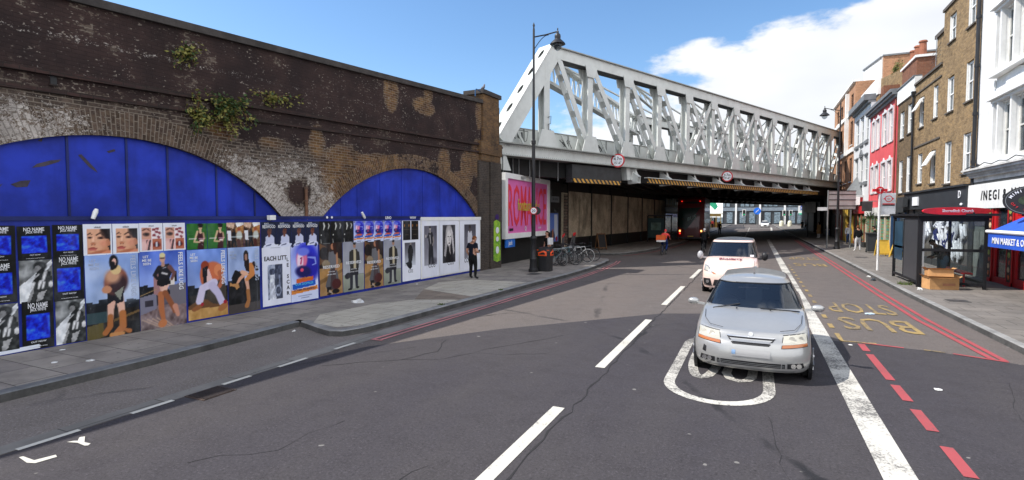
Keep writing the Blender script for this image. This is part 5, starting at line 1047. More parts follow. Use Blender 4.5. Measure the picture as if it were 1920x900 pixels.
obj_local_beam('hazard_beam', 11.64, 39.5, .36, 4.54, 4.83, .06, STRIPE, tr)
mb = MB(); mb.beam(bp(11.5, .33, 4.86), bp(39.7, .33, 4.86), .26, .04); mb.build('fender_flange', STEEL, tr)
mb = MB(); mb.beam(bp(11.5, .25, 4.52), bp(39.7, .25, 4.52), .3, .03); mb.build('fender_soffit', BLACKST, tr)
obj_local_beam('hazard_beam', 5.28, 9.39, .02, 4.33, 4.55, .06, STRIPE, tr)
mb = MB(); mb.beam(bp(5.2, -.25, 4.92), bp(9.5, -.25, 4.92), .45, .78); mb.beam(bp(5.2, -.25, 4.42), bp(9.5, -.25, 4.42), .4, .16); mb.build('fender_box', DARKG, tr)
# ladder of rods and pipes by the left bearing
mb = MB()
for t in (.7, 1.35, 1.75, 2.5, 3.2, 4.6): mb.beam(bp(t, -.5, 4.4), bp(t, -.5, 5.42), .045, .045, (0, 1, 0))
mb.beam(bp(.1, -.6, 4.45), bp(2.2, -.6, 4.45), .3, .12); mb.build('hanger_rods', GREYM, tr)
mb = MB(); mb.beam(bp(.25, -.3, 4.75), bp(.25, -.3, 5.42), .55, .5, (0, 1, 0)); mb.prism([(0, 0), (.5, 0), (.15, .8), (0, .8)], bp(.2, .05, 4.7), BT, (0, 0, 1), .06); mb.build('bearing', STEEL, tr)
mb = MB()
for t in (10.0, 10.35): mb.prism([(0, .0), (.75, 0), (.35, -.75), (.1, -.75)], bp(t, -.02, 5.42), BT, (0, 0, 1), -.4)
mb.build('bearing_bracket', STEEL, tr)
# deck: slab, cross girders, far edge
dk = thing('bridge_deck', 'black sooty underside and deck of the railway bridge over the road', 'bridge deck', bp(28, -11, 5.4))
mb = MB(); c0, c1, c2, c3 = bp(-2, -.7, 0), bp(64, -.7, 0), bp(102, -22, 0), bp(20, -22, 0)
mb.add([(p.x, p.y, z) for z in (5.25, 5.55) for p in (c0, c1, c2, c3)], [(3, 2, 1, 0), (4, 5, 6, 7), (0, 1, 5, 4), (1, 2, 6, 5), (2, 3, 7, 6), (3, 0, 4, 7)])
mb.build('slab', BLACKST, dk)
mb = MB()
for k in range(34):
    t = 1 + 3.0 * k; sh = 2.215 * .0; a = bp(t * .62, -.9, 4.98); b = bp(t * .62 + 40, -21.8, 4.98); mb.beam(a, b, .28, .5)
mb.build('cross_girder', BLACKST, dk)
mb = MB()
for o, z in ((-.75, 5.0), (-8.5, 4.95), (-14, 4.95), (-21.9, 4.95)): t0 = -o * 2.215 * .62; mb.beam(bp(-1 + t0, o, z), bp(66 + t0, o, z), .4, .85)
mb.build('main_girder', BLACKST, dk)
# overhead bracing between the first two trusses, running parallel to the road
ob_ = thing('overhead_bracing', 'white lattice cross beams high over the tracks between the two trusses', 'bridge bracing', bp(20, -4.2, 10.8))
DT = 18.8; DOFF = -8.5
def lattice(mb, a, b, h, n, w=.06):
    a = Vector(a); b = Vector(b); up = Vector((0, 0, h)); mb.beam(a, b, .2, .07); mb.beam(a - up, b - up, .2, .07)
    for k in range(n): p = a.lerp(b, k / n); q = a.lerp(b, (k + 1) / n); mb.beam(p, q - up, w, .03); mb.beam(p - up, q, w, .03)
for k in range(15):
    t = 3.95 + 3.4 * k
    if k == 0:
        mb = MB(); a, b = bp(t, -.8, 11.0), bp(t + DT, DOFF, 11.0); mb.beam(a, b, .45, .18); mb.beam(a - Vector((0, 0, 1.35)), b - Vector((0, 0, 1.35)), .45, .16)
        for j in range(24): p = a.lerp(b, j / 24); q = a.lerp(b, (j + .5) / 24); mb.beam(p, q - Vector((0, 0, 1.35)), .08, .05); mb.beam(q - Vector((0, 0, 1.35)), a.lerp(b, (j + 1) / 24), .05, .05)
        mb.build('portal_girder', STEEL, ob_)
    else:
        if k > 12 or k % 2: continue
        mb = MB(); lattice(mb, bp(t, -.8, 11.1), bp(t + DT, DOFF, 11.1), .5, 12, .06); mb.build('lattice_beam', STEEL, ob_)
    if k < 12 and k % 2 == 0:
        mb = MB(); mb.beam(bp(t, -.8, 10.95), bp(t + DT + 6.8, DOFF, 10.95), .11, .08); mb.build('wind_brace', STEEL, ob_)
        mb = MB(); mb.beam(bp(t + 6.8, -.8, 10.92), bp(t + DT, DOFF, 10.92), .11, .08); mb.build('wind_brace', STEEL, ob_)
btruss('truss_bridge', 'middle white steel truss seen through the nearest one', DOFF, DT, 54.3, False)
# left abutment: fence wall behind the billboard, then panelled wall, columns
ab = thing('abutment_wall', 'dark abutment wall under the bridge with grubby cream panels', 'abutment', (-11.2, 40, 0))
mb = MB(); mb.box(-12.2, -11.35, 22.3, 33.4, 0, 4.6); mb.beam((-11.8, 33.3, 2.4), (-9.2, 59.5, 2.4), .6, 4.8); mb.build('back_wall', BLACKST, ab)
CREAM = M('grubby_cream_board', (.50, .42, .30), .85, var=.5, scale=.8, dirt=.9)
def aw(y, o=0): return -11.45 + (y - 33.3) * (2.6 / 26.2) + o
n = 6; e0 = 33.6; stp = (58.8 - e0) / n
for k in range(n):
    a = e0 + stp * k + .06; b = e0 + stp * (k + 1) - .06; mb = MB()
    mb.add([(aw(a, .02), a, 1.05), (aw(b, .02), b, 1.05), (aw(b, .02), b, 4.15), (aw(a, .02), a, 4.15), (aw(a, .07), a, 1.05), (aw(b, .07), b, 1.05), (aw(b, .07), b, 4.15), (aw(a, .07), a, 4.15)], [(0, 1, 2, 3), (4, 5, 6, 7), (0, 1, 5, 4), (2, 3, 7, 6), (0, 3, 7, 4), (1, 2, 6, 5)]); mb.build('cream_panel', CREAM, ab)
    mb = MB(); y = a - .15; mb.box(aw(y) - .1, aw(y) + .13, y - .08, y + .08, 0, 4.9); mb.build('steel_column', BLACKST, ab)
mb = MB(); mb.box(-11.34, -11.22, 32.2, 33.1, .0, 4.0); mb.build('cream_panel', CREAM, ab)
mb = MB(); mb.box(-11.2, -11.14, 32.3, 32.9, .7, 3.9); mb.build('fly_posters', brick_mat('torn_flyposters', (.16, .10, .08), (.28, .25, .20), (.05, .05, .05), scale=.4), ab)
gf = MB()
for (y, z, s_) in ((29.9, 3.3, .5), (31.3, 2.6, .35), (30.6, 3.9, .25)):
    pts = [Vector((-11.32, y + s_ * math.sin(k * 2.2) * .6 + s_ * .1 * k - .4, z + s_ * math.cos(k * 1.9))) for k in range(10)]; gf.tube(pts, .02, 4)
gf.build('graffiti', M('grey_spray', (.10, .10, .10), .9), ab)
t = thing('wall_poster', 'blue sky poster on the dark wall right of the pink billboard', 'poster', (-11.33, 30.6, 1.0)); mb = MB(); mb.box(-11.34, -11.28, 29.75, 31.55, .85, 2.75); mb.build('frame', BLACK, t)
kk, c_ = cv('wallp', lambda w, h: Cv(w, h, '5a78c0').poly([(.55, .05), (.9, .05), (.95, .75), (.7, .95), (.55, .6)], 'c0c8d4').ell(.3, .8, .3, .2, '2c3448').limb([(.4, .6), (.36, .95)], [.07, .09], 'a06c50').ell(.8, .9, .12, .08, 'a02838'), 1.6, 1.75)
m_ = paper_mesh(kk, c_, 9); o = bpy.data.objects.new('printed_sheet', m_); COL.objects.link(o); o.parent = t; o.rotation_euler = (0, 0, math.pi / 2); o.location = (.06, -.75, -.08)
t = thing('wall_sign', 'small grey sign plate high on the dark wall above the blue poster', 'sign', (-11.3, 30.9, 3.6)); mb = MB(); mb.box(-11.34, -11.29, 30.3, 31.7, 3.35, 3.72); mb.build('plate', M('grey_sign_plate', (.18, .19, .20), .6), t)
mb = MB(); mb.text('NO ENTRY', (-11.285, 31.0, 3.47), (0, 1, 0), (0, 0, 1), .2, th=.004); mb.build('lettering', INK, t)
# billboard
bb = thing('billboard', 'large white framed pink billboard with tall red letters behind the left lamp post', 'billboard', (-10.95, 25.9, 1.3))
D0, D1 = Vector((-10.9, 22.75, 0)), Vector((-11.08, 29.2, 0)); BD = (D1 - D0).normalized(); BQ = Vector((BD.y, -BD.x, 0))
def qd(u, z, o=0): return D0 + BD * u + BQ * o + Vector((0, 0, z))
mb = MB()
for a, b, w in ((qd(0, 1.52, 0), qd(6.45, 1.52, 0), .26), (qd(0, 4.45, 0), qd(6.45, 4.45, 0), .26)): mb.beam(a, b, .2, w)
for u in (.14, 6.31): mb.beam(qd(u, 1.39), qd(u, 4.58), .2, .28, (0, 1, 0))
mb.build('frame', WHITE, bb)
kk, c_ = cv('bb', lambda w, h: Cv(w, h, 'd850a8', res=14).noise(.03, 3, 2), 5.9, 2.7)
PINK = M('pink_poster_print', (.66, .14, .40), .55, var=.10); mb = MB(); mb.beam(qd(.27, 2.985, -.02), qd(6.18, 2.985, -.02), .06, 2.7); mb.build('pink_panel', PINK, bb)
mb = MB(); mb.text('ROMANCE', qd(3.22, 2.02, .025), BD, (0, 0, 1), 2.95, th=.005, fit=5.5, bold=.004); mb.build('lettering', M('coral_red_ink', (.72, .035, .06), .6, var=.05), bb)
mb = MB(); mb.text('fontaines d.c.', qd(3.3, 2.78, .04), BD, (0, 0, 1), .85, th=.005, fit=3.3, bold=.008); mb.build('lettering', M('mustard_ink', (.55, .42, .06), .6, var=.05), bb)
mb = MB(); mb.text('MMM', qd(.85, 1.76, .03), BD, (0, 0, 1), .2, th=.004, bold=.03); mb.build('logo', INK, bb)
mb = MB(); mb.text('Q', qd(2.75, 1.75, .03), BD, (0, 0, 1), .3, th=.004, bold=.02); mb.text('28 SEPT', qd(4.9, 1.8, .03), BD, (0, 0, 1), .14, th=.004); mb.build('logo', WINK, bb)
t = thing('billboard_plate', 'small blue name plate lettered in white hanging below the left end of the pink billboard', 'sign', qd(.65, 1.2, .1)); mb = MB(); mb.beam(qd(.1, 1.17, .03), qd(1.25, 1.17, .03), .05, .40); mb.build('plate', M('sky_blue_plate', (.02, .16, .60), .5), t); mb = MB(); mb.text('jack', qd(.68, 1.09, .06), BD, (0, 0, 1), .3, th=.004, bold=.02); mb.build('lettering', WINK, t)
# overheight signs on the truss
def ring_sign(c, ax_n, up, r, parent, lines, scale=1):
    n_ = Vector(ax_n); x_ = Vector(up).cross(n_).normalized()
    mb = MB(); mb.disc(c, r, n_, 32, .02); mb.build('back_plate', GREYM, parent)
    mb = MB(); mb.disc(c + n_ * .012, r, n_, 32, .004); mb.build('red_ring', REDP, parent)
    mb = MB(); mb.disc(c + n_ * .016, r * .80, n_, 32, .004); mb.build('white_face', WINK, parent)
    mb = MB()
    for tx, dz, h in lines: mb.text(tx, c + n_ * .02 + Vector((0, 0, dz)), x_, (0, 0, 1), h, th=.003, bold=.012)
    mb.build('lettering', INK, parent)
for tt, off, z, lab in ((8.75, .12, 5.72, 'round red ringed height limit sign on the bridge girder, nearer the lamp post'), (21.8, .12, 5.45, 'round red ringed height limit sign on the bridge girder, farther from the lamp post')):
    t = thing('height_limit_sign', lab, 'road sign', bp(tt, off, z), group='height limit signs on the bridge'); n_ = Vector((.05, -1, 0)).normalized() if tt < 10 else Vector((.2, -1, 0)).normalized(); c = bp(tt, .30, z)
    ring_sign(c, n_, (0, 0, 1), .40, t, (("4.7m", .02, .24), ("15'-6\"", -.20, .20), ('v', .2, .12)))
    mb = MB(); mb.beam(c + Vector((0, .05, 0)), bp(tt, -.05, z), .05, .05); mb.beam(c + Vector((0, .03, .3)), c + Vector((0, .03, .62)), .04, .04, (0, 1, 0)); mb.build('bracket', BLACK, t)
# right abutment and wall under the bridge
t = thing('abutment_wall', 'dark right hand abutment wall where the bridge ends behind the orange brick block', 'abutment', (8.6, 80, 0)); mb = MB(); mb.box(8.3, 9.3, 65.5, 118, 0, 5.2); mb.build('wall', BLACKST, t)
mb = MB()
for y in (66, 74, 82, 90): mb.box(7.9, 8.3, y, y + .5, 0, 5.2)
mb.build('pilaster', BLACKST, t)
# ================================================================== street lamps
def lamp_post(loc, arm, H, lab, s=1.0, ring20=False):
    t = thing('street_lamp', lab, 'street lamp', loc, group='tall black street lamps with hanging lanterns'); x, y = loc[0], loc[1]; z0 = loc[2]; a = Vector(arm).normalized(); B_ = Vector((x, y, z0))
    mb = MB(); mb.lathe([(.21, 0), (.21, .12), (.17, .16), (.15, .5), (.17, .55), (.13, .62), (.11, 1.35), (.15, 1.4), (.15, 1.48), (.10, 1.54)], (x, y, z0), 12); mb.build('base', BLACK, t, 40)
    mb = MB(); mb.lathe([(.09, 1.5), (.085, 2.6), (.07, 5.4), (.10, 5.42), (.10, 5.55), (.065, 5.58), (.05, 8), (.045, H - .1), (.03, H), (.05, H + .08), (.0, H + .22)], (x, y, z0), 12); mb.build('column', BLACK, t, 40)
    L_ = 1.0; zt = H - .28; mb = MB(); mb.tube([B_ + Vector((0, 0, zt - .12)), B_ + a * .5 + Vector((0, 0, zt - .02)), B_ + a * L_ + Vector((0, 0, zt + .12))], .028, 6)
    pts = [B_ + a * (L_ * .62 * k / 8) + Vector((0, 0, zt - .65 + .62 * math.sin(math.pi / 2 * k / 8))) for k in range(9)]; mb.tube(pts, .016, 5); mb.build('arm', BLACK, t, 50)
    lp = B_ + a * L_; zz = zt - .28; mb = MB(); mb.lathe([(.012, .55), (.03, .50), (.015, .45), (.05, .40), (.05, .34), (.12, .26), (.13, .18), (.12, .10), (.15, .06), (.30, -.08), (.33, -.13), (.28, -.14)], (lp.x, lp.y, z0 + zz), 16); mb.build('lantern_hood', BLACK, t, 40)
    mb = MB(); mb.lathe([(.20, 0), (.20, -.05), (.15, -.17), (.05, -.25), (.0, -.26)], (lp.x, lp.y, z0 + zz - .14), 14); mb.build('lantern_glass', WGL, t, 60)
    if ring20:
        c = Vector((x, y, z0 + 2.6)) + Vector((.08, -.17, 0)); n_ = Vector((.22, -1, 0)).normalized(); ring_sign(c, n_, (0, 0, 1), .155, t, (('20', -.055, .16),))
        mb = MB(); mb.disc(c + Vector((.10, .10, 0)), .17, n_, 24, .06); mb.build('sign_housing', BLACK, t)
    return t
lamp_post((-8.55, 20.76, .12), (.86, .42, 0), 10.25, 'tall black street lamp with a round 20 sign, on the left pavement', ring20=True)
lamp_post((5.4, 44.4, .12), (-1, -.1, 0), 10.3, 'tall black ornate street lamp on the right pavement, its lantern hanging over the road')
from mathutils.bvhtree import BVHTree
# ================================================================== cars (nose at local y = 0 facing -Y)
def plan(w, y0, y1, af, ar, n=3.0, k=8, side=()):
    """half outline of a rounded body in plan: from the front centre round to the rear centre"""
    o = []
    for i in range(k + 1):
        a = math.pi / 2 * i / k; o.append((w * math.sin(a) ** (2 / n), y0 + af * (1 - math.cos(a) ** (2 / n))))
    for q in side: o.append((w, y0 + af + (y1 - ar - y0 - af) * q))
    for i in range(k + 1):
        a = math.pi / 2 * i / k; o.append((w * math.cos(a) ** (2 / n), y1 - ar + ar * math.sin(a) ** (2 / n)))
    return o
def loop(half): return [(x, y) for x, y in half] + [(-x, y) for x, y in half[::-1][1:-1]]
def interp(tab, v):
    if v <= tab[0][0]: return tab[0][1]
    for (a, b), (c, d) in zip(tab, tab[1:]):
        if v <= c: return b + (d - b) * (v - a) / (c - a)
    return tab[-1][1]
SIDE = [.08 * i for i in range(1, 12)] + [.97]
def car(root, P):
    L, w = P['L'], P['w']; lev = []
    for z, ws, f, r in P['levels']:        # lower body levels; z None = belt line - offset
        h = plan(w * ws, f, L - r, P['af'], P['ar'], P['n'], side=SIDE); lev.append([(x, y, (z if z > 0 else interp(P['belt'], y) + z)) for x, y in loop(h)])
    N = len(lev[0]); vs = [v for l_ in lev for v in l_]; fs = [(i * N + k, i * N + (k + 1) % N, (i + 1) * N + (k + 1) % N, (i + 1) * N + k) for i in range(len(lev) - 1) for k in range(N)]
    half = N // 2 + 1; top = len(lev) - 1
    cols = 8; o = len(vs)
    for k in range(1, half - 1):
        a = lev[top][k]; b = lev[top][(N - k) % N]
        for c in range(cols + 1):
            q = c / cols; x = a[0] + (b[0] - a[0]) * q; vs.append((x, a[1], a[2] + P['crown'](a[1]) * min(1, max(0, (a[1] - .18) / .45)) * (1 - (2 * q - 1) ** 4) * .95))
    R_ = half - 2
    fy = [i for i in range(len(vs)) if i >= o]
    fs += [(0 + top * N, o + c, o + c + 1) for c in range(cols)] + [(top * N + half - 1, o + (R_ - 1) * (cols + 1) + c + 1, o + (R_ - 1) * (cols + 1) + c) for c in range(cols)]
    fs += [(o + k * (cols + 1) + c, o + k * (cols + 1) + c + 1, o + (k + 1) * (cols + 1) + c + 1, o + (k + 1) * (cols + 1) + c) for k in range(R_ - 1) for c in range(cols)]
    mb = MB(); mb.add(vs, fs); mb.build('body', P['paint'], root, 50, world=False)
    mb = MB(); b0 = lev[0]; mb.add([(x * .97, y, z + .005) for x, y, z in b0], [tuple(range(N))]); mb.build('underbody', BLACK, root, world=False)
    P['bvh'] = BVHTree.FromPolygons([Vector(v) for v in vs], fs)
    # greenhouse
    g = P['green']; rings = []
    for z, ww, f, r, af_, ar_, n_ in g:
        h = plan(ww, f, L - r, af_, ar_, n_, side=SIDE); rings.append([(x, y, (z if z > 0 else interp(P['belt'], y) + z + P['crown'](y) * .2)) for x, y in loop(h)])
    gl = MB(); pl = MB(); G0 = len(SIDE); k8 = 8
    def side_is_glass(s_):   # s_: segment index along the half outline
        if s_ < k8 - P['apil']: return 'w'
        if s_ < k8 + 1: return None
        if s_ < k8 + 1 + G0: return None if (s_ - k8) in P['pillars'] else 's'
        return 'r' if s_ > k8 + 2 + G0 else None
    mats_n = {'w': MB(), 's': MB(), 'r': MB()}
    for i in range(len(rings) - 1):
        for k in range(N):
            s_ = k if k < half - 1 else N - 1 - k; kind = side_is_glass(s_)
            if i == len(rings) - 2 and P.get('header', True): kind = None
            if kind == 's' and P.get('van') and s_ > k8 + 5: kind = None
            q = [rings[i][k], rings[i][(k + 1) % N], rings[i + 1][(k + 1) % N], rings[i + 1][k]]
            (mats_n[kind] if kind else pl).add(q, [(0, 1, 2, 3)])
    roof = MB(); ov = []; lt = rings[-1]
    for k in range(1, half - 1):
        a = lt[k]; b = lt[(N - k) % N]
        for c in range(cols + 1): q = c / cols; ov.append((a[0] + (b[0] - a[0]) * q, a[1], a[2] + P['roofcrown'] * (1 - (2 * q - 1) ** 2) * min(1, (a[1] - lt[0][1] + .1) / .35)))
    roof.add([lt[0]] + ov[:cols + 1], [(0, c + 1, c + 2) for c in range(cols)])
    roof.add(ov, [(k * (cols + 1) + c, k * (cols + 1) + c + 1, (k + 1) * (cols + 1) + c + 1, (k + 1) * (cols + 1) + c) for k in range(half - 3) for c in range(cols)])
    pl.build('pillars', P['paint'], root, 50, world=False); roof.build('roof', P.get('roofmat', P['paint']), root, 60, world=False)
    for m_ in mats_n.values():
        if m_.v:
            bm = bmesh.new(); me = bpy.data.meshes.new('x'); me.from_pydata(m_.v, [], m_.f); bm.from_mesh(me); bmesh.ops.remove_doubles(bm, verts=bm.verts, dist=1e-4); bm.to_mesh(me); bm.free(); m_.v = [tuple(v.co) for v in me.vertices]; m_.f = [tuple(p.vertices) for p in me.polygons]; m_.mi = [0] * len(m_.f)
    mats_n['w'].build('windscreen', GL, root, 60, world=False); mats_n['s'].build('side_windows', GL, root, 60, world=False)
    if mats_n['r'].v: mats_n['r'].build('rear_window', GL, root, 60, world=False)
    # black rubber seal along the base and edges of the windscreen
    mb = MB(); ks = list(range(-(k8 - P['apil']), k8 - P['apil'] + 1)); mb.tube([Vector(rings[0][k % N]) + Vector((0, -.012, .008)) for k in ks], .014, 5)
    for sg in (1, -1):
        kk_ = (sg * (k8 - P['apil'])) % N; mb.tube([Vector(rings[i][kk_]) + Vector((0, -.008, 0)) for i in range(len(rings) - 1)], .012, 5)
    i = len(rings) - 2; mb.tube([Vector(rings[i][k % N]) + Vector((0, -.008, 0)) for k in ks], .012, 5)
    mb.build('windscreen_seal', BLACK, root, world=False)
    return rings, lev
def front_y(P, x, z):
    hit = P['bvh'].ray_cast(Vector((x, -2, z)), Vector((0, 1, 0)), 4)
    if hit[0] is not None and hit[0].y < 1.2: return hit[0].y
    tab = [(l_[0] if l_[0] > 0 else interp(P['belt'], 0.0) + l_[0], l_[1], l_[2]) for l_ in P['levels']]
    ws = interp([(a, b) for a, b, c in tab], z); f = interp([(a, c) for a, b, c in tab], z); w = P['w'] * ws; u = min(.999, abs(x) / w)
    return f + P['af'] * (1 - (1 - u ** P['n']) ** (1 / P['n']))
def patch(mb, P, c, off=.008, nu=10, nv=4):
    """quad patch given by 4 corners (x, z) in order bottom-left, bottom-right, top-right, top-left, laid on the nose"""
    vs = []
    for j in range(nv + 1):
        for i in range(nu + 1):
            u, v = i / nu, j / nv; x = (c[0][0] * (1 - u) + c[1][0] * u) * (1 - v) + (c[3][0] * (1 - u) + c[2][0] * u) * v; z = (c[0][1] * (1 - u) + c[1][1] * u) * (1 - v) + (c[3][1] * (1 - u) + c[2][1] * u) * v
            vs.append((x, front_y(P, x, z) - off, z))
    mb.add(vs, [(j * (nu + 1) + i, j * (nu + 1) + i + 1, (j + 1) * (nu + 1) + i + 1, (j + 1) * (nu + 1) + i) for j in range(nv) for i in range(nu)])
def wheel(root, x, y, r, side, wd=.19):
    mb = MB(); c = (x, y, r); mb.torus(c, r - .055, .058, (1, 0, 0), 28, 8); mb.disc(c, r - .02, (1, 0, 0), 28, wd); w_ = mb.build('tyre', TYRE, root, 50, world=False)
    mb = MB(); xs = x + side * wd / 2; mb.disc((xs, y, r), r * .64, (1, 0, 0), 24, .02)
    for k in range(7): a = 2 * math.pi * k / 7; mb.beam((xs + side * .015, y, r), (xs + side * .012, y + math.cos(a) * r * .6, r + math.sin(a) * r * .6), .035, .03, (1, 0, 0))
    h = mb.build('rim', M('wheel_silver', (.38, .38, .39), .35, .8), root, world=False)
def arches(root, P, ys, r):
    for y in ys:
        for sx in (-1, 1):
            mb = MB(); x = sx * (P['w'] * .985); mb.disc((x, y, r), r + .055, (1, 0, 0), 28, .05); mb.build('wheel_arch', BLACK, root, world=False)
            wheel(root, sx * (P['w'] - .075), y, r, sx)
SILVER = M('silver_car_paint', (.385, .385, .375), .30, .45, var=.06, scale=1.5, coat=.7)
s_ = thing('hatchback_car', 'silver hatchback driving towards the camera over the painted speed roundel', 'car', (-.03, 8.62, 0), R(-1.0))
PS = dict(L=3.88, w=.835, n=2.9, af=.52, ar=.35, paint=SILVER, apil=1, pillars=(5, 6, 11, 12),
          levels=[(.17, .93, .07, .06), (.22, .97, .02, .02), (.32, .99, .0, .0), (.44, 1.0, .0, .0), (.52, 1.0, .025, .02), (.60, .995, .06, .06), (-.10, .985, .11, .08), (-.03, .955, .16, .10), (0.0 - .001, .91, .20, .12)],
          belt=[(0, .70), (.3, .74), (.7, .83), (1.15, .92), (1.6, .95), (3.2, 1.0), (3.9, .95)], crown=lambda y: .05 if y < 1.4 else .02,
          green=[(-.02, .77, 1.00, .10, .75, .3, 2.4), (1.12, .69, 1.27, .22, .6, .3, 2.5), (1.32, .59, 1.59, .40, .46, .3, 2.7), (1.39, .525, 1.77, .52, .40, .3, 2.8)], roofcrown=.055)
rings, lev = car(s_, PS); arches(s_, PS, (.72, 3.2), .29)
LAMPG = NB('headlamp_glass'); LAMPG.set('Base Color', (.44, .42, .35, 1)); LAMPG.set('Roughness', .12); LAMPG.set('Specular IOR Level', .8); LAMPG.set('Coat Weight', .8); LAMPG.set('Metallic', .1); LAMPG = LAMPG.m
AMBER = M('amber_lens', (.40, .14, .05), .25, var=.1, coat=.6)
for sx in (-1, 1):
    def cc(a): return [(sx * x, z) for x, z in (a if sx > 0 else [a[1], a[0], a[3], a[2]])]
    mb = MB(); patch(mb, PS, cc([(.415, .535), (.775, .565), (.765, .745), (.44, .715)]), .004); h_ = mb.build('headlight', INK, s_, 60, world=False)
    mb = MB(); patch(mb, PS, cc([(.43, .590), (.765, .615), (.755, .735), (.45, .705)]), .012); sub(mb, 'lens', LAMPG, h_, 60) if False else None
    o = mb.build('lens', LAMPG, s_, 60, world=False); o.parent = h_
    mb = MB(); patch(mb, PS, cc([(.425, .545), (.77, .575), (.765, .612), (.43, .588)]), .014); o = mb.build('indicator', AMBER, s_, 60, world=False); o.parent = h_
    mb = MB(); c = Vector((sx * .56, front_y(PS, .56, .66) - .014, .66)); mb.disc(c, .045, (sx * .2, -1, .1), 18, .006); mb.disc((sx * .68, front_y(PS, .68, .67) - .014, .67), .035, (sx * .5, -1, .1), 18, .006); o = mb.build('reflector', M('lamp_bowl', (.5, .48, .42), .3), s_, world=False); o.parent = h_
    mb = MB(); patch(mb, PS, cc([(.50, .245), (.73, .255), (.71, .335), (.50, .325)]), .004); f_ = mb.build('fog_lamp', INK, s_, 60, world=False)
    mb = MB(); 
    for x in (.58, .655): mb.disc((sx * x, front_y(PS, x, .29) - .012, .29), .036, (sx * .3, -1, 0), 16, .012)
    o = mb.build('lens', CHROME, s_, world=False); o.parent = f_
    # door mirror
    mb = MB(); mb.ell((sx * .97, 1.30, .985), (.10, .06, .06), 14, 8); mb.beam((sx * .80, 1.38, .93), (sx * .92, 1.31, .96), .07, .04); mb.build('door_mirror', SILVER, s_, 60, world=False)
    mb = MB(); mb.tube([(sx * .62, 1.05, .925), (sx * .2, 1.14, 1.01)] if sx < 0 else [(.70, 1.12, .94), (.12, 1.03, .965)], .010, 5); mb.build('wiper', BLACK, s_, world=False)
mb = MB(); patch(mb, PS, [(-.25, .555), (.25, .555), (.34, .655), (-.34, .655)], .004); gr = mb.build('grille', INK, s_, 60, world=False)
mb = MB(); patch(mb, PS, [(-.25, .595), (.25, .595), (.30, .632), (-.30, .632)], .018); o = mb.build('grille_bar', SILVER, s_, 60, world=False); o.parent = gr
mb = MB(); patch(mb, PS, [(-.31, .655), (.31, .655), (.35, .672), (-.35, .672)], .02); o = mb.build('grille_trim', CHROME, s_, 60, world=False); o.parent = gr
mb = MB(); mb.disc((0, front_y(PS, 0, .70) - .012, .70), .035, (0, -1, .5), 18, .01); mb.build('badge', CHROME, s_, world=False)
mb = MB(); patch(mb, PS, [(-.47, .245), (.47, .245), (.47, .315), (-.47, .315)], .003); mb.build('lower_intake', INK, s_, 60, world=False)
mb = MB()
for z in (.262, .285): patch(mb, PS, [(-.46, z), (.46, z), (.46, z + .008), (-.46, z + .008)], .012, nv=1)
mb.build('intake_bars', GREYM, s_, world=False)
mb = MB(); patch(mb, PS, [(-.72, .185), (.72, .185), (.74, .205), (-.74, .205)], .012, nv=1); mb.build('bumper_lip', GREYM, s_, world=False)
# blurred number plate: plain pale plate, its left end bluish
mb = MB(); patch(mb, PS, [(-.27, .385), (.27, .385), (.27, .495), (-.27, .495)], .012); npl = mb.build('number_plate', M('pale_plate', (.33, .33, .33), .5, var=.03), s_, 60, world=False)
mb = MB(); patch(mb, PS, [(-.26, .41), (-.205, .41), (-.205, .475), (-.26, .475)], .015, nu=2); o = mb.build('plate_band', M('plate_blue', (.20, .32, .50), .6), s_, world=False); o.parent = npl
mb = MB()
for x in (-.24, .27): mb.disc((x, .98, .955), .014, (0, -.3, 1), 8, .012)
mb.build('washer_jets', BLACK, s_, world=False)
mb = MB(); mb.tube([(0, 2.05, 1.44), (0, 2.22, 1.66)], .005, 5); mb.ell((0, 2.05, 1.445), (.02, .03, .015), 8, 6); mb.build('aerial', BLACK, s_, world=False)
mb = MB(); patch(mb, PS, [(-.69, .395), (-.64, .38), (-.63, .47), (-.67, .49)], .006, nu=3); mb.build('scuff', INK, s_, world=False)
# panel gaps: bonnet edges
mb = MB()
for sx in (-1, 1): mb.tube([(sx * x, y, interp(PS['belt'], y) + dz) for x, y, dz in ((.40, .22, .035), (.60, .34, .03), (.70, .62, .022), (.73, 1.0, .012))], .004, 4)
mb.build('bonnet_gap', INK, s_, world=False)
def interior(root, w, yf, yr, z):
    mb = MB(); mb.box(-w * .85, w * .85, yf + .15, yf + .45, z - .35, z - .06); mb.build('dashboard', DARKG, root, world=False)
    for sx in (-1, 1):
        mb = MB(); mb.box(sx * .38 - .24, sx * .38 + .24, yf + .95, yf + 1.1, .35, z + .22); mb.box(sx * .38 - .12, sx * .38 + .12, yf + .97, yf + 1.07, z + .22, z + .42); mb.build('seat', DARKG, root, world=False)
    mb = MB(); mb.torus((-.38, yf + .55, z - .02), .17, .016, (0, -1, .45), 22, 6); mb.build('steering_wheel', BLACK, root, world=False)
interior(s_, .8, .95, 3, .95)
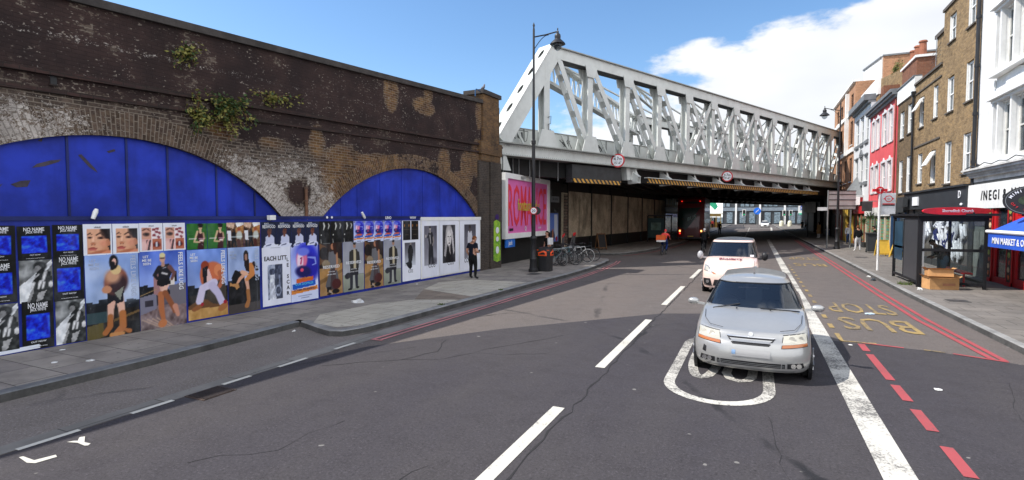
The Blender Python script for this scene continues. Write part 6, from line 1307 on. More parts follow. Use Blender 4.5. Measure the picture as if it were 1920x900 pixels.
# ---- van behind
PINKP = M('pale_pink_van_paint', (.72, .53, .46), .35, var=.05, scale=1, coat=.6)
v_ = thing('small_van', 'pale pink small van with a dark roof and red lettering, behind the silver car', 'van', (-.70, 17.95, 0), R(-.6))
PV = dict(L=3.86, w=.845, n=3.0, af=.5, ar=.2, paint=PINKP, apil=1, pillars=(5, 6, 7, 8, 9, 10, 11, 12), van=True,
          levels=[(.20, .94, .05, .04), (.30, .98, .01, .01), (.45, 1.0, .0, .0), (.62, 1.0, .02, .0), (.78, .995, .09, .0), (-.10, .985, .18, .01), (-.04, .95, .26, .02), (-.001, .90, .32, .03)],
          belt=[(0, .90), (.3, .94), (.9, 1.08), (1.3, 1.12), (3.9, 1.12)], crown=lambda y: .07 if y < 1.4 else .02,
          green=[(-.02, .78, .92, .03, .62, .12, 2.6), (1.34, .735, 1.17, .05, .5, .12, 2.6), (1.60, .665, 1.50, .08, .42, .15, 2.8), (1.67, .62, 1.68, .12, .36, .15, 3.0)], roofcrown=.05, roofmat=M('dark_van_roof', (.07, .075, .08), .4, var=.15))
car(v_, PV); arches(v_, PV, (.78, 3.15), .30)
for sx in (-1, 1):
    def cc(a): return [(sx * x, z) for x, z in (a if sx > 0 else [a[1], a[0], a[3], a[2]])]
    mb = MB(); patch(mb, PV, cc([(.46, .66), (.79, .74), (.77, .93), (.66, .90)]), .006); h_ = mb.build('headlight', M('lamp_shell', (.35, .36, .36), .2, .4), v_, 60, world=False)
    mb = MB(); patch(mb, PV, cc([(.56, .72), (.74, .76), (.74, .88), (.67, .86)]), .012, nu=5); o = mb.build('lens', LAMPG, v_, 60, world=False); o.parent = h_
    mb = MB(); patch(mb, PV, cc([(.40, .645), (.50, .655), (.54, .72), (.47, .70)]), .009, nu=3); o = mb.build('indicator', AMBER, v_, 60, world=False); o.parent = h_
    mb = MB(); mb.ell((sx * 1.0, 1.22, 1.17), (.10, .08, .14), 12, 8); mb.beam((sx * .8, 1.3, 1.08), (sx * .93, 1.24, 1.10), .08, .05); mb.build('door_mirror', BLACK if sx > 0 else M('mirror_grey', (.4, .4, .42), .3), v_, 60, world=False)
    mb = MB(); patch(mb, PV, cc([(.52, .26), (.80, .28), (.80, .50), (.58, .50)]), .01); mb.build('bumper_corner', BLACK, v_, 60, world=False)
    mb = MB(); mb.disc((sx * .66, front_y(PV, .66, .40) - .02, .40), .05, (sx * .3, -1, 0), 16, .015); mb.build('fog_lamp', CHROME, v_, world=False)
mb = MB(); patch(mb, PV, [(-.5, .27), (.5, .27), (.45, .47), (-.45, .47)], .012); mb.build('grille', BLACK, v_, 60, world=False)
mb = MB(); patch(mb, PV, [(-.26, .50), (.26, .50), (.26, .60), (-.26, .60)], .014); mb.build('number_plate', M('pale_plate', (.44, .45, .46), .5), v_, 60, world=False)
mb = MB(); mb.disc((0, front_y(PV, 0, .76) - .014, .76), .06, (0, -1, .4), 20, .012); mb.build('badge', CHROME, v_, world=False)
# lettering laid over the bonnet, letter by letter
mb = MB(); word = 'Bluuderry'; 
for i, ch in enumerate(word):
    x = -.30 + .075 * i; y = .58; a = (i - 4) * -.03; z = interp(PV['belt'], y) + .07 * (1 - (x / .76) ** 4) * .95 + .012
    mb.text(ch, (x, y - .02 - .05 * (1 - ((i - 4) / 4.5) ** 2) * -.0, z), (math.cos(a), 0, math.sin(a)), (0, .93, .36), .19, th=.004, bold=.02)
mb.build('lettering', M('maroon_ink', (.16, .02, .04), .6), v_, world=False)
mb = MB(); mb.tube([(.30, .3, .93), (.30, 1.45, 1.52)], .004, 4); mb.build('aerial', BLACK, v_, world=False)
mb = MB(); mb.box(.56, .68, 1.0, 1.01, 1.16, 1.23); mb.build('windscreen_sticker', WINK, v_, world=False)
interior(v_, .8, .95, 3, 1.15)
# ---- far cars beyond the bridge, built the same way at lower detail
def simple_car(root, paint, van=False):
    P = dict(PV if van else PS); P['paint'] = paint; P['roofmat'] = paint; car(root, P); arches(root, P, (.75, 3.15), .30)
    for sx in (-1, 1):
        a = [(.42, .57), (.76, .60), (.75, .74), (.44, .71)]; a = a if sx > 0 else [a[1], a[0], a[3], a[2]]; mb = MB(); patch(mb, P, [(sx * x, z) for x, z in a], .01); mb.build('headlight', LAMPG, root, world=False)
        mb = MB(); mb.ell((sx * .98, 1.3, 1.0), (.1, .06, .07), 10, 6); mb.build('door_mirror', paint, root, world=False)
    mb = MB(); patch(mb, P, [(-.3, .3), (.3, .3), (.3, .55), (-.3, .55)], .01); mb.build('grille', BLACK, root, world=False)
f1 = thing('saloon_car', 'white car waiting on the sunlit road beyond the bridge', 'car', (2.0, 128, 0), 0); simple_car(f1, M('white_car_paint', (.75, .75, .72), .35, var=.05))
# ---- double decker bus, seen from behind
b_ = thing('double_decker_bus', 'dark red double decker bus with a sweeping glass rear, stopped under the bridge', 'bus', (-5.75, 54.4, 0), R(1.5))
REDB = M('dark_red_bus_paint', (.13, .008, .010), .35, var=.1, coat=.4); L_, w_, H_ = 11.0, 1.26, 4.35
prof = [(0, .35), (-.02, .8), (0, 2.2), (.08, 3.4), (.35, 4.15), (.7, 4.35)]
mb = MB(); vs = []; rows = prof; n = 10
def brow(dy, z):
    o = []
    for i in range(n + 1): u = -1 + 2 * i / n; o.append((w_ * u, dy + .22 * abs(u) ** 5, z))
    return o
for dy, z in rows: vs += brow(dy, z)
mb.add(vs, [(j * (n + 1) + i, j * (n + 1) + i + 1, (j + 1) * (n + 1) + i + 1, (j + 1) * (n + 1) + i) for j in range(len(rows) - 1) for i in range(n)])
for sx in (-1, 1): mb.add([(sx * w_, dy + .22, z) for dy, z in rows] + [(sx * w_, L_, .35), (sx * w_, L_, 4.35)], [(0, 1, 2, 3, 4, 5, 7, 6)])
mb.quad((-w_, .9, 4.35), (w_, .9, 4.35), (w_, L_, 4.35), (-w_, L_, 4.35)); mb.quad((-w_, L_, .35), (w_, L_, .35), (w_, L_, 4.35), (-w_, L_, 4.35)); mb.build('body', REDB, b_, 40, world=False)
mb = MB(); 
def gp_(u, z): 
    dy = interp([(b, a) for a, b in prof], z); return (w_ * u, dy + .22 * abs(u) ** 5 - .012, z)
G_ = [[(-.95, 1.45), (-.35, 1.15)], [(-.95, 2.0), (.05, 1.75)], [(-.95, 2.6), (.45, 2.5)], [(-.95, 3.2), (.85, 3.3)], [(-.8, 3.9), (.9, 3.9)]]
vs = []; nn_ = 8
for (a, za), (b, zb) in G_:
    for i in range(nn_ + 1): q = i / nn_; vs.append(gp_(a + (b - a) * q, za + (zb - za) * q))
mb.add(vs, [(j * (nn_ + 1) + i, j * (nn_ + 1) + i + 1, (j + 1) * (nn_ + 1) + i + 1, (j + 1) * (nn_ + 1) + i) for j in range(4) for i in range(nn_)]); mb.build('rear_window', M('dark_green_glass', (.008, .03, .022), .3, coat=.0, var=.2), b_, 50, world=False)
LRED = M('red_tail_lamp', (.8, .02, .01), .3, emit=1.2); LWARM = M('warm_tail_lamp', (1, .45, .12), .3, emit=1.6)
for sx in (-1, 1):
    mb = MB(); mb.box(sx * 1.0 - .07, sx * 1.0 + .07, -.02, .12, .95, 1.12); mb.build('tail_lamp', LWARM, b_, world=False); mb = MB(); mb.box(sx * 1.0 - .06, sx * 1.0 + .06, -.02, .12, .72, .86); mb.build('brake_lamp', LRED, b_, world=False)
    mb = MB(); mb.ell((sx * .85, .2, 3.95), (.05, .05, .05)); mb.build('marker_lamp', LRED, b_, world=False)
    for y in (2.4, 8.6): wheel(b_, sx * (w_ - .14), y, .48, sx, .28)
    mb = MB(); mb.box(sx * w_ - .01, sx * w_ + .012, .9, 10.5, 1.4, 2.2); mb.box(sx * w_ - .01, sx * w_ + .012, .9, 10.5, 2.9, 3.6); mb.build('side_windows', M('dark_bus_glass', (.02, .025, .03), .1), b_, world=False)
mb = MB(); mb.text('BUS', (.1, -.05, 2.15), (1, 0, .45), (0, 0, 1), .5, th=.01); mb.build('lettering', M('pale_green_ink', (.25, .42, .38), .6), b_, world=False)
mb = MB(); mb.box(-.27, .27, -.04, .02, .45, .56); mb.build('number_plate', YEL, b_, world=False)
mb = MB(); mb.box(-1.25, 1.25, -.03, .3, .28, .42); mb.build('bumper', BLACK, b_, world=False)
mb = MB(); mb.box(1.27, 1.34, .4, .6, 3.3, 3.7); mb.build('advert_panel', WHITE, b_, world=False)

# ================================================================== people
def person(lab, loc, rz, H, mats, pose=None, hair='short', extra=None, sit=False, cat='person', build_=1.0, name='person', group=None):
    """one continuous skinned body; mats = dict(skin, top, legs, shoes, hair); joints in units of height, x to the figure's right, y forward"""
    J = dict(pel=(0, 0, .52), spi=(0, .0, .60), che=(0, .0, .72), nkb=(0, -.004, .815), nk=(0, .004, .86), hd=(0, .012, .905), hdt=(0, .008, .965),
             shR=(.098, 0, .80), elR=(.125, -.012, .63), wrR=(.13, .03, .49), haR=(.13, .045, .445), shL=(-.098, 0, .80), elL=(-.125, -.012, .63), wrL=(-.13, .03, .49), haL=(-.13, .045, .445),
             hiR=(.05, 0, .49), knR=(.054, .012, .28), anR=(.056, -.012, .05), toR=(.06, .085, .018), hiL=(-.05, 0, .49), knL=(-.054, .012, .28), anL=(-.056, -.012, .05), toL=(-.06, .085, .018))
    if pose: J.update({k: v for k, v in pose.items() if k != 'look'})
    Rr = dict(pel=(.088, .068), spi=(.078, .058), che=(.094, .064), nkb=(.058, .046), nk=(.031, .033), hd=(.036, .043), hdt=(.036, .04), sh=(.042, .042), el=(.030, .030), wr=(.019, .017), ha=(.024, .013), hi=(.066, .066), kn=(.043, .043), an=(.030, .030), to=(.026, .018))
    E_ = [('pel', 'spi'), ('spi', 'che'), ('che', 'nkb'), ('nkb', 'nk'), ('nk', 'hd'), ('hd', 'hdt')] + [e for s in 'RL' for e in (('che', 'sh' + s), ('sh' + s, 'el' + s), ('el' + s, 'wr' + s), ('wr' + s, 'ha' + s), ('pel', 'hi' + s), ('hi' + s, 'kn' + s), ('kn' + s, 'an' + s), ('an' + s, 'to' + s))]
    keys = list(J); me = bpy.data.meshes.new('b'); me.from_pydata([Vector(J[k]) * H for k in keys], [(keys.index(a), keys.index(b)) for a, b in E_], [])
    o = bpy.data.objects.new('b', me); COL.objects.link(o); sk = o.modifiers.new('s', 'SKIN'); sl = me.skin_vertices[0].data if me.skin_vertices else None
    if sl is None:
        bm = bmesh.new(); bm.from_mesh(me); bm.verts.layers.skin.verify(); bm.to_mesh(me); bm.free(); sl = me.skin_vertices[0].data
    for i, k in enumerate(keys):
        r = Rr.get(k) or Rr[k[:2]]; f = build_ if k[:2] in ('pe', 'sp', 'ch', 'sh', 'hi') else 1.0; sl[i].radius = (r[0] * H * f, r[1] * H * f)
    sl[keys.index('pel')].use_root = True
    sm = o.modifiers.new('u', 'SUBSURF'); sm.levels = 2; bpy.context.view_layer.update()
    ev = bpy.data.meshes.new_from_object(o.evaluated_get(bpy.context.evaluated_depsgraph_get())); bpy.data.objects.remove(o)
    vs = [v.co.copy() for v in ev.vertices]; fs = [tuple(p.vertices) for p in ev.polygons]
    sleeve = mats.get('sleeve', 1.0)      # 1 long sleeves, .5 short
    def mat_of(c):
        best = None
        for a, b in E_:
            p, q = Vector(J[a]) * H, Vector(J[b]) * H; d = q - p; t = max(0, min(1, (c - p).dot(d) / max(1e-9, d.length_squared))); ds = (c - p - d * t).length
            if best is None or ds < best[0]: best = (ds, a, b, t)
        _, a, b, t = best
        if b[:2] == 'ha' or b in ('hd', 'hdt', 'nk'): return 0
        if b[:2] == 'wr': return 1 if sleeve > .9 and t < .92 else 0
        if b[:2] == 'el': return 1 if (sleeve > .9 or t < .6) else 0
        if b[:2] == 'to': return 3
        if b[:2] == 'an': return 3 if t > .93 else 2
        if b[:2] in ('kn', 'hi'): return 2
        if b == 'spi' and t < .12: return 2
        return 1
    m = MB(); m.v = [tuple(v) for v in vs]; m.f = fs; m.mi = [mat_of(sum((vs[i] for i in f), Vector()) / len(f)) for f in fs]
    # head with face, on top of the skinned neck
    hc = Vector(J['hd']) * H * .45 + Vector(J['hdt']) * H * .55; fwd = Vector(pose.get('look', (0, 1, 0)) if pose else (0, 1, 0)).normalized(); upv = (Vector(J['hdt']) - Vector(J['nk'])).normalized(); rt = fwd.cross(upv).normalized(); fwd = upv.cross(rt).normalized()
    HM = Matrix((rt, fwd, upv)).transposed(); m.mat(0); o_ = len(m.v)
    m.ell(hc, (.043 * H, .054 * H, .066 * H), 18, 12, HM)
    m.ell(hc + HM @ Vector((0, .020, -.040)) * H, (.028 * H, .030 * H, .028 * H), 12, 8, HM); m.ell(hc + HM @ Vector((0, .057, -.010)) * H, (.007 * H, .010 * H, .013 * H), 8, 6, HM)
    for s in (-1, 1): m.ell(hc + HM @ Vector((s * .044, 0, -.008)) * H, (.006 * H, .012 * H, .018 * H), 8, 6, HM)
    m.mat(4)
    for s in (-1, 1): m.ell(hc + HM @ Vector((s * .017, .049, .003)) * H, (.006 * H, .004 * H, .0035 * H), 8, 5, HM); m.ell(hc + HM @ Vector((s * .017, .049, .013)) * H, (.010 * H, .004 * H, .002 * H), 8, 5, HM)
    m.mat(5); m.ell(hc + HM @ Vector((0, .049, -.032)) * H, (.013 * H, .004 * H, .004 * H), 8, 5, HM)
    # fingers
    m.mat(0)
    for s in 'RL':
        a, b = Vector(J['wr' + s]) * H, Vector(J['ha' + s]) * H; d = (b - a).normalized(); sd_ = d.cross(Vector((1, 0, 0)) if s == 'R' else Vector((-1, 0, 0)));
        if sd_.length < .2: sd_ = d.cross(Vector((0, 0, 1)))
        sd_.normalize(); cu = sd_.cross(d)
        for k, (off, ln) in enumerate(((-.0135, .036), (-.0045, .042), (.0045, .040), (.0135, .030))):
            p = b + sd_ * off * H; m.tube([p - d * .006 * H, p + d * ln * .5 * H, p + d * ln * .85 * H + cu * .010 * H, p + d * ln * .95 * H + cu * .020 * H], [.0052 * H, .005 * H, .0045 * H, .003 * H], 5)
        p = b - d * .016 * H + sd_ * -.018 * H; m.tube([p, p - sd_ * .012 * H + d * .016 * H, p - sd_ * .012 * H + d * .034 * H], [.006 * H, .0055 * H, .004 * H], 5)
    t = thing(name, lab, cat, loc, rz, group)
    m.build('body', [mats['skin'], mats['top'], mats['legs'], mats['shoes'], INK, M('lips', (.28, .08, .07), .6)], t, 80, world=False)
    if hair:
        hb = MB(); vs = []; 
        tmp = MB(); tmp.ell((0, 0, 0), (.048 * H, .060 * H, .070 * H), 18, 12)
        keep = []
        for f in tmp.f:
            c = sum((Vector(tmp.v[i]) for i in f), Vector()) / len(f); y, z = c.y / H, c.z / H
            if z > (.020 + max(0, y) * .35 if y > -.012 else (-.030 if hair == 'short' else -.05)) : keep.append(f)
        hb.add([hc + HM @ Vector(v) for v in tmp.v], keep)
        if hair == 'long': hb.tube([hc + HM @ Vector((0, -.035, .02)) * H, hc + HM @ Vector((0, -.05, -.05)) * H, hc + HM @ Vector((0, -.045, -.12)) * H], [.045 * H, .048 * H, .02 * H], 10)
        if hair == 'cap': hb.disc(hc + HM @ Vector((0, .055, .03)) * H, .035 * H, upv, 14, .006 * H)
        hb.build('hair' if hair != 'cap' else 'cap', mats['hair'], t, 60, world=False)
    if extra:
        for nm, mb_, mt in extra(H, J): mb_.build(nm, mt, t, 60, world=False)
    return t
def phone_extra(H, J):
    mb = MB(); a = Vector(J['haR']) * H; mb.beam(a + Vector((-.0, .03, -.03)), a + Vector((-.0, .06, .09)), .07, .01, (0, 1, 0)); return [('phone', mb, BLACK)]
person('ginger haired man in dark t-shirt and trousers beside the white posters', (-9.72, 17.55, .12), R(-8), 1.66, dict(skin=SKIN, top=NAVY, legs=BLACKF, shoes=BLACK, hair=GINGER, sleeve=.5),
       dict(nkb=(0, .0, .80), nk=(.006, .012, .845), hd=(.014, .035, .885), hdt=(.018, .055, .938), look=(.35, 1, -.75), shR=(.105, .0, .785), elR=(.135, -.03, .625), wrR=(.095, .09, .60), haR=(.07, .125, .605), shL=(-.105, .0, .785), elL=(-.145, -.025, .625), wrL=(-.135, .045, .52), haL=(-.12, .075, .49), hiL=(-.052, 0, .49), knL=(-.060, .02, .28), anL=(-.058, -.01, .05), knR=(.07, .02, .28), anR=(.085, -.02, .05), toR=(.13, .05, .018), toL=(-.07, .08, .018)), extra=phone_extra, build_=1.12)
def tote(H, J):
    mb = MB(); a = Vector(J['shL']) * H; mb.box(a.x - .10, a.x - .04, a.y - .14, a.y + .16, .62 * H * 1.0, .62 * H + .32); mb.tube([a + Vector((0, .02, .05)), a + Vector((-.07, .1, -.2)), (a.x - .07, a.y + .1, .62 * H + .32)], .012, 5); return [('tote_bag', mb, WHITEF)]
person('woman in black t-shirt and blue jeans carrying a pale bag, walking behind the bin', (-9.0, 23.6, .12), R(150), 1.66, dict(skin=SKIN, top=BLACKF, legs=DENIM, shoes=BLACK, hair=DHAIR, sleeve=.5), dict(anR=(.05, -.12, .06), knR=(.05, -.01, .28), toR=(.05, -.05, .02), knL=(-.05, .05, .28), anL=(-.05, .10, .05), toL=(-.05, .19, .03), look=(.2, 1, 0)), hair='long', extra=tote)
person('man in black jacket and pale patterned trousers with his back turned, right pavement', (6.35, 42.3, .12), R(12), 1.74, dict(skin=SKIN, top=BLACKF, legs=PALEF, shoes=WHITE, hair=GINGER), dict(anR=(.09, -.01, .05), toR=(.11, .08, .02), knR=(.07, .01, .28), anL=(-.08, 0, .05), toL=(-.1, .08, .02), elR=(.15, -.02, .64), wrR=(.11, .08, .57), haR=(.09, .12, .56)), build_=1.28)
person('man in black hooded top, grey jeans and white shoes looking at a phone', (7.35, 42.6, .12), R(75), 1.72, dict(skin=SKIN2, top=BLACKF, legs=M('grey_jeans_cloth', (.07, .07, .08), .9), shoes=WHITE, hair=BLACKF), dict(elR=(.12, -.02, .64), wrR=(.08, .12, .66), haR=(.06, .16, .67), elL=(-.12, -.01, .64), wrL=(-.07, .12, .64), haL=(-.05, .15, .65), look=(0, 1, -.5), hd=(0, .03, .90), hdt=(0, .045, .957)), hair='short', extra=phone_extra, build_=1.15)
person('person in a grey padded jacket and jeans leaning inside the bus shelter', (6.15, 23.6, .12), R(95), 1.66, dict(skin=SKIN2, top=GREYF, legs=M('faded_denim', (.10, .17, .24), .9), shoes=BLACK, hair=DHAIR), dict(spi=(0, .02, .60), che=(0, .07, .70), nkb=(0, .12, .78), nk=(0, .15, .81), hd=(0, .19, .84), hdt=(0, .22, .89), look=(0, 1, -.6), shR=(.1, .1, .765), elR=(.13, .10, .60), wrR=(.1, .2, .55), haR=(.08, .23, .54), shL=(-.1, .1, .765), elL=(-.13, .1, .60), wrL=(-.1, .2, .55), haL=(-.08, .23, .54), knR=(.05, .05, .27), knL=(-.05, .03, .27)), build_=1.4)
def coat(H, J):
    mb = MB(); mb.lathe([(.105 * H, .56 * H), (.11 * H, .45 * H), (.145 * H, .27 * H), (.135 * H, .26 * H), (.09 * H, .5 * H)], (0, 0, 0), 16); return [('coat_skirt', mb, TAN)]
person('person in a long tan coat in the dark under the bridge', (6.35, 66.5, .12), R(40), 1.72, dict(skin=SKIN, top=TAN, legs=PALEF, shoes=WHITE, hair=DHAIR), extra=coat, hair='long', build_=1.25)
person('person in a pale top and dark blue jeans behind the sign posts', (7.2, 52.5, .12), R(190), 1.7, dict(skin=SKIN, top=WHITEF, legs=DENIM, shoes=BLACK, hair=DHAIR), hair='long')
person('dark clothed person standing in the road beyond the pink van', (-4.3, 76, 0), R(10), 1.75, dict(skin=SKIN2, top=BLACKF, legs=BLACKF, shoes=BLACK, hair=DHAIR))
for k, (x, y, rz, tm, lm, lab) in enumerate(((7.4, 104, 20, BLACKF, BLACKF, 'person in black at the sunlit crossing beyond the bridge, left of the pair'), (8.1, 106, -160, WHITEF, BLACKF, 'person in a white top at the crossing beyond the bridge'), (-7.2, 98, 180, GREYF, DENIM, 'person in grey on the far left pavement beyond the bridge'), (-7.6, 110, 0, CORAL, BLACKF, 'person in a red top on the far left pavement beyond the bridge'), (7.8, 72, 10, BLACKF, DENIM, 'person in dark clothes beneath the right edge of the bridge'))):
    person(lab, (x, y, .12), R(rz), 1.7, dict(skin=SKIN, top=tm, legs=lm, shoes=BLACK, hair=DHAIR), dict(anR=(.05, -.10, .06), toR=(.05, -.03, .02), anL=(-.05, .09, .05), toL=(-.05, .18, .03)))
def driver(lab, loc, rz):
    person(lab, loc, rz, 1.72, dict(skin=SKIN, top=BLACKF, legs=DENIM, shoes=BLACK, hair=DHAIR), dict(pel=(0, -.02, .27), spi=(0, -.05, .35), che=(0, -.07, .46), nkb=(0, -.07, .555), nk=(0, -.06, .60), hd=(0, -.045, .64), hdt=(0, -.045, .70), shR=(.1, -.07, .54), elR=(.13, .04, .43), wrR=(.06, .17, .47), haR=(.04, .20, .49), shL=(-.1, -.07, .54), elL=(-.13, .04, .43), wrL=(-.06, .17, .47), haL=(-.04, .20, .49), hiR=(.05, 0, .26), knR=(.06, .22, .31), anR=(.06, .34, .14), toR=(.06, .40, .15), hiL=(-.05, 0, .26), knL=(-.06, .22, .31), anL=(-.06, .34, .14), toL=(-.06, .40, .15)))
driver('driver in dark clothes at the wheel of the silver hatchback', (-.41, 10.65, 0), R(180)); driver('driver at the wheel of the pale pink van', (-1.08, 19.95, .10), R(180))

# ================================================================== bicycles
def bicycle(name, lab, loc, rz, paint, group=None, lean=0, basket=False):
    t = thing(name, lab, 'bicycle', loc, rz, group); t.rotation_euler = (0, lean, rz)   # wheels in the local YZ plane, front towards +Y
    r = .33
    for y, nm in ((-.5, 'wheel'), (.52, 'wheel')):
        mb = MB(); mb.torus((0, y, r), r - .015, .018, (1, 0, 0), 30, 6); w = mb.build(nm, TYRE, t, 60, world=False)
        mb = MB(); mb.torus((0, y, r), r - .042, .011, (1, 0, 0), 30, 5)
        for k in range(14): a = 2 * math.pi * k / 14; mb.tube([(0, y, r), (0, y + math.cos(a) * (r - .04), r + math.sin(a) * (r - .04))], .0028, 3)
        mb.disc((0, y, r), .025, (1, 0, 0), 10, .08); q = mb.build('rim', RIMD, t, world=False); q.parent = w
    mb = MB(); bb_ = (0, -.06, .30); st_ = (0, -.17, .80); hd_ = (0, .36, .82); hb_ = (0, .40, .66)
    for a, b, rr_ in ((bb_, st_, .016), (bb_, hb_, .018), ((0, -.155, .74), hd_, .016), (hd_, hb_, .018), (hb_, (0, .52, r), .013), (bb_, (0, -.5, r), .011), ((0, -.155, .72), (0, -.5, r), .009)): mb.tube([a, b], rr_, 8)
    mb.build('frame', paint, t, 60, world=False)
    mb = MB(); mb.tube([hd_, (0, .34, .98)], .013, 6); mb.tube([(-.28, .26, 1.0), (-.12, .36, .99), (0, .37, .98), (.12, .36, .99), (.28, .26, 1.0)], .012, 6); mb.build('handlebar', BLACK, t, world=False)
    mb = MB(); mb.tube([(0, -.17, .80), (0, -.19, .92)], .013, 6); mb.ell((0, -.20, .94), (.065, .13, .03), 12, 6); mb.build('saddle', BLACK, t, world=False)
    mb = MB(); mb.disc((.05, -.06, .30), .085, (1, 0, 0), 18, .008); mb.beam((.07, -.06, .30), (.08, .06, .2), .02, .015); mb.beam((-.07, -.06, .30), (-.08, -.18, .4), .02, .015); mb.box(.06, .15, .03, .10, .18, .21); mb.box(-.15, -.06, -.22, -.15, .39, .42); mb.build('crankset', GREYM, t, world=False)
    mb = MB(); mb.torus((0, .52, r), r + .02, .012, (1, 0, 0), 24, 4) if basket else mb.box(-.03, .03, -.85, -.80, .55, .60); mb.build('mudguard', paint, t, world=False)
    return t
WB = M('white_bike_paint', (.62, .62, .60), .4); DB = M('dark_bike_paint', (.03, .035, .04), .4); TB = M('teal_bike_paint', (.03, .12, .14), .4); GB = M('grey_bike_paint', (.12, .12, .13), .4)
BG = 'bicycles locked by the left kerb'
bicycle('bicycle', 'white framed bicycle at the right end of the row by the kerb', (-8.25, 26.0, .124), R(-60), WB, BG, .06, True)
bicycle('bicycle', 'dark bicycle tucked close behind the white one at the end of the row', (-8.1, 26.7, .124), R(-64), DB, BG, -.05)
bicycle('bicycle', 'pale grey bicycle right beside the black bin', (-8.55, 23.3, .124), R(-35), GB, BG, .08)
bicycle('bicycle', 'dark teal bicycle in the middle of the parked row', (-8.6, 24.6, .124), R(-48), TB, BG, -.06)
bicycle('bicycle', 'black bicycle standing between the teal and the white one', (-8.45, 25.3, .124), R(-40), DB, BG, .05)
for y, lab in ((23.9, 'steel hoop bicycle stand nearest the black bin'), (25.0, 'steel hoop bicycle stand in the middle of the parked bicycles'), (26.2, 'steel hoop bicycle stand under the white bicycle')):
    t = thing('bike_stand', lab, 'bike stand', (-8.5, y, .12), group='steel hoop bicycle stands'); mb = MB(); mb.tube([(-8.9, y - .1, .12), (-8.9, y - .1, .8), (-8.8, y - .05, .92), (-8.3, y + .2, .92), (-8.2, y + .25, .8), (-8.2, y + .25, .12)], .025, 8); mb.build('hoop', GREYM, t, 60); mb = MB(); mb.disc((-8.9, y - .1, .13), .07, (0, 0, 1), 12, .02); mb.disc((-8.2, y + .25, .13), .07, (0, 0, 1), 12, .02); mb.build('foot_plate', GREYM, t)
# two folded scooters / hire bikes standing upright behind: grey V shaped bodies
for k, (x, y, a, lab) in enumerate(((-9.6, 27.4, -.35, 'grey folded seat leaning left behind the parked bicycles, nearest the woman'), (-9.5, 28.2, .35, 'grey folded seat leaning right behind the parked bicycles'), (-9.45, 28.8, -.3, 'grey folded seat behind the white bicycle'))):
    t = thing('folded_chair', lab, 'folding chair', (x, y, .12), group='grey folded seats behind the bicycles'); mb = MB(); d = Vector((.2, math.sin(a), math.cos(a))).normalized(); p = Vector((x, y, .35)); mb.beam(p, p + d * 1.15, .34, .05, (1, 0, 0)); mb.build('seat_panel', GREYF, t); mb = MB(); mb.beam(p + d * 1.15, p + d * 1.25, .34, .06, (1, 0, 0)); mb.build('red_tip', REDP, t)
    mb = MB(); mb.disc(p + Vector((.12, .1, -.0)), .2, (1, 0, 0), 18, .06); mb.tube([(x - .1, y, .12), (x, y, .4)], .02, 6); mb.build('base_disc', GREYM, t)
for k, (x, y, a, pt, lab) in enumerate(((-8.75, 23.9, -28, TB, 'teal bicycle squeezed between the pale grey one and its neighbour'), (-8.3, 24.2, -55, DB, 'black bicycle leaning outward near the kerb behind the bin'), (-8.7, 25.7, -52, GB, 'grey bicycle half hidden behind the white one'), (-9.0, 26.3, -40, DB, 'black bicycle at the back of the parked group, nearest the wall'))):
    bicycle('bicycle', lab, (x, y, .124), R(a), pt, BG, .05 - .04 * (k % 3))
# riders
rp = dict(pel=(0, -.05, .56), spi=(0, .0, .63), che=(0, .07, .72), nkb=(0, .12, .79), nk=(0, .145, .825), hd=(0, .17, .86), hdt=(0, .185, .915), look=(0, 1, -.2), shR=(.1, .11, .775), elR=(.14, .2, .68), wrR=(.14, .27, .61), haR=(.14, .30, .595), shL=(-.1, .11, .775), elL=(-.14, .2, .68), wrL=(-.14, .27, .61), haL=(-.14, .30, .595), hiR=(.05, -.04, .53), knR=(.07, .15, .40), anR=(.06, .05, .18), toR=(.06, .13, .15), hiL=(-.05, -.04, .53), knL=(-.07, .12, .34), anL=(-.06, -.02, .10), toL=(-.06, .07, .08))
person('cyclist in a bright coral jacket riding away, blue trousers', (-5.3, 35.0, .0), R(-5), 1.72, dict(skin=SKIN, top=CORAL, legs=BLUEF, shoes=BLACK, hair=CORAL), rp, hair='short', build_=1.3)
bicycle('bicycle', 'bicycle ridden away by the person in the coral jacket', (-5.3, 35.0, 0), R(-5), DB)
t = thing('delivery_bag', 'orange and white delivery box on the back of the coral jacketed cyclist', 'delivery bag', (-5.35, 34.5, .85)); mb = MB(); mb.box(-5.70, -5.14, 34.3, 34.75, .98, 1.28); mb.build('orange_cover', ORANGE, t, label=None); mb = MB(); mb.box(-5.68, -5.16, 34.32, 34.73, .86, .98); mb.build('white_base', WHITE, t)
person('cyclist in black with a white helmet riding away, just left of the pink van', (-3.15, 38.0, 0), R(-2), 1.74, dict(skin=SKIN, top=BLACKF, legs=BLACKF, shoes=BLACK, hair=WHITE), rp, build_=1.2); bicycle('bicycle', 'bicycle ridden away by the person in the white helmet', (-3.15, 38.0, 0), R(-2), DB)
